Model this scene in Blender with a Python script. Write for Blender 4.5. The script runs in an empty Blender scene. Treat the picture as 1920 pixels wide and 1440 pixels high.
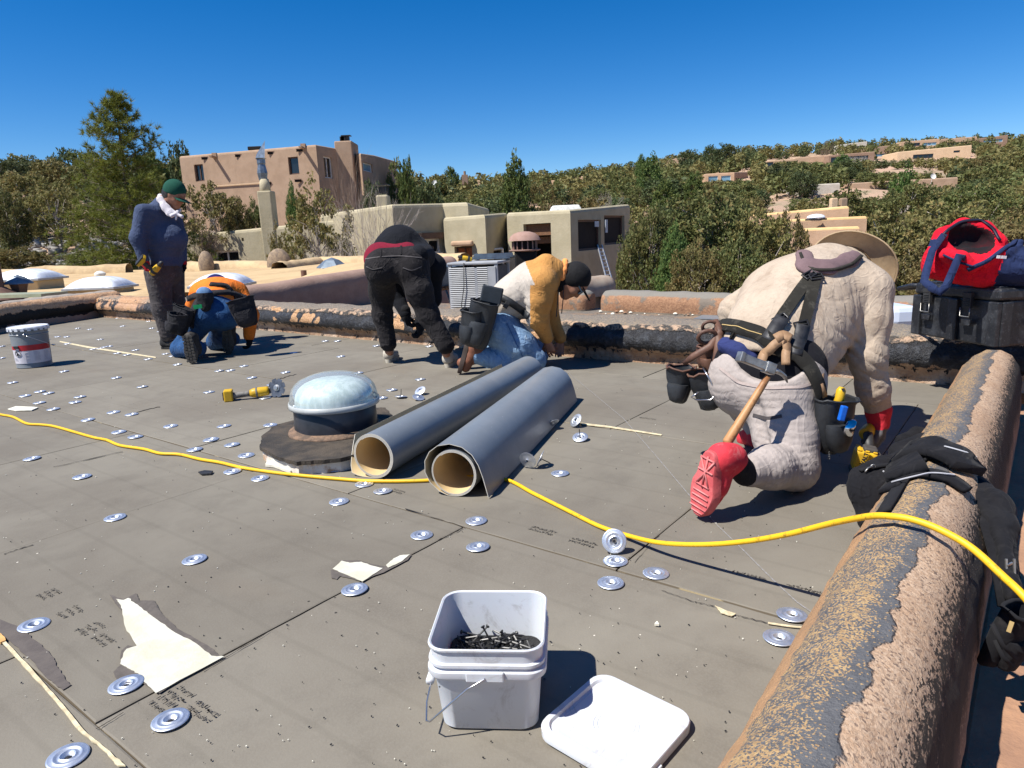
import bpy, math, random
import numpy as np
from mathutils import Vector, Matrix, noise as mnoise
from mathutils.bvhtree import BVHTree
random.seed(7); rng = np.random.default_rng(7)
S = bpy.context.scene; COL = S.collection
R = math.radians; PI = math.pi
# ---------------------------------------------------------------- camera, sky, sun, exposure
CAM_H, PITCH, ROLL, FPX = 0.97, R(12.0), R(2.4), 1300.0
_f = Vector((0, math.cos(PITCH), -math.sin(PITCH))); _u = Vector((0, math.sin(PITCH), math.cos(PITCH))); _r = Vector((1, 0, 0))
CR = _r * math.cos(ROLL) - _u * math.sin(ROLL); CU = _u * math.cos(ROLL) + _r * math.sin(ROLL); CF = _f
CO = Vector((0, 0, CAM_H))
cd = bpy.data.cameras.new('camera'); cam = bpy.data.objects.new('camera', cd); COL.objects.link(cam)
m3 = Matrix((CR, CU, -CF)).transposed()
cam.matrix_world = Matrix.Translation(CO) @ m3.to_4x4()
cd.sensor_width = 36; cd.lens = FPX / 1920 * 36; cd.clip_start = .05; cd.clip_end = 6000
S.camera = cam
SUN_EL, SHADOW_AZ = R(57), R(27)          # shadows fall towards +X, a little towards +Y
w = bpy.data.worlds.new('World'); S.world = w; w.use_nodes = True
nt = w.node_tree; nt.nodes.clear()
sky = nt.nodes.new('ShaderNodeTexSky'); sky.sky_type = 'NISHITA'; sky.sun_disc = False
sky.sun_elevation = SUN_EL; sky.sun_rotation = R(270) - SHADOW_AZ
sky.altitude = 2100; sky.air_density = 1.0; sky.dust_density = 0.25; sky.ozone_density = 3.2
bg = nt.nodes.new('ShaderNodeBackground'); bg.inputs[1].default_value = 0.082
wo = nt.nodes.new('ShaderNodeOutputWorld')
hs0 = nt.nodes.new('ShaderNodeHueSaturation'); hs0.inputs['Saturation'].default_value = 1.42; hs0.inputs['Hue'].default_value = .506   # the phone's saturated rendering of the high-altitude sky
nt.links.new(sky.outputs[0], hs0.inputs['Color']); nt.links.new(hs0.outputs[0], bg.inputs[0]); nt.links.new(bg.outputs[0], wo.inputs[0])
sl = bpy.data.lights.new('sun', 'SUN'); sl.energy = 4.9; sl.angle = R(.53); sl.color = (1.0, .955, .89)
so = bpy.data.objects.new('sun', sl); COL.objects.link(so)
SD = Vector((math.cos(SHADOW_AZ) * math.cos(SUN_EL), math.sin(SHADOW_AZ) * math.cos(SUN_EL), -math.sin(SUN_EL)))
so.rotation_euler = SD.to_track_quat('-Z', 'Y').to_euler(); so.location = (0, 0, 30)
S.view_settings.view_transform = 'Standard'; S.view_settings.look = 'None'
S.view_settings.exposure = 0.72; S.view_settings.gamma = 1; S.view_settings.use_curve_mapping = False
S.cycles.max_bounces = 6; S.cycles.transparent_max_bounces = 8
S.cycles.use_denoising = True
# ---------------------------------------------------------------- geometry helpers
def ray(px, py): return (CR * (px - 960) / FPX + CU * (720 - py) / FPX + CF)
def G(px, py, z=0.0):
    d = ray(px, py); return CO + d * ((z - CO.z) / d.z)
def J(px, py, Y):
    d = ray(px, py); return CO + d * (Y / d.y)
def ppx(p):
    d = Vector(p) - CO; z = d.dot(CF); return 960 + FPX * d.dot(CR) / z, 720 - FPX * d.dot(CU) / z
UA = R(52.46); U = Vector((math.cos(UA), math.sin(UA), 0)); V = Vector((-math.sin(UA), math.cos(UA), 0))
def UV(u, v, z=0): return U * u + V * v + Vector((0, 0, z))
ORG = {}
def org(o):
    return ORG.get(o.name, Vector((0, 0, 0))) if o else Vector((0, 0, 0))
def props(o, label=None, cat=None, group=None, kind=None):
    if label: o['label'] = label
    if cat: o['category'] = cat
    if group: o['group'] = group
    if kind: o['kind'] = kind
    return o
def empty(name, loc, label=None, cat=None, group=None, kind=None):
    o = bpy.data.objects.new(name, None); COL.objects.link(o); o.location = loc; o.empty_display_size = .1
    ORG[o.name] = Vector(loc); return props(o, label, cat, group, kind)
def copy_tree(o, parent=None):
    c = o.copy(); COL.objects.link(c)
    if parent: c.parent = parent
    for ch in list(o.children): copy_tree(ch, c)
    return c
class MB:
    def __init__(s): s.v = []; s.f = []; s.m = []
    def add(s, vs, fs, mi=0):
        b = len(s.v); s.v += [tuple(p) for p in vs]; s.f += [tuple(b + i for i in f) for f in fs]; s.m += [mi] * len(fs); return s
    def box(s, c, size, rot=None, mi=0, taper=1.0):
        c = Vector(c); x, y, z = [q / 2 for q in size]; M = rot if rot else Matrix.Identity(3); vs = []
        for sz in (-1, 1):
            t = taper if sz > 0 else 1
            for sx, sy in ((-1, -1), (1, -1), (1, 1), (-1, 1)): vs.append(c + M @ Vector((sx * x * t, sy * y * t, sz * z)))
        return s.add(vs, [(3, 2, 1, 0), (4, 5, 6, 7), (0, 1, 5, 4), (1, 2, 6, 5), (2, 3, 7, 6), (3, 0, 4, 7)], mi)
    def tube(s, pts, rad, seg=8, cap=True, mi=0, flat=None):
        pts = [Vector(p) for p in pts]; n = len(pts)
        if not hasattr(rad, '__len__'): rad = [rad] * n
        t0 = (pts[1] - pts[0]).normalized(); a = Vector((0, 0, 1)) if abs(t0.z) < .9 else Vector((1, 0, 0))
        nrm = (a - t0 * a.dot(t0)).normalized(); vs = []; fs = []
        for i, p in enumerate(pts):
            t = (pts[min(i + 1, n - 1)] - pts[max(i - 1, 0)]).normalized()
            nrm = (nrm - t * nrm.dot(t)).normalized(); b = t.cross(nrm)
            for k in range(seg):
                q = 2 * PI * k / seg; vs.append(p + (nrm * math.cos(q) * (flat or 1) + b * math.sin(q)) * rad[i])
        for i in range(n - 1):
            for k in range(seg):
                k2 = (k + 1) % seg; fs.append((i * seg + k, i * seg + k2, (i + 1) * seg + k2, (i + 1) * seg + k))
        if cap: fs.append(tuple(range(seg))[::-1]); fs.append(tuple((n - 1) * seg + k for k in range(seg)))
        return s.add(vs, fs, mi)
    def lathe(s, prof, c=(0, 0, 0), rot=None, seg=24, mi=0, closed=False, wob=0):
        c = Vector(c); M = rot if rot else Matrix.Identity(3); vs = []; fs = []; n = len(prof)
        for (r, z) in prof:
            for k in range(seg):
                q = 2 * PI * k / seg; rr = r * (1 + wob * math.sin(3 * q + z * 40) + wob * math.sin(7 * q))
                vs.append(c + M @ Vector((rr * math.cos(q), rr * math.sin(q), z)))
        for i in range(n - 1):
            for k in range(seg):
                k2 = (k + 1) % seg; fs.append((i * seg + k, i * seg + k2, (i + 1) * seg + k2, (i + 1) * seg + k))
        if not closed: fs.append(tuple(range(seg))[::-1]); fs.append(tuple((n - 1) * seg + k for k in range(seg)))
        return s.add(vs, fs, mi)
    def prism(s, poly, z0, z1, mi=0):
        n = len(poly); vs = [(p[0], p[1], z0) for p in poly] + [(p[0], p[1], z1) for p in poly]
        fs = [tuple(range(n))[::-1], tuple(range(n, 2 * n))] + [(i, (i + 1) % n, n + (i + 1) % n, n + i) for i in range(n)]
        return s.add(vs, fs, mi)
    def grid(s, fn, nu, nv, mi=0, flip=False, wrapu=False):
        vs = [fn(i / (nu if not wrapu else nu), j / nv) for j in range(nv + 1) for i in range(nu + 1)]; fs = []
        for j in range(nv):
            for i in range(nu):
                a = j * (nu + 1) + i; q = (a, a + 1, a + nu + 2, a + nu + 1); fs.append(q[::-1] if flip else q)
        return s.add(vs, fs, mi)
    def ribbon(s, pts, nrm, w, th=.004, mi=0):
        pts = [Vector(p) for p in pts]; n = len(pts); vs = []; fs = []
        if not hasattr(w, '__len__'): w = [w] * n
        for i, p in enumerate(pts):
            t = (pts[min(i + 1, n - 1)] - pts[max(i - 1, 0)]).normalized(); N = Vector(nrm[i]).normalized() if hasattr(nrm[0], '__len__') else Vector(nrm)
            b = t.cross(N).normalized(); N2 = b.cross(t).normalized()
            for (a, c) in ((-1, 0), (1, 0), (1, 1), (-1, 1)): vs.append(p + b * a * w[i] / 2 + N2 * th * c)
        for i in range(n - 1):
            for k in range(4): k2 = (k + 1) % 4; fs.append((i * 4 + k, i * 4 + k2, i * 4 + 4 + k2, i * 4 + 4 + k))
        fs += [(3, 2, 1, 0), tuple((n - 1) * 4 + k for k in range(4))]
        return s.add(vs, fs, mi)
    def sphere(s, c, r, seg=12, ring=8, rot=None, mi=0):
        c = Vector(c); rr = r if hasattr(r, '__len__') else (r, r, r); M = rot if rot else Matrix.Identity(3)
        def fn(a, b):
            th = 2 * PI * a; ph = PI * (b - .5); q = math.cos(ph) if 0 < b < 1 else 0.0008
            return c + M @ Vector((rr[0] * q * math.cos(th), rr[1] * q * math.sin(th), rr[2] * math.sin(ph)))
        return s.grid(fn, seg, ring, mi)
def finish(name, me, mats, parent, smooth, auto, bevel, o0, subsurf=0, nb=2):
    for m in (mats if isinstance(mats, (list, tuple)) else [mats]): me.materials.append(m)
    o = bpy.data.objects.new(name, me); COL.objects.link(o)
    ORG[o.name] = o0
    if parent: o.parent = parent; o.location = o0 - org(parent)
    else: o.location = o0
    if smooth: me.shade_smooth()
    if bevel:
        b = o.modifiers.new('bevel', 'BEVEL'); b.width = bevel; b.segments = nb; b.limit_method = 'ANGLE'; b.angle_limit = R(40)
    if subsurf:
        b = o.modifiers.new('sub', 'SUBSURF'); b.levels = subsurf; b.render_levels = subsurf
    if auto and smooth: me.set_sharp_from_angle(angle=R(auto))
    return o
def obj(name, mb, mats, parent=None, smooth=False, auto=None, bevel=0, label=None, cat=None, group=None, kind=None, origin=None, subsurf=0, nb=2):
    vs = mb.v
    if origin is None:
        if parent: origin = org(parent)
        else:
            a = np.array(vs); origin = Vector(((a[:, 0].min() + a[:, 0].max()) / 2, (a[:, 1].min() + a[:, 1].max()) / 2, a[:, 2].min()))
    origin = Vector(origin)
    me = bpy.data.meshes.new(name); me.from_pydata([(p[0] - origin.x, p[1] - origin.y, p[2] - origin.z) for p in vs], [], mb.f)
    if any(mb.m): me.polygons.foreach_set('material_index', mb.m)
    me.update()
    return props(finish(name, me, mats, parent, smooth, auto, bevel, origin, subsurf, nb), label, cat, group, kind)
def npobj(name, Vv, F, mats, parent=None, smooth=False, midx=None, origin=None, **kw):
    Vv = np.asarray(Vv, np.float32); F = np.asarray(F, np.int32)
    if origin is None: origin = org(parent) if parent else Vector((float(Vv[:, 0].mean()), float(Vv[:, 1].mean()), float(Vv[:, 2].min())))
    origin = Vector(origin); Vv = Vv - np.array(origin, np.float32)
    k = F.shape[1]; me = bpy.data.meshes.new(name)
    me.vertices.add(len(Vv)); me.vertices.foreach_set('co', Vv.ravel()); me.loops.add(F.size); me.loops.foreach_set('vertex_index', F.ravel())
    me.polygons.add(len(F)); me.polygons.foreach_set('loop_start', np.arange(0, F.size, k, dtype=np.int32))
    if midx is not None: me.polygons.foreach_set('material_index', np.asarray(midx, np.int32))
    me.update(calc_edges=True); me.validate()
    return props(finish(name, me, mats, parent, smooth, None, 0, origin), **kw)
# ---------------------------------------------------------------- materials
def lin(c):
    return tuple(((x / 255) / 12.92 if x / 255 <= .04045 else ((x / 255 + .055) / 1.055) ** 2.4) for x in c)
class N:
    def __init__(s, name):
        s.m = bpy.data.materials.new(name); s.m.use_nodes = True; s.t = s.m.node_tree; s.b = s.t.nodes['Principled BSDF']; s.tc = None
    def n(s, t, **kw):
        x = s.t.nodes.new(t)
        for k, v in kw.items(): setattr(x, k, v)
        return x
    def l(s, a, b): s.t.links.new(a, b)
    def co(s, kind='Object'):
        if not s.tc: s.tc = s.n('ShaderNodeTexCoord')
        return s.tc.outputs[kind]
    def noise(s, scale, detail=4, rough=.6, vec=None, dist=0):
        x = s.n('ShaderNodeTexNoise'); x.inputs['Scale'].default_value = scale; x.inputs['Detail'].default_value = detail; x.inputs['Roughness'].default_value = rough; x.inputs['Distortion'].default_value = dist
        s.l(vec if vec is not None else s.co(), x.inputs['Vector']); return x.outputs['Fac']
    def vor(s, scale, feat='F1', out='Distance', vec=None, rnd=1):
        x = s.n('ShaderNodeTexVoronoi', feature=feat); x.inputs['Scale'].default_value = scale; x.inputs['Randomness'].default_value = rnd
        s.l(vec if vec is not None else s.co(), x.inputs['Vector']); return x.outputs[out]
    def math(s, op, a, b=None, c=None, clamp=False):
        x = s.n('ShaderNodeMath', operation=op, use_clamp=clamp)
        for i, q in enumerate((a, b, c)):
            if q is None: continue
            if isinstance(q, (int, float)): x.inputs[i].default_value = q
            else: s.l(q, x.inputs[i])
        return x.outputs[0]
    def ss(s, a, lo, hi):
        x = s.n('ShaderNodeMapRange', interpolation_type='SMOOTHSTEP'); s.l(a, x.inputs[0]); x.inputs[1].default_value = lo; x.inputs[2].default_value = hi; return x.outputs[0]
    def mix(s, f, a, b):
        x = s.n('ShaderNodeMix', data_type='RGBA')
        for i, q in ((0, f), (6, a), (7, b)):
            if isinstance(q, (int, float)): x.inputs[i].default_value = q
            elif isinstance(q, tuple): x.inputs[i].default_value = (*q[:3], 1)
            else: s.l(q, x.inputs[i])
        return x.outputs[2]
    def map(s, vec, rot=(0, 0, 0), scale=(1, 1, 1), loc=(0, 0, 0)):
        x = s.n('ShaderNodeMapping'); s.l(vec, x.inputs[0]); x.inputs['Rotation'].default_value = rot; x.inputs['Scale'].default_value = scale; x.inputs['Location'].default_value = loc; return x.outputs[0]
    def sep(s, vec):
        x = s.n('ShaderNodeSeparateXYZ'); s.l(vec, x.inputs[0]); return x.outputs
    def col(s, c):
        i = s.b.inputs['Base Color']
        if isinstance(c, tuple): i.default_value = (*c[:3], 1)
        else: s.l(c, i)
    def set(s, **kw):
        nm = dict(rough='Roughness', metal='Metallic', spec='Specular IOR Level', trans='Transmission Weight', ior='IOR', alpha='Alpha', coat='Coat Weight', sheen='Sheen Weight')
        for k, v in kw.items():
            i = s.b.inputs[nm[k]]
            if isinstance(v, (int, float)): i.default_value = v
            else: s.l(v, i)
    def bump(s, h, strength=.5, dist=.01):
        prev = s.b.inputs['Normal'].links[0].from_socket if s.b.inputs['Normal'].links else None
        x = s.n('ShaderNodeBump'); x.inputs['Strength'].default_value = strength; x.inputs['Distance'].default_value = dist; s.l(h, x.inputs['Height'])
        if prev: s.l(prev, x.inputs['Normal'])
        s.l(x.outputs[0], s.b.inputs['Normal'])
_M = {}
def mat(name, c, c2=None, rough=.8, vs=6, bump=0, bs=60, bd=.004, metal=0, spec=.35, lo=.35, hi=.65, objrand=0):
    if name in _M: return _M[name]
    x = N(name); c2 = c2 or tuple(q * .75 for q in c)
    f = x.ss(x.noise(vs, 6, .65), lo, hi); cc = x.mix(f, c, c2)
    if objrand:
        oi = x.n('ShaderNodeObjectInfo'); hs = x.n('ShaderNodeHueSaturation'); x.l(cc, hs.inputs['Color'])
        x.l(x.math('ADD', x.math('MULTIPLY', oi.outputs['Random'], objrand), 1 - objrand / 2), hs.inputs['Value']); cc = hs.outputs[0]
    x.col(cc); x.set(rough=rough, metal=metal, spec=spec)
    if bump: x.bump(x.noise(bs, 5, .7), bump, bd)
    _M[name] = x.m; return x.m
def cloth(name, c, c2=None, weave=900, fold=.5, dirt=None, rough=.9, sheen=.02, fs=9):
    if name in _M: return _M[name]
    x = N(name); f = x.ss(x.noise(7, 6, .7), .35, .7); cc = x.mix(f, c, c2 or tuple(q * .8 for q in c))
    f2 = x.ss(x.noise(60, 4, .8), .45, .75); cc = x.mix(x.math('MULTIPLY', f2, .35), cc, tuple(q * .55 for q in c))
    if dirt: cc = x.mix(x.math('MULTIPLY', x.ss(x.noise(14, 5, .75, dist=.8), .52, .72), .6), cc, dirt)
    x.col(cc); x.set(rough=rough, spec=.15, sheen=sheen)
    x.bump(x.noise(weave * .4, 2, .5), .10, .001); x.bump(x.noise(fs, 2, .45, dist=.9), fold * .45, .02); x.bump(x.noise(fs * 2.6, 2, .4, dist=2.2), fold * .22, .006)
    for sc_, lc in ((fs * .55, 0), (fs * 1.0, 7)):      # long thin creases
        rg = x.math('ABSOLUTE', x.math('SUBTRACT', x.noise(sc_, 2, .45, x.map(x.co(), loc=(lc, lc, 0), scale=(1, 1, .7)), 1.6), .5)); x.bump(x.ss(rg, .06, .0), fold * .4, .006)
    _M[name] = x.m; return x.m
# ================================================================ THE ROOF
def pos(x): return x.n('ShaderNodeNewGeometry').outputs['Position']
def m_board():
    x = N('board_facer'); c = x.co()
    big = x.noise(.9, 5, .65, dist=.6); mid = x.noise(5, 6, .7); fine = x.noise(170, 3, .7)
    a = x.mix(x.ss(big, .3, .7), (.146, .129, .103), (.200, .183, .148))
    a = x.mix(x.math('MULTIPLY', x.ss(mid, .45, .7), .3), a, (0.096, 0.084, 0.068))
    a = x.mix(x.math('MULTIPLY', x.ss(fine, .4, .7), .42), a, (0.186, 0.171, 0.142))
    w = x.math('SINE', x.math('ADD', x.math('MULTIPLY', x.sep(c)[0], 36.0), x.math('MULTIPLY', x.noise(1.6, 2), 1.2)))
    a = x.mix(x.math('MULTIPLY', x.ss(w, .93, 1.0), .13), a, (0.087, 0.078, 0.06))
    st = x.noise(2.3, 4, .6, x.map(c, scale=(1, .35, 1))); a = x.mix(x.math('MULTIPLY', x.ss(st, .58, .75), .35), a, (0.174, 0.145, 0.110))
    dk = x.vor(17); sz = x.noise(3.1, 3); a = x.mix(x.math('MULTIPLY', x.math('LESS_THAN', dk, x.math('MULTIPLY', x.ss(sz, .45, .75), .1)), .9), a, (.02, .018, .015))
    wh = x.vor(26, vec=x.map(c, loc=(4, 3, 2))); a = x.mix(x.math('LESS_THAN', wh, x.math('MULTIPLY', x.ss(x.noise(1.7, 3, vec=x.map(c, loc=(9, 1, 0))), .52, .8), .1)), a, (.62, .58, .5))
    oi = x.n('ShaderNodeObjectInfo'); hs = x.n('ShaderNodeHueSaturation'); x.l(a, hs.inputs['Color']); x.l(x.math('ADD', x.math('MULTIPLY', oi.outputs['Random'], .14), .93), hs.inputs['Value'])
    x.col(hs.outputs[0]); x.set(rough=.75, spec=.25)
    x.bump(fine, .35, .002); x.bump(mid, .3, .004); x.bump(w, .12, .003); return x.m
FACER = m_board()
FOAM = mat('foam_core', (.68, .62, .44), (.60, .52, .34), vs=9, bump=.4, bs=40)
FOAMW = mat('foam_exposed', (.56, .55, .47), (.48, .46, .36), vs=8, bump=.5, bs=60, bd=.003)
GAPM = mat('deck_gap', (.04, .034, .028), (.10, .085, .06), vs=9, lo=.5, hi=.6)
roof = bpy.data.objects.new('roof_deck', None)
mb = MB(); mb.box((1.1, 6.36, -.06), (7.6, 12.2, .06))
roof = obj('roof_deck', mb, GAPM, kind='structure', origin=(0, 0, 0)); roof.rotation_euler.z = UA
UB = [-2.65, -.75, .47, 1.66, 2.97, 4.19, 4.86]
OFFV = [1.1, .75, .31, .92, .47, .9]
SIDE = mat('board_side', (.16, .13, .09), (.40, .33, .2), vs=5, lo=.55, hi=.62)
rr = random.Random(3)
def edge_pts(a, b, n, jit):
    return [(a[0] + (b[0] - a[0]) * i / n + rr.uniform(-jit, jit), a[1] + (b[1] - a[1]) * i / n + rr.uniform(-jit, jit)) for i in range(n)]
for k in range(6):
    v0 = .3
    v = OFFV[k]; cuts = [.3]
    while v < 12.4:
        if v > .45: cuts.append(v)
        v += 1.2
    cuts.append(12.45)
    for a, b in zip(cuts, cuts[1:]):
        g = rr.uniform(.0012, .0035); u0, u1 = UB[k] + g, UB[k + 1] - g; a2, b2 = a + g, b - g
        poly = edge_pts((u0, a2), (u1, a2), 14, .0011) + edge_pts((u1, a2), (u1, b2), 14, .0011) + edge_pts((u1, b2), (u0, b2), 14, .0011) + edge_pts((u0, b2), (u0, a2), 14, .0011)
        mb = MB(); n = len(poly); dz = rr.uniform(-.0015, .0015)
        vs = [(p[0], p[1], -.03) for p in poly] + [(p[0], p[1], dz - .0015) for p in poly]
        cx, cy = (u0 + u1) / 2, (a2 + b2) / 2
        vs += [(cx + (p[0] - cx) * .993, cy + (p[1] - cy) * .993, dz) for p in poly]
        fs = [(i, (i + 1) % n, n + (i + 1) % n, n + i) for i in range(n)]; mi = [1] * n
        fs += [(n + i, n + (i + 1) % n, 2 * n + (i + 1) % n, 2 * n + i) for i in range(n)] + [tuple(range(2 * n, 3 * n))]; mi += [0] * (n + 1)
        mb.v = vs; mb.f = fs; mb.m = mi
        obj('insulation_board', mb, [FACER, SIDE], roof, origin=(0, 0, 0))
def to_roof(o):     # world-built piece becomes a child of the rotated deck
    o.parent = roof; o.rotation_euler.z = -UA; l = Vector(o.location); o.location = Matrix.Rotation(-UA, 3, 'Z') @ l
def sheet(name, pix, mats, z=.003, th=.0016, jit=.0, sub=6, parent_roof=True):
    pts = [G(px, py) for px, py in pix]; out = []
    for i, p in enumerate(pts):
        q = pts[(i + 1) % len(pts)]; L = (q - p).length; m = max(1, min(sub, int(L / .008)))
        for t in range(m):
            s = p.lerp(q, t / m); j = jit if t else 0; out.append((s.x + rr.uniform(-j, j), s.y + rr.uniform(-j, j)))
    mb = MB(); mb.prism(out, z, z + th); o = obj(name, mb, mats)
    if parent_roof: to_roof(o)
    return o
TORN = mat('torn_facer', (.085, .075, .066), (.115, .10, .088), vs=30, bump=.3, bs=80, rough=.9)
sheet('torn_facer', [(206, 1117), (232, 1125), (256, 1114), (262, 1128), (290, 1128), (304, 1152), (330, 1178), (372, 1202), (395, 1216), (418, 1236), (400, 1240), (300, 1302), (270, 1284), (220, 1280), (213, 1262), (225, 1250), (228, 1222), (240, 1212), (256, 1214), (232, 1150), (222, 1140)], TORN, .0022, .0012, .0012)
sheet('exposed_foam', [(218, 1126), (232, 1128), (241, 1124), (262, 1140), (288, 1160), (330, 1190), (362, 1206), (397, 1233), (421, 1234), (293, 1303), (271, 1282), (262, 1268), (240, 1256), (226, 1248), (232, 1228), (238, 1220), (257, 1214), (236, 1180), (230, 1150), (226, 1136)], FOAMW, .004, .0012, .0016)
sheet('torn_facer', [(0, 1163), (48, 1182), (62, 1200), (78, 1210), (102, 1236), (108, 1252), (122, 1275), (134, 1286), (118, 1296), (90, 1275), (60, 1240), (20, 1205), (0, 1190)], mat('damp_facer', (.08, .068, .062), (.105, .09, .08), vs=20, bump=.2, bs=90), .0022, .0012, .002)
sheet('torn_facer', [(620, 1072), (642, 1052), (672, 1052), (700, 1060), (722, 1064), (745, 1044), (772, 1042), (764, 1052), (720, 1075), (700, 1082), (680, 1092), (664, 1088), (638, 1082), (632, 1088), (622, 1086)], TORN, .0022, .0012, .0012)
sheet('exposed_foam', [(624, 1069), (641, 1054), (656, 1058), (678, 1056), (700, 1064), (718, 1068), (680, 1093), (650, 1080)], FOAMW, .004, .0012, .0014)
sheet('exposed_foam', [(724, 1062), (738, 1050), (750, 1044), (769, 1042), (752, 1056), (728, 1067)], FOAMW, .004, .0012, .001)
FL = mat('foam_seam', (.66, .58, .38), (.45, .38, .24), vs=40, bump=.5, bs=70)
sheet('foam_strip', [(1078, 793), (1140, 800), (1241, 816), (1240, 818), (1140, 803), (1078, 796)], FL, .003, .002, .0006)
sheet('foam_strip', [(112, 640), (165, 650), (292, 670), (292, 672), (165, 653), (112, 642)], FL, .003, .002, .0006)
sheet('foam_strip', [(8, 1202), (60, 1257), (110, 1315), (160, 1375), (200, 1408), (236, 1440), (222, 1440), (196, 1412), (152, 1377), (104, 1318), (54, 1262), (4, 1208)], FL, .003, .003, .001)
sheet('foam_chunk', [(0, 1192), (10, 1200), (12, 1206), (2, 1210), (-8, 1206)], mat('foam_orange', (.6, .36, .14), (.5, .28, .1), vs=40), .003, .006, .001)
sheet('foam_strip', [(1340, 1138), (1362, 1148), (1380, 1153), (1372, 1158), (1352, 1152)], FL, .003, .002, .001)
sheet('foam_strip', [(1440, 1169), (1480, 1175), (1522, 1180), (1522, 1182), (1480, 1178), (1440, 1172)], FL, .003, .0015, .0006)
# dark crack dashes along worn seams
CR_M = mat('crack', (.035, .03, .025))
for a, b in [((1240, 1108), (1300, 1129)), ((1300, 1129), (1345, 1140)), ((180, 1369), (232, 1338)), ((380, 1260), (505, 1186)), ((822, 1014), (868, 992)), ((8, 1040), (62, 1022)), ((240, 778), (300, 763)), ((520, 712), (556, 702)), ((300, 635), (340, 628)), ((760, 955), (872, 990)), ((1190, 1056), (1236, 1005)), ((1382, 1155), (1440, 1170)), ((100, 876), (230, 848))]:
    n = 10; p = []; q = []
    for i in range(n + 1):
        t = i / n; x, y = a[0] + (b[0] - a[0]) * t, a[1] + (b[1] - a[1]) * t; e = rr.uniform(.2, 1.3); jy = rr.uniform(-.8, .8); p.append((x, y - e * .5 + jy)); q.append((x, y + e * .5 + jy))
    sheet('seam_crack', p + q[::-1], CR_M, .0025, .0005, 0, 1)
# chalk line and printed stamps
CH = mat('chalk', (.26, .255, .26), (.20, .19, .175), vs=60, lo=.4, hi=.55)
cl = [(1060, 695), (1115, 740), (1170, 786), (1230, 855), (1290, 926), (1345, 985), (1400, 1038), (1450, 1088), (1495, 1130), (1527, 1152)]
for i in range(len(cl) - 1): a, b = cl[i], cl[i + 1]; wd = .5 + i * .12; sheet('chalk_line', [(a[0], a[1]), (b[0], b[1]), (b[0] - wd, b[1] + wd), (a[0] - wd, a[1] + wd)], CH, .0026, .0004, 0, 1)
INK = mat('stamp_ink', (.10, .09, .075), (.15, .135, .11), vs=300)
def stamp(px, py, ang, n=6, s=.014, rows=2):
    c = G(px, py); mb = MB(); d = Vector((math.cos(ang), math.sin(ang), 0)); e = Vector((-d.y, d.x, 0))
    for r_ in range(rows):
        for i in range(n):
            o = c + d * (i * s * .9) + e * (-r_ * s * 1.7)
            for q in range(3):
                hz = rr.random() < .5; L = s * rr.uniform(.5, 1.1); ww = .0013
                oo = o + d * rr.uniform(-.3, .3) * s + e * rr.uniform(-.4, .4) * s; A = (e if hz else d) * L / 2; B = (d if hz else e) * ww
                mb.add([oo - A - B + Vector((0, 0, .0029)), oo - A + B + Vector((0, 0, .0029)), oo + A + B + Vector((0, 0, .0029)), oo + A - B + Vector((0, 0, .0029))], [(0, 1, 2, 3)])
    o = obj('stamp_print', mb, INK); to_roof(o)
for px, py, n, r_ in [(1000, 988, 9, 2), (1075, 1010, 9, 2), (1375, 1072, 9, 1), (1480, 1098, 9, 1), (100, 1105, 5, 3), (140, 1138, 5, 3), (178, 1168, 5, 3), (190, 1190, 7, 2), (335, 1290, 6, 4), (370, 1318, 8, 2), (740, 918, 6, 2), (1200, 783, 9, 1)]: stamp(px, py, UA - PI / 2, n, .012, r_)
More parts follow.
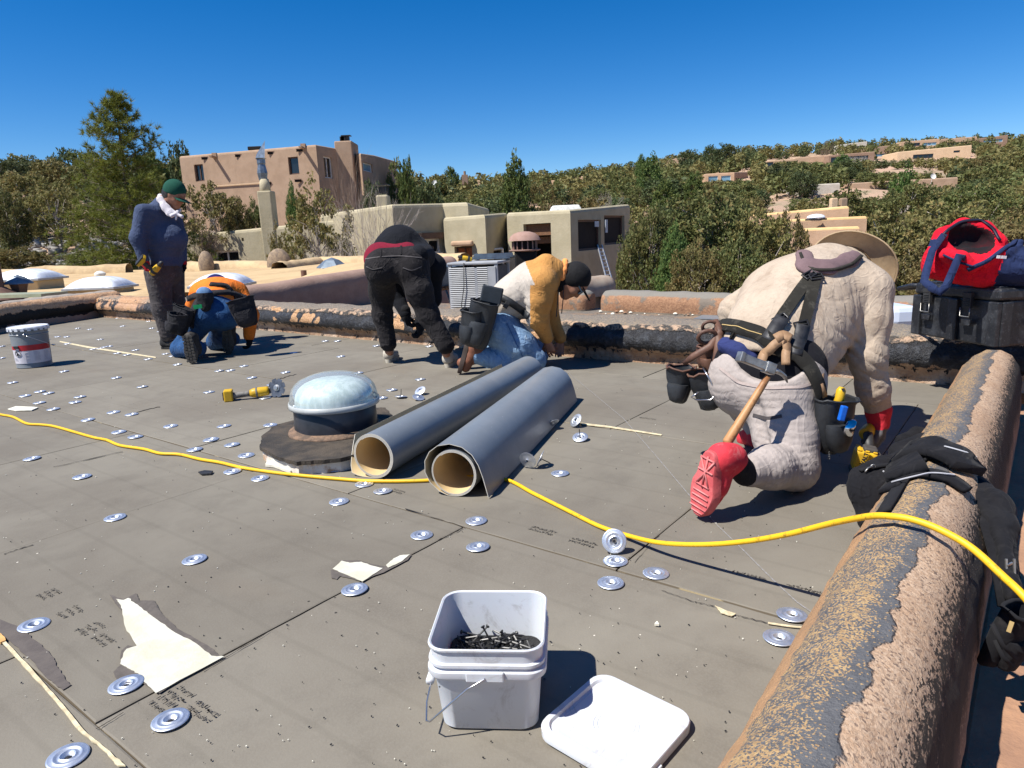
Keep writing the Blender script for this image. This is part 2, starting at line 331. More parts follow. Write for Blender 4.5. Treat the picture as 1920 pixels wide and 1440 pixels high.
# ---------------------------------------------------------------- parapets
def parapet(name, path, prof, m, label, cat='parapet', step=.03, amp=.012, fq=9, seed=0, part=None, endround=True, ztilt=None):
    P = [Vector((p[0], p[1], 0)) for p in path]; L = [0]
    for a, b in zip(P, P[1:]): L.append(L[-1] + (b - a).length)
    n = max(2, int(L[-1] / step)); rows = []; offs = []
    def at(s):
        for i in range(len(L) - 1):
            if s <= L[i + 1] + 1e-9: break
        t = (s - L[i]) / (L[i + 1] - L[i]); d = (P[i + 1] - P[i]).normalized(); return P[i].lerp(P[i + 1], t), d, i
    pr = []
    for (a, b) in zip(prof, prof[1:]):
        m_ = max(1, int(math.hypot(b[0] - a[0], b[1] - a[1]) / step)); pr += [(a[0] + (b[0] - a[0]) * i / m_, a[1] + (b[1] - a[1]) * i / m_) for i in range(m_)]
    pr.append(prof[-1]); k = len(pr); vs = []
    mid = sum(q[0] for q in pr) / k
    for i in range(n + 1):
        s = L[-1] * i / n; p, d, _ = at(s); ds = [at(max(0, s - .12))[1], at(min(L[-1], s + .12))[1]]; d = (ds[0] + ds[1]).normalized(); o = Vector((d.y, -d.x, 0))
        sh = 1.0
        if endround:
            e = min(s, L[-1] - s); sh = 1 if e > .1 else .6 + .4 * math.sqrt(max(0, 1 - (1 - e / .1) ** 2))
        for (q, z) in pr:
            x = p + o * (mid + (q - mid) * sh) + Vector((0, 0, (z * (1 - (1 - sh) * .35) if z > 0 else z) + (ztilt(s) if ztilt and z > .1 else 0)))
            nz = mnoise.fractal(x * fq + Vector((seed, 0, 0)), 1.0, 2.1, 4) * amp + mnoise.noise(x * 2.2 + Vector((0, seed, 0))) * amp * 1.6
            x = x + (o * (1 if q > mid else -1) * .7 + Vector((0, 0, .6))) * nz * (0 if z < -.005 else 1)
            vs.append(x)
    mb = MB(); fs = []
    for i in range(n):
        for j in range(k - 1): a = i * k + j; fs.append((a, a + 1, a + k + 1, a + k))
    fs.append(tuple(range(k))[::-1]); fs.append(tuple(n * k + j for j in range(k)))
    mb.add(vs, fs); o = obj(part or name, mb, m, None, smooth=True, auto=60, origin=(0, 0, 0)); props(o, label, cat); return o
def m_right():
    x = N('parapet_granules'); p = pos(x); q = x.map(p, rot=(0, 0, -UA)); vv = x.sep(q)[1]; zz = x.sep(q)[2]
    edge = x.math('ADD', vv, x.math('MULTIPLY', x.math('SUBTRACT', x.noise(6, 5, .65, p), .5), .10))
    tar = x.ss(edge, .139, .144); band = x.ss(edge, .155, .19)
    gr = x.vor(230, vec=p, out='Color'); g1 = x.sep(gr)[0]; g2 = x.sep(gr)[1]; fin = x.noise(110, 4, .8, p)
    tan = x.mix(g1, (.38, .25, .16), (.50, .365, .255)); tan = x.mix(x.math('MULTIPLY', x.ss(g2, .82, .95), .8), tan, (.13, .09, .07)); tan = x.mix(x.math('MULTIPLY', x.ss(x.noise(3.5, 4, vec=p), .4, .65), .35), tan, (.31, .18, .10))
    grey = x.mix(x.noise(30, 4, .7, p), (.06, .061, .065), (.15, .15, .152))
    gold = x.mix(g2, (.44, .30, .145), (.30, .19, .10))
    gm = x.ss(x.math('ADD', x.math('MULTIPLY', x.noise(7, 5, .7, p), .6), x.math('MULTIPLY', fin, .7)), .5, .78)
    dens = x.math('MULTIPLY', x.math('ADD', x.math('MULTIPLY', gm, .68), .14), x.math('ADD', x.math('MULTIPLY', band, .9), .1)); g3 = x.sep(x.vor(330, vec=p, out='Color'))[2]; gm = x.math('GREATER_THAN', x.math('ADD', g3, dens), 1.0)
    zone = x.mix(gm, grey, gold)
    inn = x.ss(edge, .268, .272); zone = x.mix(x.math('MULTIPLY', inn, .85), zone, (.42, .24, .12))
    c = x.mix(tar, tan, zone)
    # black underlay showing through on the outer shoulder
    ob = x.ss(x.math('ADD', vv, x.math('MULTIPLY', x.noise(60, 4, .85, x.map(q, scale=(.45, 1, .45))), .13)), .142, .122); c = x.mix(x.math('MULTIPLY', ob, x.math('MULTIPLY', x.ss(x.math('ADD', zz, x.math('MULTIPLY', x.noise(3, 3, vec=p), .1)), .12, .2), 1)), c, (.03, .024, .02))
    sp_ = x.noise(120, 3, .75, x.map(q, scale=(.6, 1, 1))); dn_ = x.math('MULTIPLY', x.ss(vv, .13, .05), .34); c = x.mix(x.ss(x.math('ADD', sp_, dn_), .74, .77), c, (.035, .028, .022))
    low = x.ss(zz, .16, .02); c = x.mix(low, c, x.mix(x.noise(12, 5, .7, p), (.26, .155, .10), (.34, .215, .14)))
    x.col(c); x.set(rough=x.math('SUBTRACT', .92, x.math('MULTIPLY', x.math('MULTIPLY', tar, x.math('SUBTRACT', 1, gm)), .35)), spec=.3)
    x.bump(x.math('MULTIPLY', g1, 1.0), .55, .004); x.bump(fin, .7, .006); x.bump(tar, .8, .006); x.bump(x.noise(25, 4, .6, p), .5, .012); return x.m
MR = m_right()
# right-hand parapet: profile goes from inner base up, over and down the outer face
pin = [UV(-2.4, .36), UV(1.9, .36), UV(2.5, .355), UV(4.12, .345)]
rp = [(0, -.02), (.015, .08), (.04, .17), (.07, .25), (.11, .308), (.16, .338), (.215, .34), (.26, .318), (.293, .27), (.312, .2), (.322, .08), (.328, -.5), (.34, -1.5), (.34, -3.2)]
parapet('parapet', pin, rp, MR, 'rounded tan granulated parapet with dark tar strip running up the right edge', amp=.006, fq=14, step=.022)
def m_back():
    x = N('tarred_parapet'); p = pos(x); zz = x.sep(p)[2]; q = x.map(p, rot=(0, 0, -UA)); vv = x.sep(q)[1]
    n1 = x.noise(5, 5, .65, p); n2 = x.noise(16, 5, .7, p); ze = x.math('ADD', zz, x.math('MULTIPLY', x.math('SUBTRACT', n1, .5), .10)); zf = x.math('ADD', ze, x.math('MULTIPLY', x.math('SUBTRACT', n2, .5), .05))
    gr = x.sep(x.vor(120, vec=p, out='Color'))[0]
    tan = x.mix(x.ss(n2, .3, .7), (.42, .28, .18), (.29, .165, .095)); tan = x.mix(x.math('MULTIPLY', x.ss(x.noise(3, 4, vec=p), .5, .62), .6), tan, (.60, .47, .36))
    blk = x.mix(x.ss(n2, .45, .7), (.012, .012, .014), (.05, .055, .065))
    dr = x.noise(22, 4, .7, x.map(p, scale=(1, 1, .12))); drip = x.math('GREATER_THAN', x.math('ADD', x.math('MULTIPLY', zz, 3.2), dr), .83)
    c = x.mix(drip, tan, blk)
    c = x.mix(x.math('MULTIPLY', x.ss(x.noise(9, 4, .7, x.map(p, loc=(3, 1, 8))), .55, .6), x.ss(zf, .06, .03)), c, (.05, .04, .035))
    c = x.mix(x.ss(zf, .108, .118), c, blk)
    peach = x.mix(x.ss(n2, .42, .55), (.46, .32, .22), (.06, .055, .05)); c = x.mix(x.ss(zf, .248, .254), c, peach)
    patch = x.ss(x.noise(2.6, 3, .5, x.map(p, loc=(7, 2, 0))), .60, .612); c = x.mix(x.math('MULTIPLY', patch, x.ss(zf, .14, .15)), c, x.mix(gr, (.58, .36, .19), (.36, .19, .09)))
    top = x.ss(ze, .283, .288); gg = x.mix(gr, (.15, .14, .13), (.28, .22, .155)); c = x.mix(top, c, gg)
    # the corner end is mostly granules
    cor = x.ss(x.math('ADD', vv, n1), 10.6, 11.0); c = x.mix(x.math('MULTIPLY', x.math('MULTIPLY', cor, x.ss(n1, .42, .5)), x.ss(zf, .13, .14)), c, x.mix(gr, (.42, .22, .11), (.52, .33, .2)))
    x.col(c); isb = x.math('MULTIPLY', x.ss(zf, .09, .11), x.ss(zf, .26, .24)); x.set(rough=x.math('SUBTRACT', .9, x.math('MULTIPLY', isb, .42)), spec=.4)
    x.bump(n2, .9, .03); x.bump(x.noise(45, 4, .8, p), .8, .012); x.bump(gr, .3, .004); x.bump(x.ss(zf, .248, .254), .8, .012); return x.m
MK = m_back()
bp = [(0, -.02), (.012, .05), (.0, .10), (-.045, .13), (-.07, .18), (-.06, .235), (-.03, .28), (-.01, .30), (.0, .335), (.05, .358), (.15, .37), (.27, .374), (.35, .368), (.39, .33), (.4, -.02)]
parapet('parapet', [UV(4.74, 12.3), UV(4.75, 8), UV(4.68, 5.5), UV(4.66, 2.5), UV(4.78, .0), UV(4.8, -2.2)][::-1], bp, MK, 'low black tarred parapet along the back of the roof', amp=.016, fq=8, seed=3) if False else \
parapet('parapet', [UV(4.74, 12.0), UV(4.75, 8), UV(4.68, 5.5), UV(4.66, 2.5), UV(4.78, .0), UV(4.8, -2.2)], [(-q[0], q[1] * .83) for q in bp], MK, 'low black tarred parapet along the back of the roof', amp=.016, fq=8, seed=3, step=.035)
def m_left():
    x = N('left_parapet'); p = pos(x); zz = x.sep(p)[2]; n1 = x.noise(2.6, 5, .7, p); n2 = x.noise(11, 5, .7, p)
    zf = x.math('ADD', zz, x.math('MULTIPLY', x.math('SUBTRACT', n1, .5), .22)); gr = x.sep(x.vor(80, vec=p, out='Color'))[0]
    c = x.mix(gr, (.44, .24, .12), (.58, .37, .22)); base = x.mix(n2, (.50, .32, .23), (.36, .22, .15))
    c = x.mix(x.ss(zf, .235, .22), c, (.012, .011, .01)); c = x.mix(x.ss(zf, .085, .075), c, base)
    c = x.mix(x.ss(zz, .362, .375), c, (.30, .26, .22)); x.col(c); x.set(rough=.9); x.bump(n2, .8, .03); x.bump(x.noise(50, 4, .8, p), .6, .01); return x.m
lp = [(0, -.02), (.01, .06), (.02, .11), (-.03, .15), (-.05, .22), (-.03, .30), (.01, .35), (.08, .385), (.2, .39), (.3, .36), (.34, .3), (.35, -.02)]
parapet('parapet', [(-6.95, 3.5), (-6.78, 8.0), (-6.72, 9.13), (-6.66, 10.1), (-6.30, 11.45)], [(-q[0], q[1]) for q in lp], m_left(), 'brown parapet with torn black membrane on the left edge in shadow', amp=.02, fq=6, seed=9, step=.04)
# ---------------------------------------------------------------- insulation plates
ZINC = N('galvanised'); a = ZINC.mix(ZINC.ss(ZINC.noise(40, 4), .35, .65), (.55, .60, .68), (.72, .75, .80)); ZINC.col(a); ZINC.set(metal=.85, rough=.42); ZINC.bump(ZINC.noise(160, 3), .15, .001); ZINC = ZINC.m
BLK = mat('black_steel', (.018, .018, .02), rough=.4, spec=.5)
prof = [(.0062, -.006), (.0068, -.0035), (.011, -.001), (.014, .0035), (.017, .0015), (.021, .0012), (.024, .0036), (.0265, .0036), (.029, .0016), (.0345, .0026), (.0375, .0016), (.038, .0004), (.0372, .0), (.030, .0004), (.012, -.002), (.0062, -.007)]
plate_n = [0]
def plate_mesh():
    mb = MB(); mb.lathe([(r_, z) for r_, z in prof], seg=30, closed=True); mb.lathe([(.0001, -.001), (.0035, -.0012), (.0068, -.003)], seg=12, mi=1, closed=True); return mb
proto = obj('insulation_plate', plate_mesh(), [ZINC, BLK], smooth=True, auto=50, origin=(0, 0, 0))
PL = [(1485,1155),(1461,1198),(320,1352),(128,1421),(365,1051),(1145,1095),(896,1027),(636,942),(791,1005),(893,978),(1230,1077),(1154,1054),(237,1286),(64,1174),(665,1107),(216,972),(154,895),(718,922),(488,898),(436,885),(631,881),(683,909),(1050,889),(60,861),(462,855),(395,826),(435,835),(365,844),(396,825),(320,800),(213,774),(247,778),(165,788),(223,811),(254,820),(141,755),(100,768),(74,756),(47,743),(75,735),(91,738),(150,697 + 48),(267,726),(218,709),(24,718),(120,697),(392,736),(497,747),(472,709),(432,695),(411,696),(457,687),(535,699),(510,722),(551,662),(639,669),(672,700),(788,712),(735,732),(716,747),(706,649),(610,640),(633,640),(278,674),(238,666),(220,663),(187,654),(175,655),(198,651),(205,650),(254,657),(311,664),(324,668),(333,684),(127,645),(108,632),(125,632),(88,637),(169,618),(230,612),(279,603),(285,616),(221,597),(188,637),(3,650),(2,672),(507,798),(805,650),(1250 + 30,1000 - 260),(885,720),(300,622),(146,616),(259,591),(420,740 + 60),(556,760)]
for i, (px, py) in enumerate(PL):
    o = proto if i == 0 else proto.copy()
    if i: COL.objects.link(o)
    o.location = G(px, py) + Vector((0, 0, .0035)); o.rotation_euler = (rr.uniform(-.03, .03), rr.uniform(-.03, .03), rr.uniform(0, 6))
    props(o, 'round galvanised insulation plate screwed flat to the grey boards', 'plate', 'plates fastening the insulation boards')
SP = {2: 'galvanised plate in the lower left below the big torn foam patch', 4: 'lone galvanised plate between the big torn patch and the yellow cord', 5: 'galvanised plate lying lowest left of the trio under the standing plate', 6: 'galvanised plate below another one, right of the small torn patch', 7: 'galvanised plate in the open boards below the left membrane roll', 8: 'galvanised plate just above the small torn foam patch, right of it', 9: 'galvanised plate below the mouth of the right membrane roll', 10: 'galvanised plate right of the one standing on edge', 11: 'galvanised plate directly under the plate standing on edge', 13: 'galvanised plate left of the big torn patch near the left edge', 15: 'galvanised plate above the big torn patch, left of the seam', 16: 'galvanised plate below the yellow cord at left, above a long seam', 17: 'galvanised plate below the yellow cord under the left membrane roll', 18: 'right plate of the pair hugging the cord below the tube skylight', 19: 'left plate of the pair hugging the cord left of the tube skylight', 20: 'galvanised plate tucked at the foot of the tube skylight foam', 22: 'galvanised plate right of the roll where the cord comes out', 23: 'galvanised plate near the left edge just below the cord', 24: 'galvanised plate nearest the left corner of the tube skylight base', 29: 'galvanised plate beside the cord left of the angle grinder', 0: 'nearest galvanised plate beside the right parapet, above the pale seam', 1: 'galvanised plate below the pale seam beside the right parapet', 3: 'partly cut galvanised plate in the bottom left corner', 12: 'galvanised plate overlapping the left edge of the big torn foam patch', 14: 'galvanised plate just below the small torn foam patch'}
objs_pl = [o for o in COL.objects if o.name.startswith('insulation_plate')]
for i, t in SP.items(): objs_pl[i]['label'] = t
# ---------------------------------------------------------------- neighbouring roofs
ORF = N('gravel_roof'); p_ = pos(ORF); g_ = ORF.sep(ORF.vor(60, vec=p_, out='Color'))[0]
ORF.col(ORF.mix(ORF.ss(ORF.noise(2.2, 5, .7, p_), .4, .6), ORF.mix(g_, (.27, .175, .105), (.19, .13, .085)), ORF.mix(g_, (.16, .14, .115), (.10, .09, .08)))); ORF.set(rough=.95); ORF.bump(g_, .6, .01); ORF = ORF.m
mb = MB(); mb.prism([UV(5.0, 8.6), UV(5.0, -6), UV(8.0, -6), UV(8.0, 8.6)], -.3, -.006); obj('gravel_roof', mb, ORF, kind='structure', origin=(0, 0, 0))
def m_tan2():
    x = N('far_parapet'); p = pos(x); zz = x.sep(p)[2]; n = x.noise(4, 5, .7, p); gr = x.sep(x.vor(70, vec=p, out='Color'))[0]
    c = x.mix(gr, (.34, .19, .105), (.24, .125, .07)); c = x.mix(x.ss(n, .53, .6), c, (.17, .14, .11)); c = x.mix(x.ss(x.math('ADD', zz, x.math('MULTIPLY', n, .06)), .22, .24), c, (.19, .175, .15)); c = x.mix(x.ss(zz, .02, .005), c, (.2, .17, .13))
    x.col(c); x.set(rough=.92); x.bump(n, .8, .03); x.bump(gr, .4, .008); return x.m
M2 = m_tan2()
sp = [(0, -.02), (-.01, .1), (0, .16), (.04, .22), (.12, .25), (.22, .25), (.28, .22), (.3, .17), (.3, -.5)]
parapet('parapet', [UV(7.62, 4.45), UV(7.55, 2.5), UV(7.6, -4.5)], [(-q[0], q[1]) for q in sp][::-1] if False else [(-q[0], q[1]) for q in sp], M2, 'orange-brown parapet with grey top across the neighbouring gravel roof', amp=.015, fq=6, seed=5, step=.05)
parapet('parapet', [UV(7.6, 5.4), UV(7.6, 4.62)], [(-q[0], q[1]) for q in sp], M2, 'short stub of brown parapet left of the gap, below the capped head', amp=.015, fq=6, seed=6, step=.05)
parapet('parapet', [UV(8.05, 5.0), UV(8.9, 4.85)], [(-q[0], q[1] + .12) for q in sp], mat('grey_stucco', (.33, .27, .21), (.27, .2, .15), vs=5, bump=.5, bs=30), 'short grey-brown rounded parapet arm just right of the capped head', amp=.015, fq=6, seed=7, step=.05)
# tan foam roof on the left and behind
FR = N('foam_roof'); p_ = pos(FR); FR.col(FR.mix(FR.ss(FR.noise(.8, 5, .7, p_, dist=.5), .35, .7), (.50, .36, .19), (.40, .275, .14))); FR.set(rough=.85); FR.bump(FR.noise(1.5, 5, .6, p_), .8, .12); FR.bump(FR.noise(20, 4, .6, p_), .4, .01); FR = FR.m
ctrl = [(230, 550, 13.0), (700, 490, 13.5), (480, 538, 9.8), (0, 560, 11), (100, 545, 15), (200, 508, 30), (600, 496, 24), (0, 508, 30), (400, 505, 27), (850, 484, 18), (300, 530, 17), (167, 560, 14.0), (60, 552, 13.5), (402, 560, 12.8)]
cp = [J(*c) for c in ctrl]
def tanz(x, y):
    s = 0; t = 0
    for c in cp: d = 1 / ((x - c.x) ** 2 + (y - c.y) ** 2 + .4) ** 1.5; s += d; t += d * c.z
    return t / s
ul, vl = 13.0, 8.5
def tanfn(a, b):   # quad footprint in world space, near edge to far edge
    P00 = Vector((-14, 12.9)); P10 = Vector(UV(5.0, 8.8)[:2]); P11 = Vector(UV(10.0, 8.8)[:2]); Pm = Vector((-6.9, 12.6)); Q = Vector((-2.6, 27.5)); Q0 = Vector((-24, 31))
    pr_ = P10.lerp(P11, min(1, b * 2.2)) if b * 2.2 < 1 else P11.lerp(Q, (b * 2.2 - 1) / 1.2); pl = P00.lerp(Q0, b); q = pl.lerp(pr_, a); e_ = (Pm + Vector((0, -.4)) - P00.lerp(P10, .62)) * (1 - b) ** 3 * (a / .62 if a < .62 else (1 - a) / .38); q = q + e_
    return Vector((q.x, q.y, tanz(q.x, q.y) + .03 * mnoise.noise(Vector((q.x * .6, q.y * .6, 0)))))
mb = MB(); mb.grid(tanfn, 60, 50); obj('foam_roof', mb, FR, smooth=True, kind='structure', origin=(0, 0, 0))
mb = MB(); mb.prism([(-13.9, 13.1), (-6.9, 12.9), UV(5.3, 8.9)[:2], UV(9.9, 8.9)[:2], (-2.7, 27.3), (-23.8, 30.8)], -3.2, .16); obj('foam_roof_walls', mb, FR, kind='structure', origin=(0, 0, 0))
BR = N('brown_stucco'); p_ = pos(BR); zz_ = BR.sep(p_)[2]; BR.col(BR.mix(BR.ss(BR.noise(3, 5, .7, p_), .35, .7), (.30, .20, .155), (.24, .15, .115))); BR.set(rough=.92); BR.bump(BR.noise(25, 5, .7, p_), .5, .01); BR = BR.m
wp = [(0, -.4), (0, .35), (.01, .43), (.05, .5), (.13, .535), (.24, .54), (.33, .52), (.36, .45), (.36, .0)]
parapet('parapet', [UV(5.05, 8.7), UV(6.5, 8.7), UV(8, 8.7), UV(9.9, 8.7)], [(-q[0], q[1]) for q in wp], BR, 'smooth brown stucco parapet wall rising behind the black tarred parapet', amp=.012, fq=2, step=.08, ztilt=lambda s: s * .05 - .12)
# far rim of the foam roof
RM = N('foam_rim'); p_ = pos(RM); RM.col(RM.mix(RM.ss(RM.noise(1.4, 5, .7, p_), .4, .7), (.50, .365, .2), (.36, .25, .14))); RM.set(rough=.85); RM.bump(RM.noise(5, 4, .6, p_), .6, .04); RM = RM.m
def rim(path, lab, seed):   # list of (px, top py, Y)
    pts = [J(px, py, Y) for px, py, Y in path]; mb = MB(); n = 40; P = []
    for i in range(n + 1):
        t = i / n * (len(pts) - 1); k = min(int(t), len(pts) - 2); P.append(pts[k].lerp(pts[k + 1], t - k) + Vector((0, 0, .05 * mnoise.noise(Vector((t * 3 + seed, 0, 0))))))
    vs = []; fs = []; pr_ = [(-.3, -.75), (-.26, -.35), (-.2, -.12), (-.08, -.02), (.1, 0), (.25, -.05), (.3, -.2), (.3, -1)]; k = len(pr_)
    for i, p in enumerate(P):
        d = (P[min(i + 1, n)] - P[max(i - 1, 0)]); d.z = 0; d.normalize(); o = Vector((-d.y, d.x, 0))
        for (a, z) in pr_: vs.append(p + o * (a + .04 * mnoise.noise(p * 1.3 + Vector((0, 0, a)))) + Vector((0, 0, z)))
    for i in range(n):
        for j in range(k - 1): a = i * k + j; fs.append((a, a + k, a + k + 1, a + 1))
    mb.add(vs, fs); o = obj('parapet', mb, RM, smooth=True, auto=60, origin=(0, 0, 0)); props(o, lab, 'parapet')
rim([(-150, 512, 27), (30, 505, 27), (80, 498, 27), (150, 499, 27), (240, 494, 27)], 'tan foam-coated parapet at the far left below the ponderosa', 1)
rim([(330, 492, 26), (380, 490, 25.5), (440, 489, 25), (520, 489, 24)], 'tan foam-coated parapet below the olive house window', 2)
rim([(524, 491, 22), (560, 487, 23.5), (600, 482, 25.5)], 'slanting tan foam-coated parapet below the grey twiggy shrub', 3)
rim([(600, 481, 25.5), (660, 480, 25), (760, 478, 24), (868, 474, 22)], 'tan foam-coated parapet behind the bending worker', 4)
DK = mat('dark_stain', (.16, .12, .09), (.3, .22, .14), vs=8)
for (px, py, Y, w_, h_) in [(387, 497, 24.9, .28, .5), (524, 497, 23.4, .42, .55)]:
    c = J(px, py, Y); mb = MB(); mb.sphere(c, (w_, .2, h_), 12, 8); o = obj('parapet_buttress', mb, DK, smooth=True); props(o, 'dark weathered buttress on the tan parapet ' + ('right of the olive house window' if px > 400 else 'below the olive house lamp'), 'buttress')

# lower brown roof ledge outside the right-hand parapet
LB = N('lower_stucco'); p_ = pos(LB); LB.col(LB.mix(LB.ss(LB.noise(5, 5, .7, p_), .35, .7), (.36, .20, .115), (.26, .145, .09))); LB.set(rough=.9); LB.bump(LB.noise(30, 4, .7, p_), .6, .01); LB = LB.m
mb = MB(); mb.prism([UV(-4, -.3), UV(-4, -3.2), UV(4.6, -3.2), UV(4.6, -.3)], -3.2, -.28); mb.prism([UV(-4, .08), UV(-4, -.31), UV(4.6, -.31), UV(4.6, .08)], -3.2, -.03); obj('lower_roof', mb, LB, kind='structure', origin=(0, 0, 0), bevel=.05)
# ================================================================ TERRAIN
_az = [-.9, -.74, -.5, -.3, -.1, .03, .18, .3, .5, .72, .95]
_D = [110, 110, 110, 120, 180, 200, 240, 270, 270, 260, 260]
_A = [.148, .141, .134, .103, .088, .090, .099, .109, .116, .112, .11]
def terr(x, y):
    yy = np.maximum(y, 6.0); a = np.clip(x / yy, -.9, .95); D = np.interp(a, _az, _D); A = np.interp(a, _az, _A); Z = A * D - 3.6
    y0 = np.where(a < -.2, 24.0, 30.0); t = np.clip((y - y0) / (D - y0), 0, 1); p = np.interp(a, [-.5, -.2, .1, .6], [.72, .85, 1.15, 1.1])
    z = -3.2 + (Z + 3.2) * t ** p; z = z - np.clip(y - D, 0, 1e9) * .03 + (np.sin(x * .13 + 1) * np.cos(y * .11) * .6 + np.sin(x * .31 + y * .23) * .25) * np.clip(t * 4, 0, 1)
    return z
xs = np.concatenate([-np.geomspace(1400, 8, 70), np.linspace(-7, 7, 12), np.geomspace(8, 1400, 70)]); ys = np.concatenate([[-1400, -300, -60, 0, 10, 18], np.linspace(22, 110, 60), np.linspace(113, 330, 60), np.geomspace(340, 2500, 12)])
X, Y = np.meshgrid(xs, ys); Z = terr(X, Y); nx, ny = len(xs), len(ys)
idx = np.arange(nx * ny).reshape(ny, nx); F = np.stack([idx[:-1, :-1], idx[:-1, 1:], idx[1:, 1:], idx[1:, :-1]], -1).reshape(-1, 4)
GM = N('hill_soil'); p_ = pos(GM)
gc = GM.mix(GM.ss(GM.noise(.06, 5, .65, p_), .35, .65), (.46, .29, .20), (.36, .25, .17)); gc = GM.mix(GM.ss(GM.noise(.35, 6, .75, p_), .5, .66), gc, (.20, .18, .10)); gc = GM.mix(GM.math('MULTIPLY', GM.ss(GM.noise(3, 5, .8, p_), .5, .7), .5), gc, (.24, .19, .13))
GM.col(gc); GM.set(rough=.95); GM.bump(GM.noise(2, 6, .7, p_), .8, .2); GM = GM.m
npobj('hillside_ground', np.stack([X, Y, Z], -1).reshape(-1, 3), F, GM, smooth=True, origin=(0, 0, 0), kind='structure')
# ---------------------------------------------------------------- trees
def leafmat(name, ca, cb, cc=None, rnd=.25):
    x = N(name); f = x.noise(3.2, 3, .6); a = x.mix(x.ss(f, .35, .65), ca, cb); a = x.mix(x.ss(x.noise(16, 2, .6), .52, .7), a, cc or cb)
    oi = x.n('ShaderNodeObjectInfo'); hs = x.n('ShaderNodeHueSaturation'); x.l(a, hs.inputs['Color']); x.l(x.math('ADD', x.math('MULTIPLY', oi.outputs['Random'], rnd), 1 - rnd / 2), hs.inputs['Value']); x.l(x.math('ADD', x.math('MULTIPLY', oi.outputs['Random'], .03), .485), hs.inputs['Hue'])
    tr = x.n('ShaderNodeBsdfTranslucent'); x.l(hs.outputs[0], tr.inputs[0]); mx = x.n('ShaderNodeMixShader'); mx.inputs[0].default_value = .3
    x.col(hs.outputs[0]); x.set(rough=.65, spec=.25); x.l(x.b.outputs[0], mx.inputs[1]); x.l(tr.outputs[0], mx.inputs[2]); x.l(mx.outputs[0], x.t.nodes['Material Output'].inputs[0]); return x.m
LP = leafmat('pinyon_leaf', (.10, .125, .042), (.15, .158, .052), (.23, .18, .066)); LO = leafmat('olive_leaf', (.145, .145, .05), (.21, .18, .066), (.30, .215, .085)); LG = leafmat('pine_leaf', (.075, .125, .035), (.12, .17, .045), (.17, .19, .05)); LD = leafmat('dark_leaf', (.06, .085, .035), (.09, .11, .042), (.12, .12, .05))
BK = mat('bark', (.13, .10, .08), (.2, .17, .14), vs=12, bump=.6, bs=20, bd=.03); TW = mat('twig_grey', (.46, .41, .36), (.34, .29, .25), vs=10); TWB = mat('twig_brown', (.24, .17, .13), (.17, .12, .09), vs=10)
def leaves(centers, radii, nleaf, size, r_, flat=1.0, aspect=.55):
    n = len(centers) * nleaf; c = np.repeat(centers, nleaf, 0); rad = np.repeat(radii, nleaf)[:, None]
    d = r_.normal(size=(n, 3)); d /= np.linalg.norm(d, axis=1)[:, None]; q = c + d * rad * (r_.random((n, 1)) ** .45) * np.array([1, 1, flat])
    a = d * .6 + r_.normal(size=(n, 3)) * .7; a /= np.linalg.norm(a, axis=1)[:, None]; b = np.cross(a, r_.normal(size=(n, 3))); b /= np.linalg.norm(b, axis=1)[:, None]
    s = size * r_.uniform(.6, 1.4, (n, 1)); V_ = np.stack([q - a * s, q + b * s * aspect, q + a * s, q - b * s * aspect], 1).reshape(-1, 3); return V_, np.arange(n * 4).reshape(-1, 4)
def limb(mb, p, q, r0, r1, seg=5, bend=.1, rn=None):
    rn = rn or random; p, q = Vector(p), Vector(q); L = (q - p).length; m = [p.lerp(q, t) + Vector((rn.uniform(-1, 1), rn.uniform(-1, 1), rn.uniform(-1, 1))) * L * bend * math.sin(PI * t) for t in (0, .3, .6, 1)]; mb.tube(m, [r0 + (r1 - r0) * t for t in (0, .3, .6, 1)], seg); return m
def bush_proto(name, seed, ncl, nleaf, size, lm, clr=.12, cone=0, bare=.25, trunkw=.03, limbs=14, dens=1.0, low=.1, tm=None):
    """unit tree: 1 tall, about 1 wide"""
    r_ = np.random.default_rng(seed); rn = random.Random(seed); C = []; off = r_.uniform(0, 9, 3)
    while len(C) < ncl:
        d = r_.normal(size=3); d /= np.linalg.norm(d); rad = r_.uniform(bare, 1) ** .5
        lump = 1 + .28 * mnoise.noise(Vector(d * 1.9 + off)) + .12 * mnoise.noise(Vector(d * 5 + off)); p = d * rad * lump * np.array([.47, .47, .47]); p[2] += .52
        if cone: z = p[2]; k = max(.05, 1 - z) * 1.35 * cone + (1 - cone); p[0] *= k; p[1] *= k
        if p[2] < low: continue
        C.append(p)
    C = np.array(C); rt = empty(name, (0, 0, 0)); V_, F_ = leaves(C, r_.uniform(.5, 1.2, ncl) * clr, nleaf, size, r_, .75)
    npobj('crown', V_, F_, lm, rt); mb = MB(); base = Vector((0, 0, -.06)); fork = Vector((rn.uniform(-.03, .03), rn.uniform(-.03, .03), .2)); limb(mb, base, fork, trunkw, trunkw * .8, 7, .1, rn); limb(mb, fork, (0, 0, .85), trunkw * .75, trunkw * .15, 6, .1, rn)
    for i in range(limbs): c = C[rn.randrange(ncl)]; limb(mb, fork + Vector((0, 0, c[2] * .35)) if i % 2 else fork, c, trunkw * .4, trunkw * .07, 4, .15, rn)
    obj('trunk', mb, tm or BK, rt); return rt
USED = {}
def place(proto, loc, w_, h_, label, group=None, cat='tree', rz=None, wy=None):
    o = proto if not USED.get(proto.name) else copy_tree(proto); USED[proto.name] = 1
    o.location = loc; o.scale = (w_, wy or w_, h_); o.rotation_euler.z = rz if rz is not None else random.uniform(0, 6.28)
    if 'group' in o: del o['group']
    return props(o, label, cat, group)
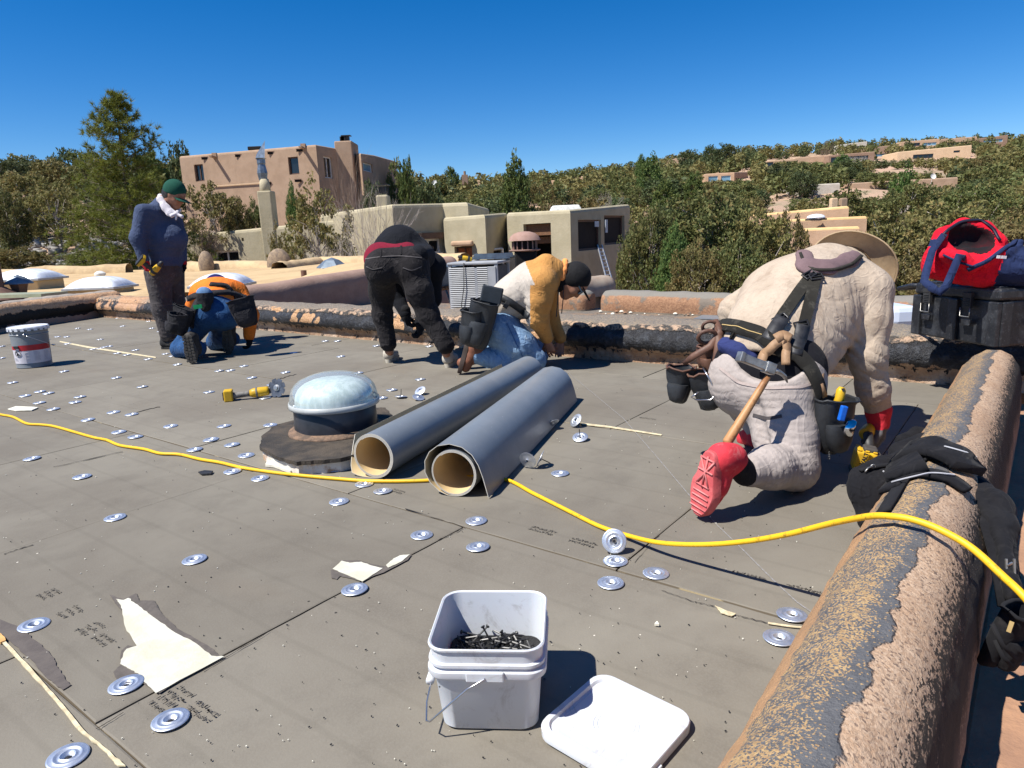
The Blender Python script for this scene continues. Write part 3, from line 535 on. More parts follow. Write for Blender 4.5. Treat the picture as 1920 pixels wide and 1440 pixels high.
def tree_px(proto, px, top, Y, wpx, label, base=None, **k):
    t = J(px, top, Y); zb = float(terr(t.x, t.y)) if base is None else J(px, base, Y).z; return place(proto, (t.x, t.y, zb), wpx / FPX * Y * 1.02, (t.z - zb) * 1.0, label, **k)
nearP = [bush_proto('pinyon_tree', 11 + i, 330, 50, .0165, LP, .085, limbs=46, tm=TW) for i in range(3)]; nearO = [bush_proto('juniper_tree', 31 + i, 330, 50, .0165, LO, .08, limbs=46, tm=TW) for i in range(3)]
nearJ = bush_proto('juniper_tree', 41, 260, 70, .016, LG, .10, cone=.55, bare=.15); nearS = [bush_proto('leafy_shrub', 51 + i, 210, 42, .017, LO, .07, bare=.35, limbs=40, trunkw=.02, tm=TW) for i in range(2)]
midG = [bush_proto('pine_tree', 61 + i, 190, 34, .024, LG, .09, cone=.5) for i in range(2)]; midD = [bush_proto('dark_pinyon_tree', 71 + i, 130, 30, .03, LD, .12) for i in range(2)]
midP = [bush_proto('pinyon_tree', 81 + i, 110, 30, .032, LP, .12, limbs=6) for i in range(3)]; midO = [bush_proto('juniper_tree', 91 + i, 110, 30, .032, LO, .12, limbs=6) for i in range(3)]
# ponderosa with needle tufts
def ponderosa(name, H, Rr, seed=5):
    rn = random.Random(seed); r_ = np.random.default_rng(seed); rt = empty(name, (0, 0, 0)); mb = MB(); top = Vector((.1, 0, H)); mb.tube([(0, 0, -.2), (.05, 0, H * .4), (-.03, 0, H * .75), top], [.17, .12, .07, .02], 8); T = []
    for i in range(96):
        z = H * (.1 + .88 * (i / 96) ** .85); az = i * 2.4 + rn.uniform(-.4, .4); f = (z / H); L = Rr * min(1.0, (1.06 - f) ** .72 * 1.1) * rn.uniform(.62, 1.12) * (.75 if f < .25 else 1); d = Vector((math.cos(az), math.sin(az), rn.uniform(.05, .35)))
        b = Vector((0, 0, z)); e = b + d * L + Vector((0, 0, L * .12)); pts = limb(mb, b, e, .035 * (1 - f) + .012, .006, 4, .06, rn)
        for k in range(int(9 + L * 13)):
            t = rn.uniform(.25, 1); q = b.lerp(e, t) + Vector((rn.gauss(0, 1), rn.gauss(0, 1), rn.gauss(0, .7))) * L * .17 * (1.15 - t * .5); 
            if k % 3 == 0: mb.tube([b.lerp(e, max(0, t - .15)), q], [.008, .004], 3, cap=False)
            dd = (q - b).normalized() * .8 + Vector((0, 0, .6)); T.append((*q, *dd))
    for k in range(60): T.append((rn.gauss(.1, .22), rn.gauss(0, .22), H - rn.uniform(-.05, .5), rn.gauss(0, .4), rn.gauss(0, .4), 1))
    T = np.array(T); nn = 22; c = np.repeat(T[:, :3], nn, 0); ax = np.repeat(T[:, 3:], nn, 0); ax /= np.linalg.norm(ax, axis=1)[:, None]; d = ax * .55 + r_.normal(size=c.shape) * .62; d /= np.linalg.norm(d, axis=1)[:, None]
    L = r_.uniform(.14, .30, (len(c), 1)); s = np.cross(d, r_.normal(size=c.shape)); s /= np.linalg.norm(s, axis=1)[:, None]; s *= .0125
    V_ = np.stack([c - s, c + s, c + d * L + s * .3], 1).reshape(-1, 3); npobj('crown', V_, np.arange(len(V_)).reshape(-1, 3), leafmat('needle', (.12, .15, .028), (.155, .175, .032), (.23, .215, .05), .1), rt); obj('trunk', mb, BK, rt); return rt
t = J(212, 176, 31.5); zb = -3.2; pt = ponderosa('ponderosa_pine', t.z - zb, 3.2); pt.location = (t.x, t.y, zb); props(pt, 'tall bright green long-needled pine behind the standing worker', 'tree'); USED[pt.name] = 1
# bare shrub
def bare(name, seed, lv=6, m=TW, spread=.33, nst=14, thin=.0042):
    rn = random.Random(seed); mb = MB(); rt = empty(name, (0, 0, 0))
    def br(p, d, L, r_, k):
        q = p + d * L; mid = p.lerp(q, .5) + Vector((rn.gauss(0, 1), rn.gauss(0, 1), rn.gauss(0, 1))) * L * .07; mb.tube([p, mid, q], [r_, r_ * .8, r_ * .62], 3, cap=False)
        if k <= 0: return
        for i in range(3 if k > 3 else 2): dd = (d + Vector((rn.gauss(0, 1), rn.gauss(0, 1), rn.gauss(.15, .7))) * spread).normalized(); br(p.lerp(q, rn.uniform(.55, 1)), dd, L * rn.uniform(.6, .88), r_ * .62, k - 1)
    for i in range(nst): a = rn.uniform(0, 6.28); br(Vector((math.cos(a) * .04, math.sin(a) * .04, -.02)), Vector((math.cos(a) * rn.uniform(.1, .55), math.sin(a) * rn.uniform(.1, .55), 1)).normalized(), rn.uniform(.22, .34), thin * rn.uniform(.7, 1.6), lv - 1)
    obj('branches', mb, m, rt); return rt
bs = [bare('bare_shrub', 3), bare('bare_shrub', 4, m=TWB, nst=12)]
tree_px(bs[0], 690, 255, 28.5, 175, 'tall bare grey shrub left of the bending worker, above the tan parapet', cat='shrub')
tree_px(bs[0], 615, 395, 27, 150, 'low bare grey twiggy shrub above the slanting tan parapet', cat='shrub')
tree_px(bs[0], 560, 425, 27.5, 110, 'low bare grey shrub right of the olive house window', cat='shrub')
tree_px(bs[0], 760, 390, 28, 120, 'bare grey shrub against the curved olive house wall', cat='shrub')
tree_px(bs[1], 650, 262, 46, 90, 'brown leafless tree in front of the tall brown house', cat='tree')
tree_px(bs[1], 370, 380, 34, 100, 'brown twiggy bush behind the green cap', cat='shrub')
tree_px(nearS[0], 588, 345, 30, 142, 'yellow-green leafy shrub between the two olive house walls', cat='shrub')
tree_px(nearS[1], 395, 345, 37, 120, 'brown-green bush behind the standing worker, below the tall brown house', cat='shrub')
tree_px(nearS[0], 520, 430, 27, 60, 'green and grey bush growing in front of the olive wall corner', cat='shrub')
for px, top, Y, wd, pr_, lab in [
    (437, 375, 37, 60, nearO[0], 'small dark juniper right of the green cap'), (478, 372, 38, 45, nearP[0], 'narrow dark juniper beside the olive chimney'), (545, 345, 40, 40, nearJ, 'pointed juniper tip behind the yellow-green shrub'),
    (45, 318, 42, 150, nearO[1], 'broad olive juniper on the left slope above the grey stones'), (100, 345, 38, 110, nearS[1], 'grey-brown bush beside the tall pine'), (5, 352, 36, 70, nearP[1], 'dark green juniper at the left edge'),
    (30, 462, 32, 120, nearO[2], 'large brown-green bush on the left below the grey stones'), (165, 468, 33, 110, nearP[2], 'green bush below the tall pine'), (262, 452, 33.5, 90, nearO[0], 'bush behind the standing worker at hip height'), (-60, 440, 32, 110, nearP[0], 'bush cut off by the left edge of the picture'),
    (333, 263, 62, 46, midD[0], 'dark rounded juniper left of the tall brown house'), (120, 275, 70, 60, midD[1], 'dark juniper on the left skyline beside the tall pine'), (40, 300, 75, 90, midD[0], 'dark juniper on the skyline at far left'), (0, 296, 72, 60, midD[1], 'dark juniper where the skyline meets the left edge'), (80, 300, 66, 50, midO[0], 'pale bare-looking juniper on the left skyline'),
    (740, 300, 62, 50, midP[0], 'olive pinyon right of the tall brown house'), (762, 296, 58, 44, midG[0], 'bright green pine right of the tall brown house'), (965, 291, 60, 74, midG[1], 'tall green pine rising above the flat olive house'), (800, 335, 60, 60, midD[0], 'dark juniper behind the curved olive house'), (700, 335, 52, 60, midD[1], 'dark juniper behind the olive chimney cap'),
    (1335, 352, 28.5, 215, nearP[1], 'large grey-green pinyon right of the olive house, the widest of the row'), (1222, 392, 27.5, 125, nearP[2], 'pinyon beside the corner of the shaded olive wall'), (1264, 425, 25.5, 92, nearJ, 'bright green pointed juniper in front of the grey-green pinyons'), (1425, 385, 27, 150, nearO[1], 'olive pinyon left of the bucket hat'), (1480, 400, 29, 90, nearS[1], 'thin sunlit bush in front of the tan stepped house'),
    (1390, 440, 24.5, 120, nearP[0], 'low dark green pinyon left of the kneeling worker in the hat'), (1310, 455, 24.5, 110, nearO[0], 'low olive bush between the pinyons'), (1190, 420, 30, 70, nearP[0], 'dark pinyon behind the ladder wall corner'),
    (1680, 395, 27, 190, nearO[2], 'golden olive pinyon right of the tan stepped house'), (1800, 372, 29, 250, nearO[1], 'broad golden pinyon behind the red bag'), (1900, 400, 25, 200, nearO[0], 'golden pinyon at the right edge above the red bag'), (1650, 480, 23, 140, nearP[1], 'green pinyon right of the bucket hat'), (1740, 455, 22.5, 150, nearO[2], 'olive pinyon left of the red bag'), (1590, 350, 60, 95, midP[1], 'olive juniper above the tan stepped house'), (1700, 345, 48, 130, nearP[2], 'grey-green pinyon above the golden pinyons'), (1830, 340, 46, 160, nearP[0], 'green pinyon upslope of the red bag'), (1930, 320, 60, 120, midP[2], 'pinyon high on the right edge'),
    (1219, 290, 118, 60, midG[1], 'large green pine standing on the slope above the olive house'), (1203, 290, 170, 30, midG[0], 'dark pointed pine on the skyline'), (1290, 279, 190, 38, midD[0], 'round dark juniper on the skyline'), (1333, 271, 200, 34, midD[1], 'left one of the two tallest junipers on the right skyline'), (1362, 267, 200, 40, midD[0], 'right one of the two tallest junipers on the right skyline'), (1302, 322, 90, 50, midG[0], 'bright green pine left of the small windowed hillside house')]:
    tree_px(pr_, px, top, Y, wd, lab)
tree_px(bs[0], 1608, 285, 150, 75, 'pale leafless cottonwood on the hillside below the brown house', cat='tree'); tree_px(bs[1], 1549, 262, 200, 30, 'leafless tree on the skyline beside the brown hillside house', cat='tree'); tree_px(bs[0], 1135, 335, 70, 50, 'grey leafless bush behind the flat olive house roof', cat='shrub'); tree_px(bs[0], 745, 345, 50, 60, 'grey leafless bush behind the olive chimney', cat='shrub')
# no tree may stand in front of these hillside houses: pixel windows kept clear in depth
KEEP = [(335, 705, 400, 55), (1323, 1402, 342, 150), (1436, 1560, 306, 215), (1555, 1685, 302, 190), (1684, 1825, 298, 185), (1485, 1645, 372, 88), (1650, 1797, 350, 92), (1440, 1628, 470, 50), (790, 870, 368, 100), (1022, 1098, 345, 130), (1570, 1890, 272, 230), (640, 1182, 560, 42), (340, 640, 480, 42), (1640, 1760, 325, 130), (20, 125, 450, 40)]
HB = []   # building footprints to avoid
def scatter(n, ymin, ymax, minsep, fn, seed, azr=(-.82, .84)):
    r_ = random.Random(seed); pts = []; tries = 0
    while len(pts) < n and tries < n * 60:
        tries += 1; a = r_.uniform(*azr); y = math.sqrt(r_.uniform(ymin ** 2, ymax ** 2)); x = a * y; D = float(np.interp(a, _az, _D))
        if y > D * 1.03: continue
        h = r_.uniform(2.6, 4.6) * (1.0 if y < 120 else 1.1); w_ = h * r_.uniform(.85, 1.3); z = float(terr(x, y))
        px, py = ppx((x, y, z)); tx, ty = ppx((x, y, z + h)); hw = w_ * .5 / y * FPX; bad = False
        for (a0, a1, yb, Yb) in KEEP:
            if a0 - hw * .8 < px < a1 + hw * .8 and y < Yb + 12 and ty < yb - 3:
                hm = (py - yb + 3) / FPX * y
                if hm < 1.1 or y > Yb - 4: bad = True; break
                h = min(h, hm); w_ = min(w_, h * 1.5); ty = ppx((x, y, z + h))[1]; hw = w_ * .5 / y * FPX
        if bad: continue
        if any((x - q[0]) ** 2 + (y - q[1]) ** 2 < (minsep * (1 + y / 300)) ** 2 for q in pts): continue
        pts.append((x, y, z, w_, h)); fn(x, y, z, w_, h, r_)
    return pts
GL = 'olive and dark green pinyons and junipers dotted over the hillside'
def one(x, y, z, w_, h, r_):
    k = r_.random(); pr_, lab, g = (r_.choice(midP), 'rounded grey-green pinyon among the trees covering the hillside', 'pinyons covering the hillside') if k < .42 else (r_.choice(midO), 'yellowish olive juniper among the trees covering the hillside', 'junipers covering the hillside') if k < .75 else (r_.choice(midD), 'dark green pinyon among the trees covering the hillside', 'dark pinyons covering the hillside') if k < .93 else (r_.choice(midG), 'bright green pine among the trees covering the hillside', 'pines on the hillside')
    if k >= .93: h *= 1.3
    place(pr_, (x, y, z - .15), w_, h, lab, g, rz=r_.uniform(0, 6.28))
scatter(200, 40, 135, 3.4, one, 21)
# far wood
FV = []; FF = []; FM = []; base_r = np.random.default_rng(77); lowp = []
for s in range(6):
    C = base_r.normal(size=(46, 3)); C /= np.linalg.norm(C, axis=1)[:, None]; C = C * base_r.uniform(.5, 1, (46, 1)) * .42 + np.array([0, 0, .5]); V_, F_ = leaves(C, np.full(46, .15), 5, .085, base_r); lowp.append(V_)
cnt = [0]
def far(x, y, z, w_, h, r_):
    V_ = lowp[r_.randrange(6)]; a = r_.uniform(0, 6.28); c, s = math.cos(a), math.sin(a); Q = V_ @ np.array([[c * w_, s * w_, 0], [-s * w_, c * w_, 0], [0, 0, h]]) + np.array([x, y, z - .2]); FV.append(Q); FM.append(np.full(len(Q) // 4, r_.choice([0, 0, 1, 1, 2]))); cnt[0] += 1
scatter(1500, 105, 275, 2.9, far, 22)
V_ = np.concatenate(FV); npobj('far_woodland', V_, np.arange(len(V_)).reshape(-1, 4), [LP, LO, LD], midx=np.concatenate(FM), origin=(0, 0, 0), kind='stuff', label='distant mass of pinyon and juniper covering the upper hillside', cat='woodland')
# ground scrub between trees
r_ = np.random.default_rng(5); n = 2600; a = r_.uniform(-.85, .88, n); y = np.sqrt(r_.uniform(34 ** 2, 250 ** 2, n)); x = a * y; z = terr(x, y); C = np.stack([x, y, z + .25], 1); V_, F_ = leaves(C, r_.uniform(.25, .7, n), 10, .16, r_, .6)
npobj('ground_scrub', V_, F_, leafmat('scrub', (.22, .17, .10), (.16, .14, .07), (.28, .22, .14)), origin=(0, 0, 0), kind='stuff', label='low dry scrub scattered over the bare slopes', cat='scrub')
# grey stones on the left slope
r_ = np.random.default_rng(8); n = 420; V0 = []; F0 = []; b = 0
for i in range(n):
    px, Y_ = r_.uniform(-30, 240), r_.uniform(29, 44); t = J(px, 430, Y_); z = float(terr(t.x, t.y)); s = r_.uniform(.1, .3); q = np.array([(-1, -1, -1), (1, -1, -1), (1, 1, -1), (-1, 1, -1), (-1, -1, 1), (1, -1, 1), (1, 1, 1), (-1, 1, 1)], float) * r_.uniform(.6, 1.1, (8, 3)) * s * np.array([1.2, 1, .6]); an = r_.uniform(0, 6); c, s_ = math.cos(an), math.sin(an)
    q = q @ np.array([[c, s_, 0], [-s_, c, 0], [0, 0, 1]]) + np.array([t.x, t.y, z + .08]); V0.append(q); F0.append(np.array([(3, 2, 1, 0), (4, 5, 6, 7), (0, 1, 5, 4), (1, 2, 6, 5), (2, 3, 7, 6), (3, 0, 4, 7)]) + b); b += 8
npobj('loose_stones', np.concatenate(V0), np.concatenate(F0), mat('stone_grey', (.34, .33, .31), (.22, .21, .2), vs=3), origin=(0, 0, 0), kind='stuff', label='grey loose stones spread over the left slope', cat='stones')
# ================================================================ HOUSES
def stucco(name, c, c2, s=1.2):
    x = N(name); p = pos(x); a = x.mix(x.ss(x.noise(s, 5, .65, p), .35, .68), c, c2); st = x.noise(2.2, 4, .7, x.map(p, scale=(1, 1, .18))); a = x.mix(x.math('MULTIPLY', x.ss(st, .55, .75), .4), a, tuple(q * .78 for q in c2))
    x.col(a); x.set(rough=.93, spec=.2); x.bump(x.noise(14, 5, .75, p), .5, .03); return x.m
S_PINK = stucco('stucco_pink', (.39, .275, .19), (.33, .23, .155)); S_OLIVE = stucco('stucco_olive', (.42, .37, .255), (.36, .315, .21)); S_TAN = stucco('stucco_tan', (.48, .33, .22), (.42, .28, .18)); S_PEACH = stucco('stucco_peach', (.62, .45, .29), (.56, .4, .25)); S_GREY = stucco('stucco_grey', (.48, .44, .38), (.42, .38, .32)); S_DARK = stucco('stucco_dark', (.30, .2, .14), (.26, .17, .12))
S_YEL = mat('foam_cap', (.66, .46, .22), (.58, .38, .17), vs=1.5)
GLASS = mat('window_glass', (.012, .014, .017), rough=.12, spec=.7); GLB = mat('window_sky', (.16, .3, .4), (.1, .2, .3), rough=.06, spec=1.0, vs=.5); DKR = mat('dark_room', (.012, .010, .009), rough=.9); WFR = mat('white_frame', (.7, .7, .66), rough=.5); BFR = mat('brown_frame', (.12, .07, .05), rough=.6); WOOD = mat('rough_timber', (.2, .1, .05), (.12, .06, .03), vs=20, bump=.5); ALU = mat('aluminium', (.62, .64, .67), rough=.35, metal=.8); IRON = mat('iron', (.03, .03, .03), rough=.5)  # the blue window glass has reflected sky put into its colour
def inset(poly, d):
    n = len(poly); out = []
    for i in range(n):
        a, b, c = Vector(poly[i - 1]), Vector(poly[i]), Vector(poly[(i + 1) % n]); e1 = (b - a).normalized(); e2 = (c - b).normalized(); n1 = Vector((-e1.y, e1.x)); n2 = Vector((-e2.y, e2.x)); m = (n1 + n2); m = m / max(.25, m.dot(n1)); m = m / 1.0; out.append(b + m * d)
    return out
def house(name, label, corners, z0, m, wins=(), cat='house', depth=.3, capm=None):
    """corners: counter-clockwise (x, y, ztop); wins: (edge, px0, py0, px1, py1, kind)"""
    n = len(corners); poly = [Vector((c[0], c[1])) for c in corners]; zt = [c[2] for c in corners]; cen = sum(poly, Vector((0, 0))) / n
    rt = empty(name, (cen.x, cen.y, z0), label, cat); mb = MB(); wl = []
    for e in range(n):
        p, q = poly[e], poly[(e + 1) % n]; d = q - p; L = d.length; d.normalize(); nrm = Vector((d.y, -d.x)); ops = []
        for wn in wins:
            if wn[0] != e: continue
            pts = []
            for (a, b) in ((wn[1], wn[2]), (wn[3], wn[4]), (wn[1], wn[4]), (wn[3], wn[2])):
                r_ = ray(a, b); t = ((p.x - CO.x) * nrm.x + (p.y - CO.y) * nrm.y) / (r_.x * nrm.x + r_.y * nrm.y); h = CO + r_ * t; pts.append(((h.x - p.x) * d.x + (h.y - p.y) * d.y, h.z))
            s0, s1 = sorted([sum(q_[0] for q_ in (pts[0], pts[2])) / 2, sum(q_[0] for q_ in (pts[1], pts[3])) / 2]); za, zb = sorted([(pts[1][1] + pts[2][1]) / 2, (pts[0][1] + pts[3][1]) / 2])
            s0 = max(.05, s0); s1 = min(L - .05, s1); ops.append((s0, s1, za, zb)); wl.append((p, d, nrm, s0, s1, za, zb, wn[5], wn[6:] ))
        zA, zB = zt[e] - .16, zt[(e + 1) % n] - .16; S_ = sorted({0, L, *[o[0] for o in ops], *[o[1] for o in ops]}); Zs = sorted({z0, *[o[2] for o in ops], *[o[3] for o in ops]})
        P3 = lambda s, z, k=0: (p.x + d.x * s - nrm.x * k, p.y + d.y * s - nrm.y * k, z)
        for i in range(len(S_) - 1):
            a, b = S_[i], S_[i + 1]
            for j in range(len(Zs)):
                z1 = Zs[j]; top = j == len(Zs) - 1
                if top: mb.add([P3(a, z1), P3(b, z1), P3(b, zA + (zB - zA) * b / L), P3(a, zA + (zB - zA) * a / L)], [(0, 1, 2, 3)]); continue
                z2 = Zs[j + 1]
                if any(o[0] <= (a + b) / 2 <= o[1] and o[2] <= (z1 + z2) / 2 <= o[3] for o in ops): continue
                mb.add([P3(a, z1), P3(b, z1), P3(b, z2), P3(a, z2)], [(0, 1, 2, 3)])
        for (s0, s1, za, zb) in ops:
            for (A, B) in (((s0, za), (s1, za)), ((s1, za), (s1, zb)), ((s1, zb), (s0, zb)), ((s0, zb), (s0, za))): mb.add([P3(*A), P3(*B), P3(*B, depth), P3(*A, depth)], [(0, 1, 2, 3)])
    rings = [(0, .16), (.03, .06), (.1, .0), (.32, 0), (.36, .3)]; prev = None; b0 = len(mb.v)
    for (i_, dz) in rings: pi_ = inset(poly, i_); mb.v += [(q.x, q.y, zt[k] - dz) for k, q in enumerate(pi_)]
    for r_ in range(4):
        for k in range(n): k2 = (k + 1) % n; a = b0 + r_ * n; mb.f.append((a + k, a + k2, a + n + k2, a + n + k)); mb.m.append(1 if capm and r_ >= 0 else 0)
    mb.f.append(tuple(b0 + 4 * n + k for k in range(n))); mb.m.append(0)
    obj('wall', mb, [m, capm or m], rt)
    for (p, d, nrm, s0, s1, za, zb, kind, ex) in wl:
        P3 = lambda s, z, k=0: Vector((p.x + d.x * s - nrm.x * k, p.y + d.y * s - nrm.y * k, z)); M3 = Matrix(((d.x, -nrm.x, 0), (d.y, -nrm.y, 0), (0, 0, 1))); w_ = s1 - s0; h = zb - za; c = lambda s, z, k: P3(s, z, k)
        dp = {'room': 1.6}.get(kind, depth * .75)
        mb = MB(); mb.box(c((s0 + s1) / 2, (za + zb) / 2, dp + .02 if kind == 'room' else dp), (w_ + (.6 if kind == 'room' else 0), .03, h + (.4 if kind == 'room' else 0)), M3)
        wo_ = obj({'door': 'door', 'room': 'recess'}.get(kind, 'window'), mb, {'door': mat('door_wood', (.42, .13, .04), (.3, .09, .03), vs=8, rough=.5), 'room': DKR, 'dark': DKR, 'blue': GLB}.get(kind, GLASS), rt)  # room panel is painted near-black for the unlit inside
        fm = WFR if kind in ('white', 'blue') else BFR; fw = min(.09, w_ * .1)
        if kind != 'room':
            mb = MB()
            for (cs, cz, a, b) in ((s0 + fw / 2, (za + zb) / 2, fw, h), (s1 - fw / 2, (za + zb) / 2, fw, h), ((s0 + s1) / 2, za + fw / 2, w_ - 2 * fw, fw), ((s0 + s1) / 2, zb - fw / 2, w_ - 2 * fw, fw)): mb.box(c(cs, cz, dp - .05), (a, .06, b), M3)
            if ex: 
                for q in range(1, ex[0]): mb.box(c(s0 + w_ * q / ex[0], (za + zb) / 2, dp - .045), (fw * .8, .05, h - 2 * fw), M3)
            obj('frame', mb, fm, wo_)
        if kind == 'room':
            mb = MB(); mb.box(c((s0 + s1) / 2, zb - .28, .4), (w_ - .02, .35, .5), M3); mb.box(c((s0 + s1) / 2, zb - .75, .7), (w_ - .02, .3, .3), M3); obj('timber_lintel', mb, WOOD, wo_)
    return rt
def K(px, py, Y): p = J(px, py, Y); return (p.x, p.y, p.z)
def addpart(rt, name, mb, m, **k): return obj(name, mb, m, rt, **k)
def canale(rt, px, py, Y, dx=.22, L=.9, h=.35):
    p = J(px, py, Y); mb = MB(); mb.box(p + Vector((0, -L / 2, 0)), (dx, L, .12)); mb.box(p + Vector((0, 0, .15)), (dx * 1.6, .3, h)); addpart(rt, 'canale', mb, S_PINK)
def vent(rt, px, py, Y, w_=.5, h=.18):
    p = J(px, py, Y); mb = MB(); mb.box(p + Vector((0, -.02, 0)), (w_, .05, h)); mb.box(p + Vector((0, -.06, h / 2 + .02)), (w_ * 1.1, .08, .04), mi=1); addpart(rt, 'vent', mb, [DKR, S_DARK])
# tall brown house
A, B, C_ = K(336, 293, 58), K(592, 271, 54.5), K(637, 279, 57.8)
back = (A[0] + C_[0] - B[0], A[1] + C_[1] - B[1] + 6, A[2]); c2 = (C_[0] + 1.2, C_[1] + 6, C_[2])
h1 = house('house', 'tall two-storey brown stucco house with chimney, on the slope behind the standing worker', [A, B, C_, c2, back], -1, S_PINK, [(0, 365, 308, 382, 340, 'plain', 2), (0, 541, 294, 560, 327, 'plain'), (1, 608, 294, 624, 334, 'white', 2)])
for px, py in ((403, 291), (569, 274)):
    f = (px - 336) / 256; canale(h1, px, py + 4, 58 - 3.5 * f - .0)
for px, py in ((384, 297), (447, 292), (508, 287), (562, 282), (559, 339), (502, 344)): f = (px - 336) / 256; vent(h1, px, py, 58 - 3.5 * f - .04)
mb = MB(); a_, b_ = J(400, 348, 57.1), J(500, 343, 55.7); mb.box((a_ + b_) / 2, ((a_ - b_).length, .05, .08), Matrix.Rotation(math.atan2(b_.y - a_.y, b_.x - a_.x), 3, 'Z')); addpart(h1, 'ledge', mb, S_PEACH)
def blk(rt, name, x0, x1, yt, Y, dep, zb, m, bev=.08):
    p, q = J(x0, yt, Y), J(x1, yt, Y); mb = MB(); mb.prism([(p.x, Y), (q.x, Y), (q.x, Y + dep), (p.x, Y + dep)], zb, (p.z + q.z) / 2); return addpart(rt, name, mb, m, bevel=bev)
ch = blk(h1, 'chimney', 626, 659, 264, 57.2, 2.5, -1, S_PINK)
for a_, b_, t in ((638, 648, 258), (640, 646, 256)): p, q = J(a_, t, 58), J(b_, t, 58); mb = MB(); mb.box((p + q) / 2 + Vector((0, 0, -.2)), ((q - p).x, .5, .5)); obj('flue', mb, IRON, ch)
p = J(650, 261, 58); mb = MB(); mb.box(p, (.4, .4, .35)); mb.box(p + Vector((0, 0, .25)), (.7, .6, .06)); obj('flue_cap', mb, IRON, ch)
D, E_, F_ = K(661, 288, 59), K(676, 287, 57), K(703, 291, 60.5)
house('house', 'open corner wing of brown house right of its chimney with bright window', [D, E_, F_, (F_[0] + 1, F_[1] + 5, F_[2]), (D[0], D[1] + 6, D[2])], -1, S_PINK, [(1, 681, 306, 699, 322, 'blue')])
mb = MB(); p = J(480, 279, 62); mb.box(p, (1.1, 1, .3)); o = obj('roof_vent', mb, DKR, bevel=.05); props(o, 'dark low vent on the roof edge of the tall brown house', 'vent')
# olive house, left part
A, B = K(330, 443, 36.5), K(640, 412, 35)
h2 = house('house', 'low olive stucco wing with sliding window, left of the twiggy shrubs', [A, B, (B[0] + 1.5, B[1] + 8, B[2]), (A[0], A[1] + 9, A[2])], -3.3, S_OLIVE, [(0, 402, 470, 448, 492, 'white', 2), (0, 379, 448, 388, 454, 'plain'), (0, 453, 446, 457, 452, 'plain')])
p, q = J(484, 378, 35.6), J(510, 376, 35.6); mb = MB(); cx = (p.x + q.x) / 2; w_ = q.x - p.x; mb.box((cx, 35.9, p.z / 2 + .2), (w_, .75, p.z + .6)); addpart(h2, 'chimney', mb, S_OLIVE, bevel=.06)
mb = MB(); t = J(492, 345, 36); mb.lathe([(.3, 0), (.26, .5), (.22, .8)], (cx - .03, 35.9, p.z + .28), seg=10); addpart(h2, 'chimney_neck', mb, S_OLIVE, smooth=True)
mb = MB(); mb.lathe([(.2, 0), (.26, .35), (.19, .75), (.21, .8), (.21, 1.0), (.27, 1.05)], (cx - .08, 35.9, p.z + 1.02), seg=8); mb.add([(cx - .35, 35.9, p.z + 2.05), (cx + .18, 35.7, p.z + 2.05), (cx + .22, 35.9, p.z + 2.9), (cx - .33, 36.1, p.z + 2.3)], [(0, 1, 2), (0, 2, 3), (0, 3, 1), (1, 3, 2)]); addpart(h2, 'chimney_cowl', mb, mat('cowl', (.22, .27, .33), (.14, .17, .2), rough=.4, metal=.6))
def lamp(px, top, bot, Y, lab, post=False):
    t, b = J(px, top, Y), J(px, bot, Y); H = t.z - b.z; rt = empty('lamp', b, lab, 'lamp'); hh = H if not post else H * .5; zb = t.z - hh
    mb = MB(); c = Vector((t.x, t.y, zb)); mb.lathe([(hh * .22, 0), (hh * .3, hh * .1), (hh * .38, hh * .62)], c, seg=6); obj('lantern_glass', mb, mat('lamp_glass', (.2, .21, .2), rough=.2, spec=.8), rt)
    mb = MB(); mb.lathe([(hh * .48, hh * .6), (hh * .3, hh * .78), (hh * .08, hh * .95), (hh * .04, hh * 1.0)], c, seg=6)
    for k in range(6): a = k * PI / 3; mb.tube([c + Vector((math.cos(a) * hh * .23, math.sin(a) * hh * .23, 0)), c + Vector((math.cos(a) * hh * .4, math.sin(a) * hh * .4, hh * .62))], hh * .03, 4)
    if post: mb.tube([b, c + Vector((0, 0, .02))], H * .035, 6)
    else: mb.tube([c + Vector((0, .3, .1)), c + Vector((0, .15, hh * 1.1)), c + Vector((0, 0, hh))], .025, 5)
    obj('lamp_frame', mb, IRON, rt)
lamp(389, 472, 486, 35.6, 'black wall lantern left of the olive house sliding window')
# olive house, middle curved wall
A, B, C_, D = K(600, 402, 36), K(735, 383, 31.5), K(830, 381, 33.8), K(877, 379, 33.2)
h3 = house('house', 'olive stucco section with curved wall and chimney behind the bare shrub', [A, B, C_, D, (D[0] + .8, D[1] + 8, D[2]), (A[0], A[1] + 9, A[2])], -3.3, S_OLIVE, [(1, 786, 448, 828, 476, 'white', 2)])
p, q = J(705, 366, 32.6), J(728, 364, 32.6); mb = MB(); cx = (p.x + q.x) / 2; mb.box((cx, 32.8, p.z - 1), (q.x - p.x, .7, 2)); addpart(h3, 'chimney', mb, S_OLIVE, bevel=.08)
mb = MB(); z = p.z + .02
for sx in (-.24, .24):
    for sy in (-.2, .2): mb.tube([(cx + sx, 32.8 + sy, z - .1), (cx + sx, 32.8 + sy, z + .4)], .02, 4)
mb.box((cx, 32.8, z + .42), (.62, .56, .04)); mb.box((cx, 32.8, z + .2), (.3, .3, .3)); addpart(h3, 'spark_cap', mb, IRON)
p, q = J(778, 443, 32.5), J(830, 441, 33.6); mb = MB(); mb.box((p + q) / 2 + Vector((0, -.15, 0)), ((q - p).length, .2, .28), Matrix.Rotation(math.atan2(q.y - p.y, q.x - p.x), 3, 'Z')); addpart(h3, 'timber_lintel', mb, BFR)
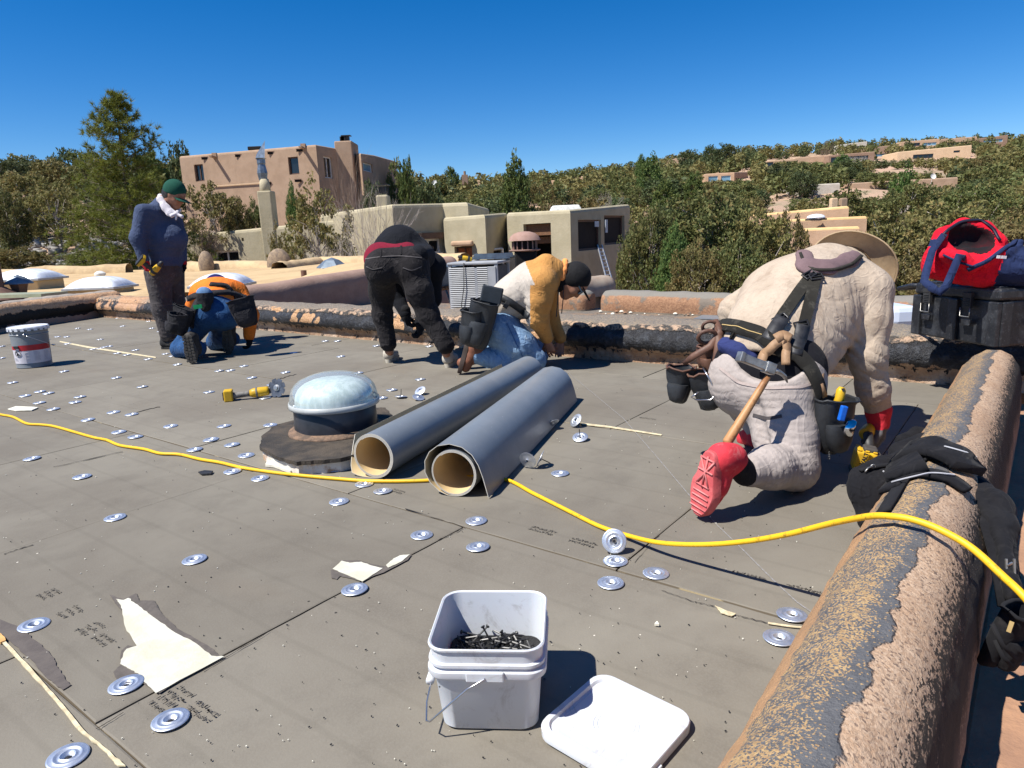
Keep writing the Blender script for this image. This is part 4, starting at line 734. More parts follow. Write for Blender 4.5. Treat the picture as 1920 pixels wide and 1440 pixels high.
# olive house, right blocks
A, B, C_ = K(831, 408, 33.2), K(909, 402, 31.8), K(951, 399, 35.5)
h4 = house('house', 'olive stucco entry block with orange wooden door', [A, B, C_, (C_[0], C_[1] + 4, C_[2]), (A[0], A[1] + 5, A[2])], -3.3, S_OLIVE, [(0, 853, 462, 886, 505, 'door', 2), (1, 926, 468, 943, 501, 'dark')])
p, q = J(847, 457, 32.75), J(887, 456, 32.15); mb = MB(); mb.box((p + q) / 2 + Vector((0, -.1, 0)), ((q - p).length, .22, .24), Matrix.Rotation(math.atan2(q.y - p.y, q.x - p.x), 3, 'Z')); addpart(h4, 'lintel', mb, S_TAN, bevel=.08)
mb = MB(); a_ = J(926, 468, 33.0); b_ = J(943, 501, 33.8)
for x0, y0, x1, y1 in ((924, 468, 942, 466), (942, 466, 944, 501)): p, q = J(x0, y0, 33.0), J(x1, y1, 33.4); mb.tube([p, q], .05, 4)
addpart(h4, 'white_trim', mb, WFR)
A, B, C_ = K(950, 399, 33.2), K(1069, 393, 31.2), K(1181, 383, 37)
h5 = house('house', 'olive stucco block with dark timbered opening and two black windows on its shaded side', [A, B, C_, (C_[0] - 1.5, C_[1] + 5, C_[2]), (A[0], A[1] + 8, A[2])], -3.4, S_OLIVE, [(0, 983, 419, 1034, 520, 'room'), (1, 1084, 412, 1127, 469, 'dark'), (1, 1133, 404, 1171, 458, 'dark'), (1, 1166, 527, 1176, 552, 'white')])
TAR = mat('clear_tape', (.45, .5, .55), rough=.3)
for a_, b_, c_, d_, Y in ((1112, 415, 1126, 425, 33.2), (1133, 412, 1141, 436, 33.8)): p, q = J(a_, b_, Y), J(c_, d_, Y); mb = MB(); mb.box((p + q) / 2, (abs(q.x - p.x), .03, abs(p.z - q.z)), Matrix.Rotation(.9, 3, 'Z')); addpart(h5, 'torn_sheet', mb, TAR)
rt = empty('ladder', J(1145, 532, 30.5), 'aluminium ladder leaning under the two black windows of the olive house', 'ladder'); mb = MB(); a0, a1 = J(1139, 530, 30.2), J(1149, 530, 30.6); b0, b1 = J(1120, 459, 32.6), J(1128, 459, 33)
mb.tube([a0, b0], .035, 4); mb.tube([a1, b1], .035, 4); obj('side_rails', mb, ALU, rt)
for i in range(1, 10): mb = MB(); t = i / 10; mb.tube([a0.lerp(b0, t), a1.lerp(b1, t)], .02, 4); obj('rung', mb, ALU, rt)
lamp(894, 474, 506, 17, 'black lantern on a post in front of the olive entry block', True)
for i, (px, py, Y, sx) in enumerate(((730, 399, 36, .9), (1060, 391, 35, 1.6), (772, 431 - 30, 37, .6))):
    if i == 2: continue
    p = J(px, py, Y); mb = MB(); mb.box(p, (sx, 1, .3), taper=.8); o = obj('skylight', mb, WFR, bevel=.06); props(o, 'white low skylight on the olive house roof ' + ('behind the curved wall' if i == 0 else 'above the timbered opening'), 'skylight')
# domed chimney hood on the near wall
c = J(984, 468, 13.5); rt = empty('chimney_hood', c + Vector((0, 0, -1.6)), 'brown domed chimney hood with slotted sides behind the tan hoodie', 'chimney'); HM = mat('hood_brown', (.33, .21, .17), (.28, .17, .13), bump=.4, bs=30)
mb = MB(); mb.lathe([(.31, .0), (.30, .02), (.27, .08), (.2, .135), (.1, .165), (.001, .172)], c + Vector((0, 0, .17)), seg=28, closed=True); obj('dome', mb, HM, rt, smooth=True)
mb = MB(); mb.lathe([(.26, 0), (.30, .015), (.30, .03), (.26, .035)], c + Vector((0, 0, -.03)), seg=28); obj('base_plate', mb, HM, rt)
mb = MB(); mb.lathe([(.21, -.01), (.21, .18)], c, seg=20); obj('dark_core', mb, DKR, rt)
for k in range(14): a = k * PI / 7; mb = MB(); mb.box(c + Vector((math.cos(a) * .235, math.sin(a) * .235, .08)), (.022, .022, .16)); obj('hood_slat', mb, HM, rt)
mb = MB(); mb.box(c + Vector((.01, 0, -.82)), (.42, .42, 1.6)); obj('stack', mb, DKR, rt, bevel=.03)  # stack painted near-black, standing in for the shade under the hood
# ---------------------------------------------------------------- hillside houses
def hbox(label, x0, x1, yl, yr, Y0, Y1, m, wins=(), dep=8, cap=None, side=None, foot=None):
    # stand the house where the sight of its foot meets the slope, so that it sits on the ground
    yf = (yl + yr) / 2 + (foot or 18); pxm = (x0 + x1) / 2; Yh = Y0
    for yy in np.arange(40, 262, .5):
        q = J(pxm, yf, float(yy))
        if q.z <= float(terr(q.x, q.y)): Yh = float(yy); break
    else: Yh = 250
    kY = Yh / Y0; Y0 *= kY; Y1 *= kY
    if side: side = (side[0], side[1], side[2] * kY)
    A, B = K(x0, yl, Y0), K(x1, yr, Y1); cs = [A, B]
    if side: cs.append(K(*side)); cs.append((cs[-1][0], cs[-1][1] + dep * .6, cs[-1][2]))
    else: cs.append((B[0] + .5, B[1] + dep, B[2]))
    cs.append((A[0], max(A[1], B[1]) + dep, A[2])); z0 = min(float(terr(A[0], A[1])), float(terr(B[0], B[1])), A[2] - 3) - 1.5
    return house('hillside_house', label, cs, z0, m, wins, capm=cap)
hbox('small tan house with two wide windows in the trees, middle of the right slope', 1323, 1377, 326, 323, 150, 148, S_TAN, [(0, 1328, 330, 1346, 341, 'blue'), (0, 1352, 329, 1370, 340, 'blue')], side=(1403, 322, 153))
hbox('long low tan wall of a house near the crest, left of the leafless tree', 1436, 1492, 302, 297, 215, 213, S_TAN, [(0, 1438, 304, 1450, 312, 'plain')])
hbox('long tan roofed house at the crest right above the pinyons', 1490, 1562, 296, 290, 222, 220, S_TAN)
hbox('brown house with teal window and long dark porch under the crest', 1555, 1640, 291, 284, 190, 188, S_DARK, [(0, 1558, 293, 1628, 305, 'plain', 5)])
hbox('taller brown block with teal window beside the dark porch', 1632, 1683, 277, 271, 186, 184, S_DARK, [(0, 1642, 288, 1663, 299, 'blue')])
hbox('peach house with porch, right of the brown block with the teal window', 1683, 1822, 285, 272, 188, 184, S_PEACH, [(0, 1712, 289, 1750, 297, 'plain', 4), (0, 1788, 282, 1800, 286, 'plain')])
hbox('grey flat-roofed house on the crest above the brown porch', 1572, 1626, 272, 265, 235, 233, S_GREY, [(0, 1588, 274, 1622, 279, 'plain', 4)])
hbox('long brown house on the right crest, left end', 1690, 1762, 266, 260, 235, 232, S_TAN, [(0, 1706, 268, 1725, 274, 'plain', 3), (0, 1730, 267, 1756, 273, 'blue', 3)])
hbox('long brown house on the right crest, middle part with chimney', 1762, 1832, 261, 256, 232, 230, S_TAN, [(0, 1776, 266, 1828, 272, 'plain', 6)])
hbox('long brown house on the right crest, right end with glass front', 1832, 1890, 260, 253, 230, 228, S_DARK, [(0, 1844, 261, 1880, 267, 'blue', 5)])
hbox('brown house peeking over the crest left of the tallest junipers', 1255, 1283, 300, 293, 210, 208, S_PINK, [(0, 1258, 305, 1264, 311, 'plain')])
g1 = hbox('grey-white house with deep sloping parapet halfway up the right slope', 1503, 1575, 347, 343, 88, 87, S_GREY, [(0, 1506, 366, 1532, 375, 'plain')], side=None)
hbox('grey-white low side wing of the sloping-parapet house', 1485, 1503, 348, 346, 90, 88, S_GREY, [(0, 1493, 354, 1500, 361, 'plain')])
hbox('brown wall and flat house beyond the grey-white house', 1600, 1796, 343, 332, 96, 93, S_PINK)
hbox('pinkish house in the trees behind the curved olive wall', 790, 838, 350, 346, 100, 98, S_PINK, [(0, 793, 353, 800, 360, 'plain')])
hbox('low house with white flashing behind the bending worker', 846, 900, 342, 338, 120, 119, S_TAN)
hbox('tan house above the timbered olive block', 1050, 1098, 334, 330, 132, 130, S_TAN)
hbox('small tan house with dark window left of the tan house', 1022, 1040, 339, 338, 134, 133, S_TAN, [(0, 1024, 341, 1034, 346, 'plain')])
# stepped tan house right of the middle
hbox('upper block of the stepped tan house with yellow foam rim', 1478, 1592, 396, 386, 54, 52, S_TAN, cap=S_YEL, foot=90)
hbox('middle tier of the stepped tan house below the white dome skylight', 1470, 1626, 412, 405, 50, 48, S_TAN, cap=S_YEL, dep=3, foot=75)
hbox('lowest long wall of the stepped tan house behind the bucket hat', 1470, 1612, 430, 424, 46, 44, S_TAN, cap=S_YEL, dep=3, foot=75)
for i, (px, w_, m) in enumerate(((1563, 11, S_PEACH), (1581, 11, S_PINK))):
    p = J(px, 374, 54); mb = MB(); mb.box(p + Vector((0, 0, -.5)), (w_ / FPX * 54, .5, 1.1)); mb.box(p + Vector((0, 0, .06)), (w_ / FPX * 54 * .8, .4, .1)); o = obj('chimney', mb, m, bevel=.03); props(o, ('pale' if i == 0 else 'reddish') + ' chimney on the upper block of the stepped tan house', 'chimney')
p = J(1530, 408, 48.5); mb = MB(); mb.sphere(p, (.62, .5, .25), 16, 8); mb.box(p + Vector((0, 0, -.12)), (1.1, .9, .12), mi=1); o = obj('skylight', mb, [mat('acrylic_white', (.78, .82, .88), rough=.25, spec=.5), IRON], smooth=True, auto=40); props(o, 'white domed skylight on the stepped tan house', 'skylight')
for px, py, Y, l in ((1749, 331, 92, 'white satellite dish on the brown wall up the right slope'), (815, 343, 99, 'white satellite dish on the pinkish house behind the curved wall')):
    p = J(px, py, Y); mb = MB(); M3 = Matrix.Rotation(R(70), 3, 'X'); mb.lathe([(.001, 0), (.2, .03), (.36, .12)], p, M3, 14, closed=True); mb.tube([p, p + Vector((0, .3, -.9))], .04, 5); o = obj('satellite_dish', mb, WFR); props(o, l, 'dish')
for px, t, Y, l in ((689 + 182, 321, 122, 'small red-brown chimney with metal flue on the middle skyline'),):
    p = J(px, t, Y); mb = MB(); mb.box(p + Vector((0, 0, -1.4)), (1, 1, 1.6)); mb.tube([p + Vector((0, 0, -.8)), p], .2, 8); o = obj('chimney', mb, S_DARK); props(o, l, 'chimney')
# ================================================================ PEOPLE: bodies grown as signed distance fields
class SDF:
    def __init__(s, h): s.h = h; s.P = []; s.W = []; s.ns = []
    def add(s, a, b, ra, rb, k=.03, sub=False, sq=None):
        """round cone a-b; sq = (direction, factor > 1) flattens it along that direction"""
        s.P.append((np.array(a, float), np.array(b, float), ra, rb, k, sub, sq)); return s
    def chain(s, pts, rad, k=.03, sq=None, sub=False):
        for i in range(len(pts) - 1): s.add(pts[i], pts[i + 1], rad[i], rad[i + 1], k, sub, sq)
        return s
    def ball(s, c, r, k=.03, sub=False, sq=None): return s.add(c, np.array(c, float) + 1e-4, r, r, k, sub, sq)
    def wr(s, c, rad, d, freq, amp, warp=1.0, seed=0): s.W.append((np.array(c, float), rad, np.array(d, float) / np.linalg.norm(d), freq, amp, warp, seed)); return s
    def mesh(s):
        h = s.h; lo = np.min([np.minimum(p[0], p[1]) - max(p[2], p[3]) * 1.02 for p in s.P if not p[5]], 0) - .03; hi = np.max([np.maximum(p[0], p[1]) + max(p[2], p[3]) * 1.02 for p in s.P if not p[5]], 0) + .03
        n = np.ceil((hi - lo) / h).astype(int) + 1; F = np.full(n, .5, np.float32); ax = [lo[i] + h * np.arange(n[i]) for i in range(3)]
        for (a, b, ra, rb, k, sub, sq) in s.P:
            m = max(ra, rb) + k + .05; i0 = np.maximum(((np.minimum(a, b) - m - lo) / h).astype(int), 0); i1 = np.minimum(((np.maximum(a, b) + m - lo) / h).astype(int) + 2, n)
            if np.any(i1 <= i0): continue
            X, Y, Z = np.meshgrid(*[ax[i][i0[i]:i1[i]] for i in range(3)], indexing='ij', sparse=True)
            ab = b - a; L2 = ab @ ab; px, py, pz = X - a[0], Y - a[1], Z - a[2]
            if sq is not None:
                q = np.array(sq[0], float); q /= np.linalg.norm(q); e = (px * q[0] + py * q[1] + pz * q[2]) * (sq[1] - 1); px = px + e * q[0]; py = py + e * q[1]; pz = pz + e * q[2]; abq = ab + q * (ab @ q) * (sq[1] - 1); L2 = abq @ abq
            else: abq = ab
            t = np.clip((px * abq[0] + py * abq[1] + pz * abq[2]) / max(L2, 1e-9), 0, 1); d = np.sqrt((px - t * abq[0]) ** 2 + (py - t * abq[1]) ** 2 + (pz - t * abq[2]) ** 2) - (ra + (rb - ra) * t)
            if sq is not None: d = d / (1 + (sq[1] - 1) * .5)
            d = d.astype(np.float32); sl = tuple(slice(i0[i], i1[i]) for i in range(3)); f = F[sl]
            if sub: hh = np.maximum(k - np.abs(f + d), 0) / max(k, 1e-6); F[sl] = np.maximum(f, -d) + hh * hh * k * .25
            else: hh = np.maximum(k - np.abs(f - d), 0) / max(k, 1e-6); F[sl] = np.minimum(f, d) - hh * hh * k * .25
        if s.W:
            for (c, rad, dr, fr, amp, warp, seed) in s.W:
                i0 = np.maximum(((c - rad - lo) / h).astype(int), 0); i1 = np.minimum(((c + rad - lo) / h).astype(int) + 2, n)
                if np.any(i1 <= i0): continue
                X, Y, Z = np.meshgrid(*[ax[i][i0[i]:i1[i]] - c[i] for i in range(3)], indexing='ij', sparse=True); sl = tuple(slice(i0[i], i1[i]) for i in range(3))
                amp = amp * .42; fr = fr * .9; r = np.sqrt(X * X + Y * Y + Z * Z) / rad; fall = np.clip(1 - r, 0, 1) ** .7; u = X * dr[0] + Y * dr[1] + Z * dr[2]
                wv = np.sin(X * 17 + seed) * .6 + np.sin(Y * 15 + seed * 2.3) * .6 + np.sin(Z * 14 + seed * 1.7) * .6
                sn = np.sin(u * fr * 6.283 + wv * warp * 1.9 + seed); F[sl] += ((1 - np.abs(sn)) ** 2.4 * amp * 1.7 - amp * .42).astype(np.float32) * fall.astype(np.float32)
        ins = F < 0; C = [ins[i:n[0] - 1 + i, j:n[1] - 1 + j, k:n[2] - 1 + k] for i in (0, 1) for j in (0, 1) for k in (0, 1)]; sm = sum(c.astype(np.int8) for c in C); act = (sm > 0) & (sm < 8); ids = np.argwhere(act); vid = np.full(act.shape, -1, np.int32); vid[act] = np.arange(len(ids))
        acc = np.zeros((len(ids), 3)); cnt = np.zeros(len(ids)); cor = [(i, j, k) for i in (0, 1) for j in (0, 1) for k in (0, 1)]
        for u in range(8):
            for v in range(u + 1, 8):
                A, B = np.array(cor[u]), np.array(cor[v])
                if np.abs(A - B).sum() != 1: continue
                fa = F[tuple((ids + A).T)]; fb = F[tuple((ids + B).T)]; cr = (fa < 0) != (fb < 0); t = np.where(cr, fa / np.where(cr, fa - fb, 1), 0); p = A + (B - A) * t[:, None]; acc += p * cr[:, None]; cnt += cr
        V_ = lo + h * (ids + acc / np.maximum(cnt, 1)[:, None]); Q = []
        for axn in range(3):
            o1, o2 = [(1, 2), (2, 0), (0, 1)][axn]; sl0 = [slice(1, -1)] * 3; sl0[axn] = slice(0, n[axn] - 1); a0 = ins[tuple(sl0)]; sl1 = list(sl0); sl1[axn] = slice(1, n[axn]); a1 = ins[tuple(sl1)]; e = np.argwhere(a0 != a1); dirn = a0[tuple(e.T)]; e = e + 1; e[:, axn] -= 1
            def vv(d1, d2): w_ = e.copy(); w_[:, o1] += d1; w_[:, o2] += d2; return vid[tuple(w_.T)]
            q = np.stack([vv(-1, -1), vv(0, -1), vv(0, 0), vv(-1, 0)], 1); q[~dirn] = q[~dirn][:, ::-1]; Q.append(q)
        F_ = np.concatenate(Q); return V_, F_[(F_ >= 0).all(1)]
    def build(s, name, mats, parent, split=None, label=None):
        V_, F_ = s.mesh(); mi = None
        if split is not None: c = V_[F_].mean(1); mi = split(c)
        return npobj(name, V_, F_, mats, parent, smooth=True, midx=mi, label=label) if label else npobj(name, V_, F_, mats, parent, smooth=True, midx=mi)
SKIN = N('skin'); SKIN.col(SKIN.mix(SKIN.ss(SKIN.noise(20, 4), .3, .7), (.34, .165, .10), (.26, .12, .075))); SKIN.set(rough=.55, spec=.35); SKIN.b.inputs['Subsurface Weight'].default_value = .06; SKIN.b.inputs['Subsurface Radius'].default_value = (.02, .008, .004); SKIN = SKIN.m
HAIR = mat('hair', (.012, .010, .009), (.03, .025, .02), vs=60, rough=.5, bump=.5, bs=200)
v3 = lambda p: np.array(p, float)
def unit(a): a = v3(a); return a / np.linalg.norm(a)
def head(S, c, fw, up, r=.098, face=True):
    """skull, jaw, nose, ears around centre c; fw = face direction"""
    c = v3(c); fw = unit(fw); up = unit(up); sd = np.cross(fw, up); up = np.cross(sd, fw)
    S.ball(c + up * .022 - fw * .012, r, .02, sq=(sd, 1.22)); S.ball(c + up * .02 + fw * .02, r * .86, .03, sq=(sd, 1.15)); S.add(c - up * .045 + fw * .035, c - up * .088 + fw * .062, r * .58, r * .36, .035)
    S.add(c - up * .055 - fw * .01 + sd * .035, c - up * .088 + fw * .05, .032, .026, .03); S.add(c - up * .055 - fw * .01 - sd * .035, c - up * .088 + fw * .05, .032, .026, .03)
    S.add(c + up * .018 + fw * .088, c - up * .022 + fw * .106, .010, .0145, .012)        # nose
    for q in (-1, 1):
        S.ball(c + fw * .078 + up * .012 + sd * q * .034, .012, .012, sub=True); S.ball(c + fw * .070 + up * .010 + sd * q * .033, .0125, .004); S.add(c + fw * .088 + up * .032 + sd * q * .012, c + fw * .072 + up * .032 + sd * q * .05, .009, .008, .012)
        S.add(c + sd * q * .082 + up * .018 - fw * .004, c + sd * q * .082 - up * .022 + fw * .002, .012, .009, .008, sq=(sd, 1.8)); S.ball(c + fw * .062 - up * .03 + sd * q * .04, .024, .03)
    S.add(c + fw * .093 - up * .048 + sd * .018, c + fw * .093 - up * .048 - sd * .018, .0075, .0075, .006); S.add(c + fw * .090 - up * .06 + sd * .014, c + fw * .090 - up * .06 - sd * .014, .0085, .0085, .008); S.add(c + fw * .103 - up * .0545 + sd * .02, c + fw * .103 - up * .0545 - sd * .02, .0022, .0022, .003, sub=True)
def hand(S, w_, fd, pn, side=1, curl=.5, sc=1.0, spread=.12, gr=0.0, thumb=.6, curls=None):
    """wrist w_, finger direction fd, palm normal pn (palm faces pn), thumb on side; gr thickens a glove"""
    w_ = v3(w_); fd = unit(fd); pn = unit(v3(pn) - fd * (v3(pn) @ fd)); lat = np.cross(fd, pn) * side; T = w_ + fd * .018 * sc
    pl = .078 * sc
    for q in (-.027, -.009, .009, .027): S.add(T + lat * q * .75 * sc, w_ + fd * pl + lat * q * sc - pn * .002, .0135 * sc + gr, .0115 * sc + gr, .012)
    S.add(T + lat * .018 * sc + pn * .008, w_ + fd * .045 * sc + lat * .03 * sc + pn * .012, .014 * sc + gr, .013 * sc + gr, .012)
    for i, (q, L) in enumerate(((.029, .070), (.0098, .079), (-.0098, .073), (-.028, .056))):
        cv = (curls[i] if curls else curl * (1 + .1 * i)); p = w_ + fd * pl + lat * q * sc; a = .25 * cv; r = (.0088 - (.0012 if i == 3 else 0)) * sc + gr; d0 = fd + lat * q * spread * 12
        for k, f in enumerate((.44, .31, .25)):
            a += cv * (.75 if k == 0 else .95) * (1 if k else .6); d = unit(d0 * math.cos(a) + pn * math.sin(a)); p2 = p + d * L * f * sc; S.add(p, p2, r, r * .9, .003); p = p2; r *= .93
    p = w_ + fd * .03 * sc + lat * .03 * sc + pn * .006; d = unit(fd * .75 + lat * .75 + pn * .25 * thumb * 2); p2 = p + d * .036 * sc; S.add(p, p2, .0125 * sc + gr, .0105 * sc + gr, .008); d = unit(fd * .95 + lat * .15 + pn * thumb); p3 = p2 + d * .03 * sc; S.add(p2, p3, .0105 * sc + gr, .0095 * sc + gr, .004); S.add(p3, p3 + unit(fd + pn * thumb * 1.2) * .022 * sc, .0095 * sc + gr, .008 * sc + gr, .004)
def shoe(S, heel, toe, up, w_=.045, hh=.055, k=.02):
    """ankle-less shoe volume from heel to toe with its sole along the line"""
    heel, toe = v3(heel), v3(toe); up = unit(up); f = unit(toe - heel); up = unit(up - f * (up @ f)); sd = np.cross(f, up); L = np.linalg.norm(toe - heel)
    S.add(heel + f * .04 + up * .042, heel + f * L * .45 + up * .04, .042, .04, k); S.add(heel + f * L * .45 + up * .04, toe - f * .045 + up * .03, .042, .032, k, sq=None); S.add(heel + f * L * .6 + up * .03 + sd * .012, toe - f * .05 + up * .026 - sd * .006, .036, .03, k)
    S.add(heel + f * .045 + up * .06, heel + f * .055 + up * .10, .042, .042, k)
def sole(name, heel, toe, up, m, parent, w_=.047, th=.02, lugs=True, lugm=None, off=0.0):
    heel, toe = Vector(heel), Vector(toe); f = (toe - heel).normalized(); up = Vector(up); up = (up - f * up.dot(f)).normalized(); sd = f.cross(up); L = (toe - heel).length; mb = MB(); pr = []
    for i in range(32):
        a = 2 * PI * i / 32; x = .5 - .5 * math.cos(a); wd = .78 + .26 * math.sin(max(0, x - .25) / .75 * PI) ** 1.0 - (.12 if .25 < x < .5 else 0); y = math.sin(a); yy = (abs(y) ** .62) * (1 if y > 0 else -1) * w_ * wd
        pr.append((x * L, yy))
    vs = [heel + f * x + sd * y + up * off for x, y in pr] + [heel + f * x + sd * y * 1.06 + up * (th + off) for x, y in pr] ; n = 32; vs = [heel + f * (L / 2 + (x - L / 2) * .96) + sd * y * .93 + up * (off - .004) for x, y in pr] + vs
    fs = [tuple(range(n))[::-1], tuple(range(2 * n, 3 * n))] + [(j * n + i, j * n + (i + 1) % n, (j + 1) * n + (i + 1) % n, (j + 1) * n + i) for j in (0, 1) for i in range(n)]; mb.add(vs, fs); o = obj(name, mb, m, parent, smooth=True, auto=40)
    if lugs:
        mb = MB(); Mx = Matrix((f, sd, up)).transposed()
        for i in range(9):
            x = L * (.09 + i * .1)
            for s_ in (-1, 0, 1): 
                wx = w_ * (.5 if s_ else .42); mb.box(heel + f * (x + (0 if s_ else L * .02)) + sd * s_ * w_ * .56 + up * (off - .006), (L * .068, wx, .008), Mx @ Matrix.Rotation(.35 * s_ * (1 if i % 2 else -1), 3, 'Z'))
        obj('tread', mb, lugm or m, o)
    return o
def skel_body(S, hips, chest, neckb, headc, fw, up, arms, legs, sc=.86):
    """continuous nude body under the clothes; arms: (shoulder, elbow, wrist), legs: (hip, knee, ankle)"""
    S.chain([hips, (v3(hips) + v3(chest)) / 2, chest, neckb], [.115 * sc, .105 * sc, .12 * sc, .06 * sc], .06); S.add(neckb, v3(headc) - unit(up) * .05 - unit(fw) * .015, .052, .05, .02); head(S, headc, fw, up)
    for sh, el, wr in arms: S.add(chest, sh, .07 * sc, .055 * sc, .05); S.add(sh, el, .047 * sc, .036 * sc, .02); S.add(el, wr, .036 * sc, .024 * sc, .015)
    for hp, kn, an in legs: S.add(hips, hp, .09 * sc, .075 * sc, .05); S.add(hp, kn, .068 * sc, .042 * sc, .03); S.add(kn, an, .042 * sc, .032 * sc, .02)
def ground(p, z=0.0): p = v3(p); return np.array([p[0], p[1], z])
def cap_brim(c, fw, up, r, L, w_, th=.004, droop=.25, n=10):
    c = Vector(c); fw = Vector(unit(fw)); up = Vector(unit(up)); sd = fw.cross(up); mb = MB(); vs = []
    for s_ in (0, 1):
        for j in range(5):
            for i in range(n + 1):
                a = -1 + 2 * i / n; t = j / 4; rr_ = r + (L) * t * math.sqrt(max(0, 1 - a * a * .92)); x = rr_ * math.cos(a * w_ * (1 - t * .25)); y = rr_ * math.sin(a * w_ * (1 - t * .25)); vs.append(c + fw * x + sd * y + up * (-(a * a) * droop * .07 - t * L * droop * .35 - s_ * th))
    m = 5 * (n + 1); fs = []
    for j in range(4):
        for i in range(n): a = j * (n + 1) + i; fs.append((a, a + 1, a + n + 2, a + n + 1)); fs.append((m + a, m + a + n + 1, m + a + n + 2, m + a + 1))
    for i in range(n): a = 4 * (n + 1) + i; fs.append((a, a + 1, m + a + 1, m + a))
    for j in range(4): a = j * (n + 1); fs.append((a, a + n + 1, m + a + n + 1, m + a)); b = a + n; fs.append((b + n + 1, b, m + b, m + b + n + 1))
    mb.add(vs, fs); return mb
class Drape:
    """finds where a sight line or a downward line meets finished meshes, to lay straps on cloth"""
    def __init__(s, objs):
        vs = []; fs = []
        for o in objs:
            b = len(vs); M = ORG[o.name]; vs += [v.co + M for v in o.data.vertices]; fs += [tuple(b + i for i in p.vertices) for p in o.data.polygons]
        s.t = BVHTree.FromPolygons(vs, fs); s.last = (vs[0] - CO).length
    def px(s, x, y, off=.004):
        d = ray(x, y).normalized(); h = s.t.ray_cast(CO, d)
        if h[0] is None:
            h = s.t.find_nearest(CO + d * s.last); return h[0] + h[1] * off, h[1]
        s.last = (h[0] - CO).length; n = h[1] if h[1].dot(d) < 0 else -h[1]; return h[0] + n * off, n
    def strap(s, pix, w_, th=.004, n=24, off=.004, sm=2):
        P = []; Nn = []; L = len(pix) - 1
        for i in range(n + 1):
            t = i / n * L; k = min(int(t), L - 1); u = t - k; x = pix[k][0] + (pix[k + 1][0] - pix[k][0]) * u; y = pix[k][1] + (pix[k + 1][1] - pix[k][1]) * u; p, m = s.px(x, y, off); P.append(p); Nn.append(m)
        for _ in range(sm):
            P = [P[0]] + [(P[i - 1] + P[i] * 2 + P[i + 1]) / 4 for i in range(1, n)] + [P[-1]]; Nn = [Nn[0]] + [(Nn[i - 1] + Nn[i] * 2 + Nn[i + 1]).normalized() for i in range(1, n)] + [Nn[-1]]
        return MB().ribbon(P, Nn, w_, th)
def pouch(name, top_c, down, out, w_, h, d, m, parent, trim=None, taper=.7, pock=True, top=None, nz=.75):
    """open-topped tool pouch: top_c = middle of the mouth's back edge"""
    c = Vector(top_c); dn = Vector(unit(down)); o = Vector(out); o = (o - dn * o.dot(dn)).normalized(); sd = dn.cross(o); mb = MB(); N_ = 18; rows = []
    def ring(t, k=1.0, q=0):
        ww = w_ * (1 - (1 - taper) * t) * k; dd = d * (1 - .35 * t) * k; r = []
        for i in range(N_):
            a = 2 * PI * i / N_; x = math.cos(a); y = math.sin(a); sx = (abs(x) ** .7) * (1 if x > 0 else -1); sy = (abs(y) ** .8) * (1 if y > 0 else -1)
            r.append(c + dn * (h * t + (.02 * h if y > 0 and t < .05 else 0)) + sd * sx * ww / 2 + o * (dd / 2 + sy * dd / 2 + nz * .022 * mnoise.noise(c * 9 + Vector((x, y, t * 3)) * 1.5)) + sd * nz * .014 * mnoise.noise(c * 5 + Vector((y, x, t * 4)) * 1.3) + dn * (nz * .02 * mnoise.noise(c * 7 + Vector((x, y, 0)) * 2) if t < .05 else 0))
        return r
    ts = [(.0, 1), (.12, 1.0), (.35, 1.04), (.6, 1.02), (.8, .98), (.93, .88), (1.0, .6)]; vs = []
    for t, k in ts: vs += ring(t, k)
    nr = len(ts); ins_ = ring(.0, .9) + ring(.5, .86); b = len(vs); vs += ins_; fs = []
    for j in range(nr - 1):
        for i in range(N_): i2 = (i + 1) % N_; fs.append((j * N_ + i, j * N_ + i2, (j + 1) * N_ + i2, (j + 1) * N_ + i))
    fs.append(tuple((nr - 1) * N_ + i for i in range(N_)))
    for i in range(N_): i2 = (i + 1) % N_; fs.append((i2, i, b + i, b + i2)); fs.append((b + i2, b + i, b + N_ + i, b + N_ + i2))
    fs.append(tuple(b + N_ + i for i in range(N_))); mb.add(vs, fs); ob = obj(name, mb, m, parent, smooth=True, auto=50)
    if pock:
        mb = MB(); c0 = c + dn * h * .42 + o * d * .72; M_ = 12; vs = []
        for t, k in ((0, 1.0), (.15, 1.06), (.6, 1.02), (.9, .85), (1, .5)):
            for i in range(M_): a = PI * i / (M_ - 1); vs.append(c0 + dn * h * .5 * t + sd * math.cos(a) * w_ * .36 * k * (1 - .25 * t) + o * (math.sin(a) ** .6 if 0 < i < M_ - 1 else 0) * d * .42 * k + o * .006 * mnoise.noise(c0 * 11 + Vector((i, t * 3, 0))))
        fs = [(j * M_ + i, j * M_ + i + 1, (j + 1) * M_ + i + 1, (j + 1) * M_ + i) for j in range(4) for i in range(M_ - 1)] + [tuple(4 * M_ + i for i in range(M_)), tuple(range(M_))[::-1]]; mb.add(vs, fs); obj('front_pocket', mb, m, ob, smooth=True, auto=50)
    mb = MB(); r = ring(0, 1.02); mb.tube(r + [r[0]], .0045, 6, cap=False)
    obj('rim', mb, trim or m, ob, smooth=True)
    return ob
# ================================================================ THE FIVE ROOFERS
def P_(px, py, Y): return v3(J(px, py, Y))
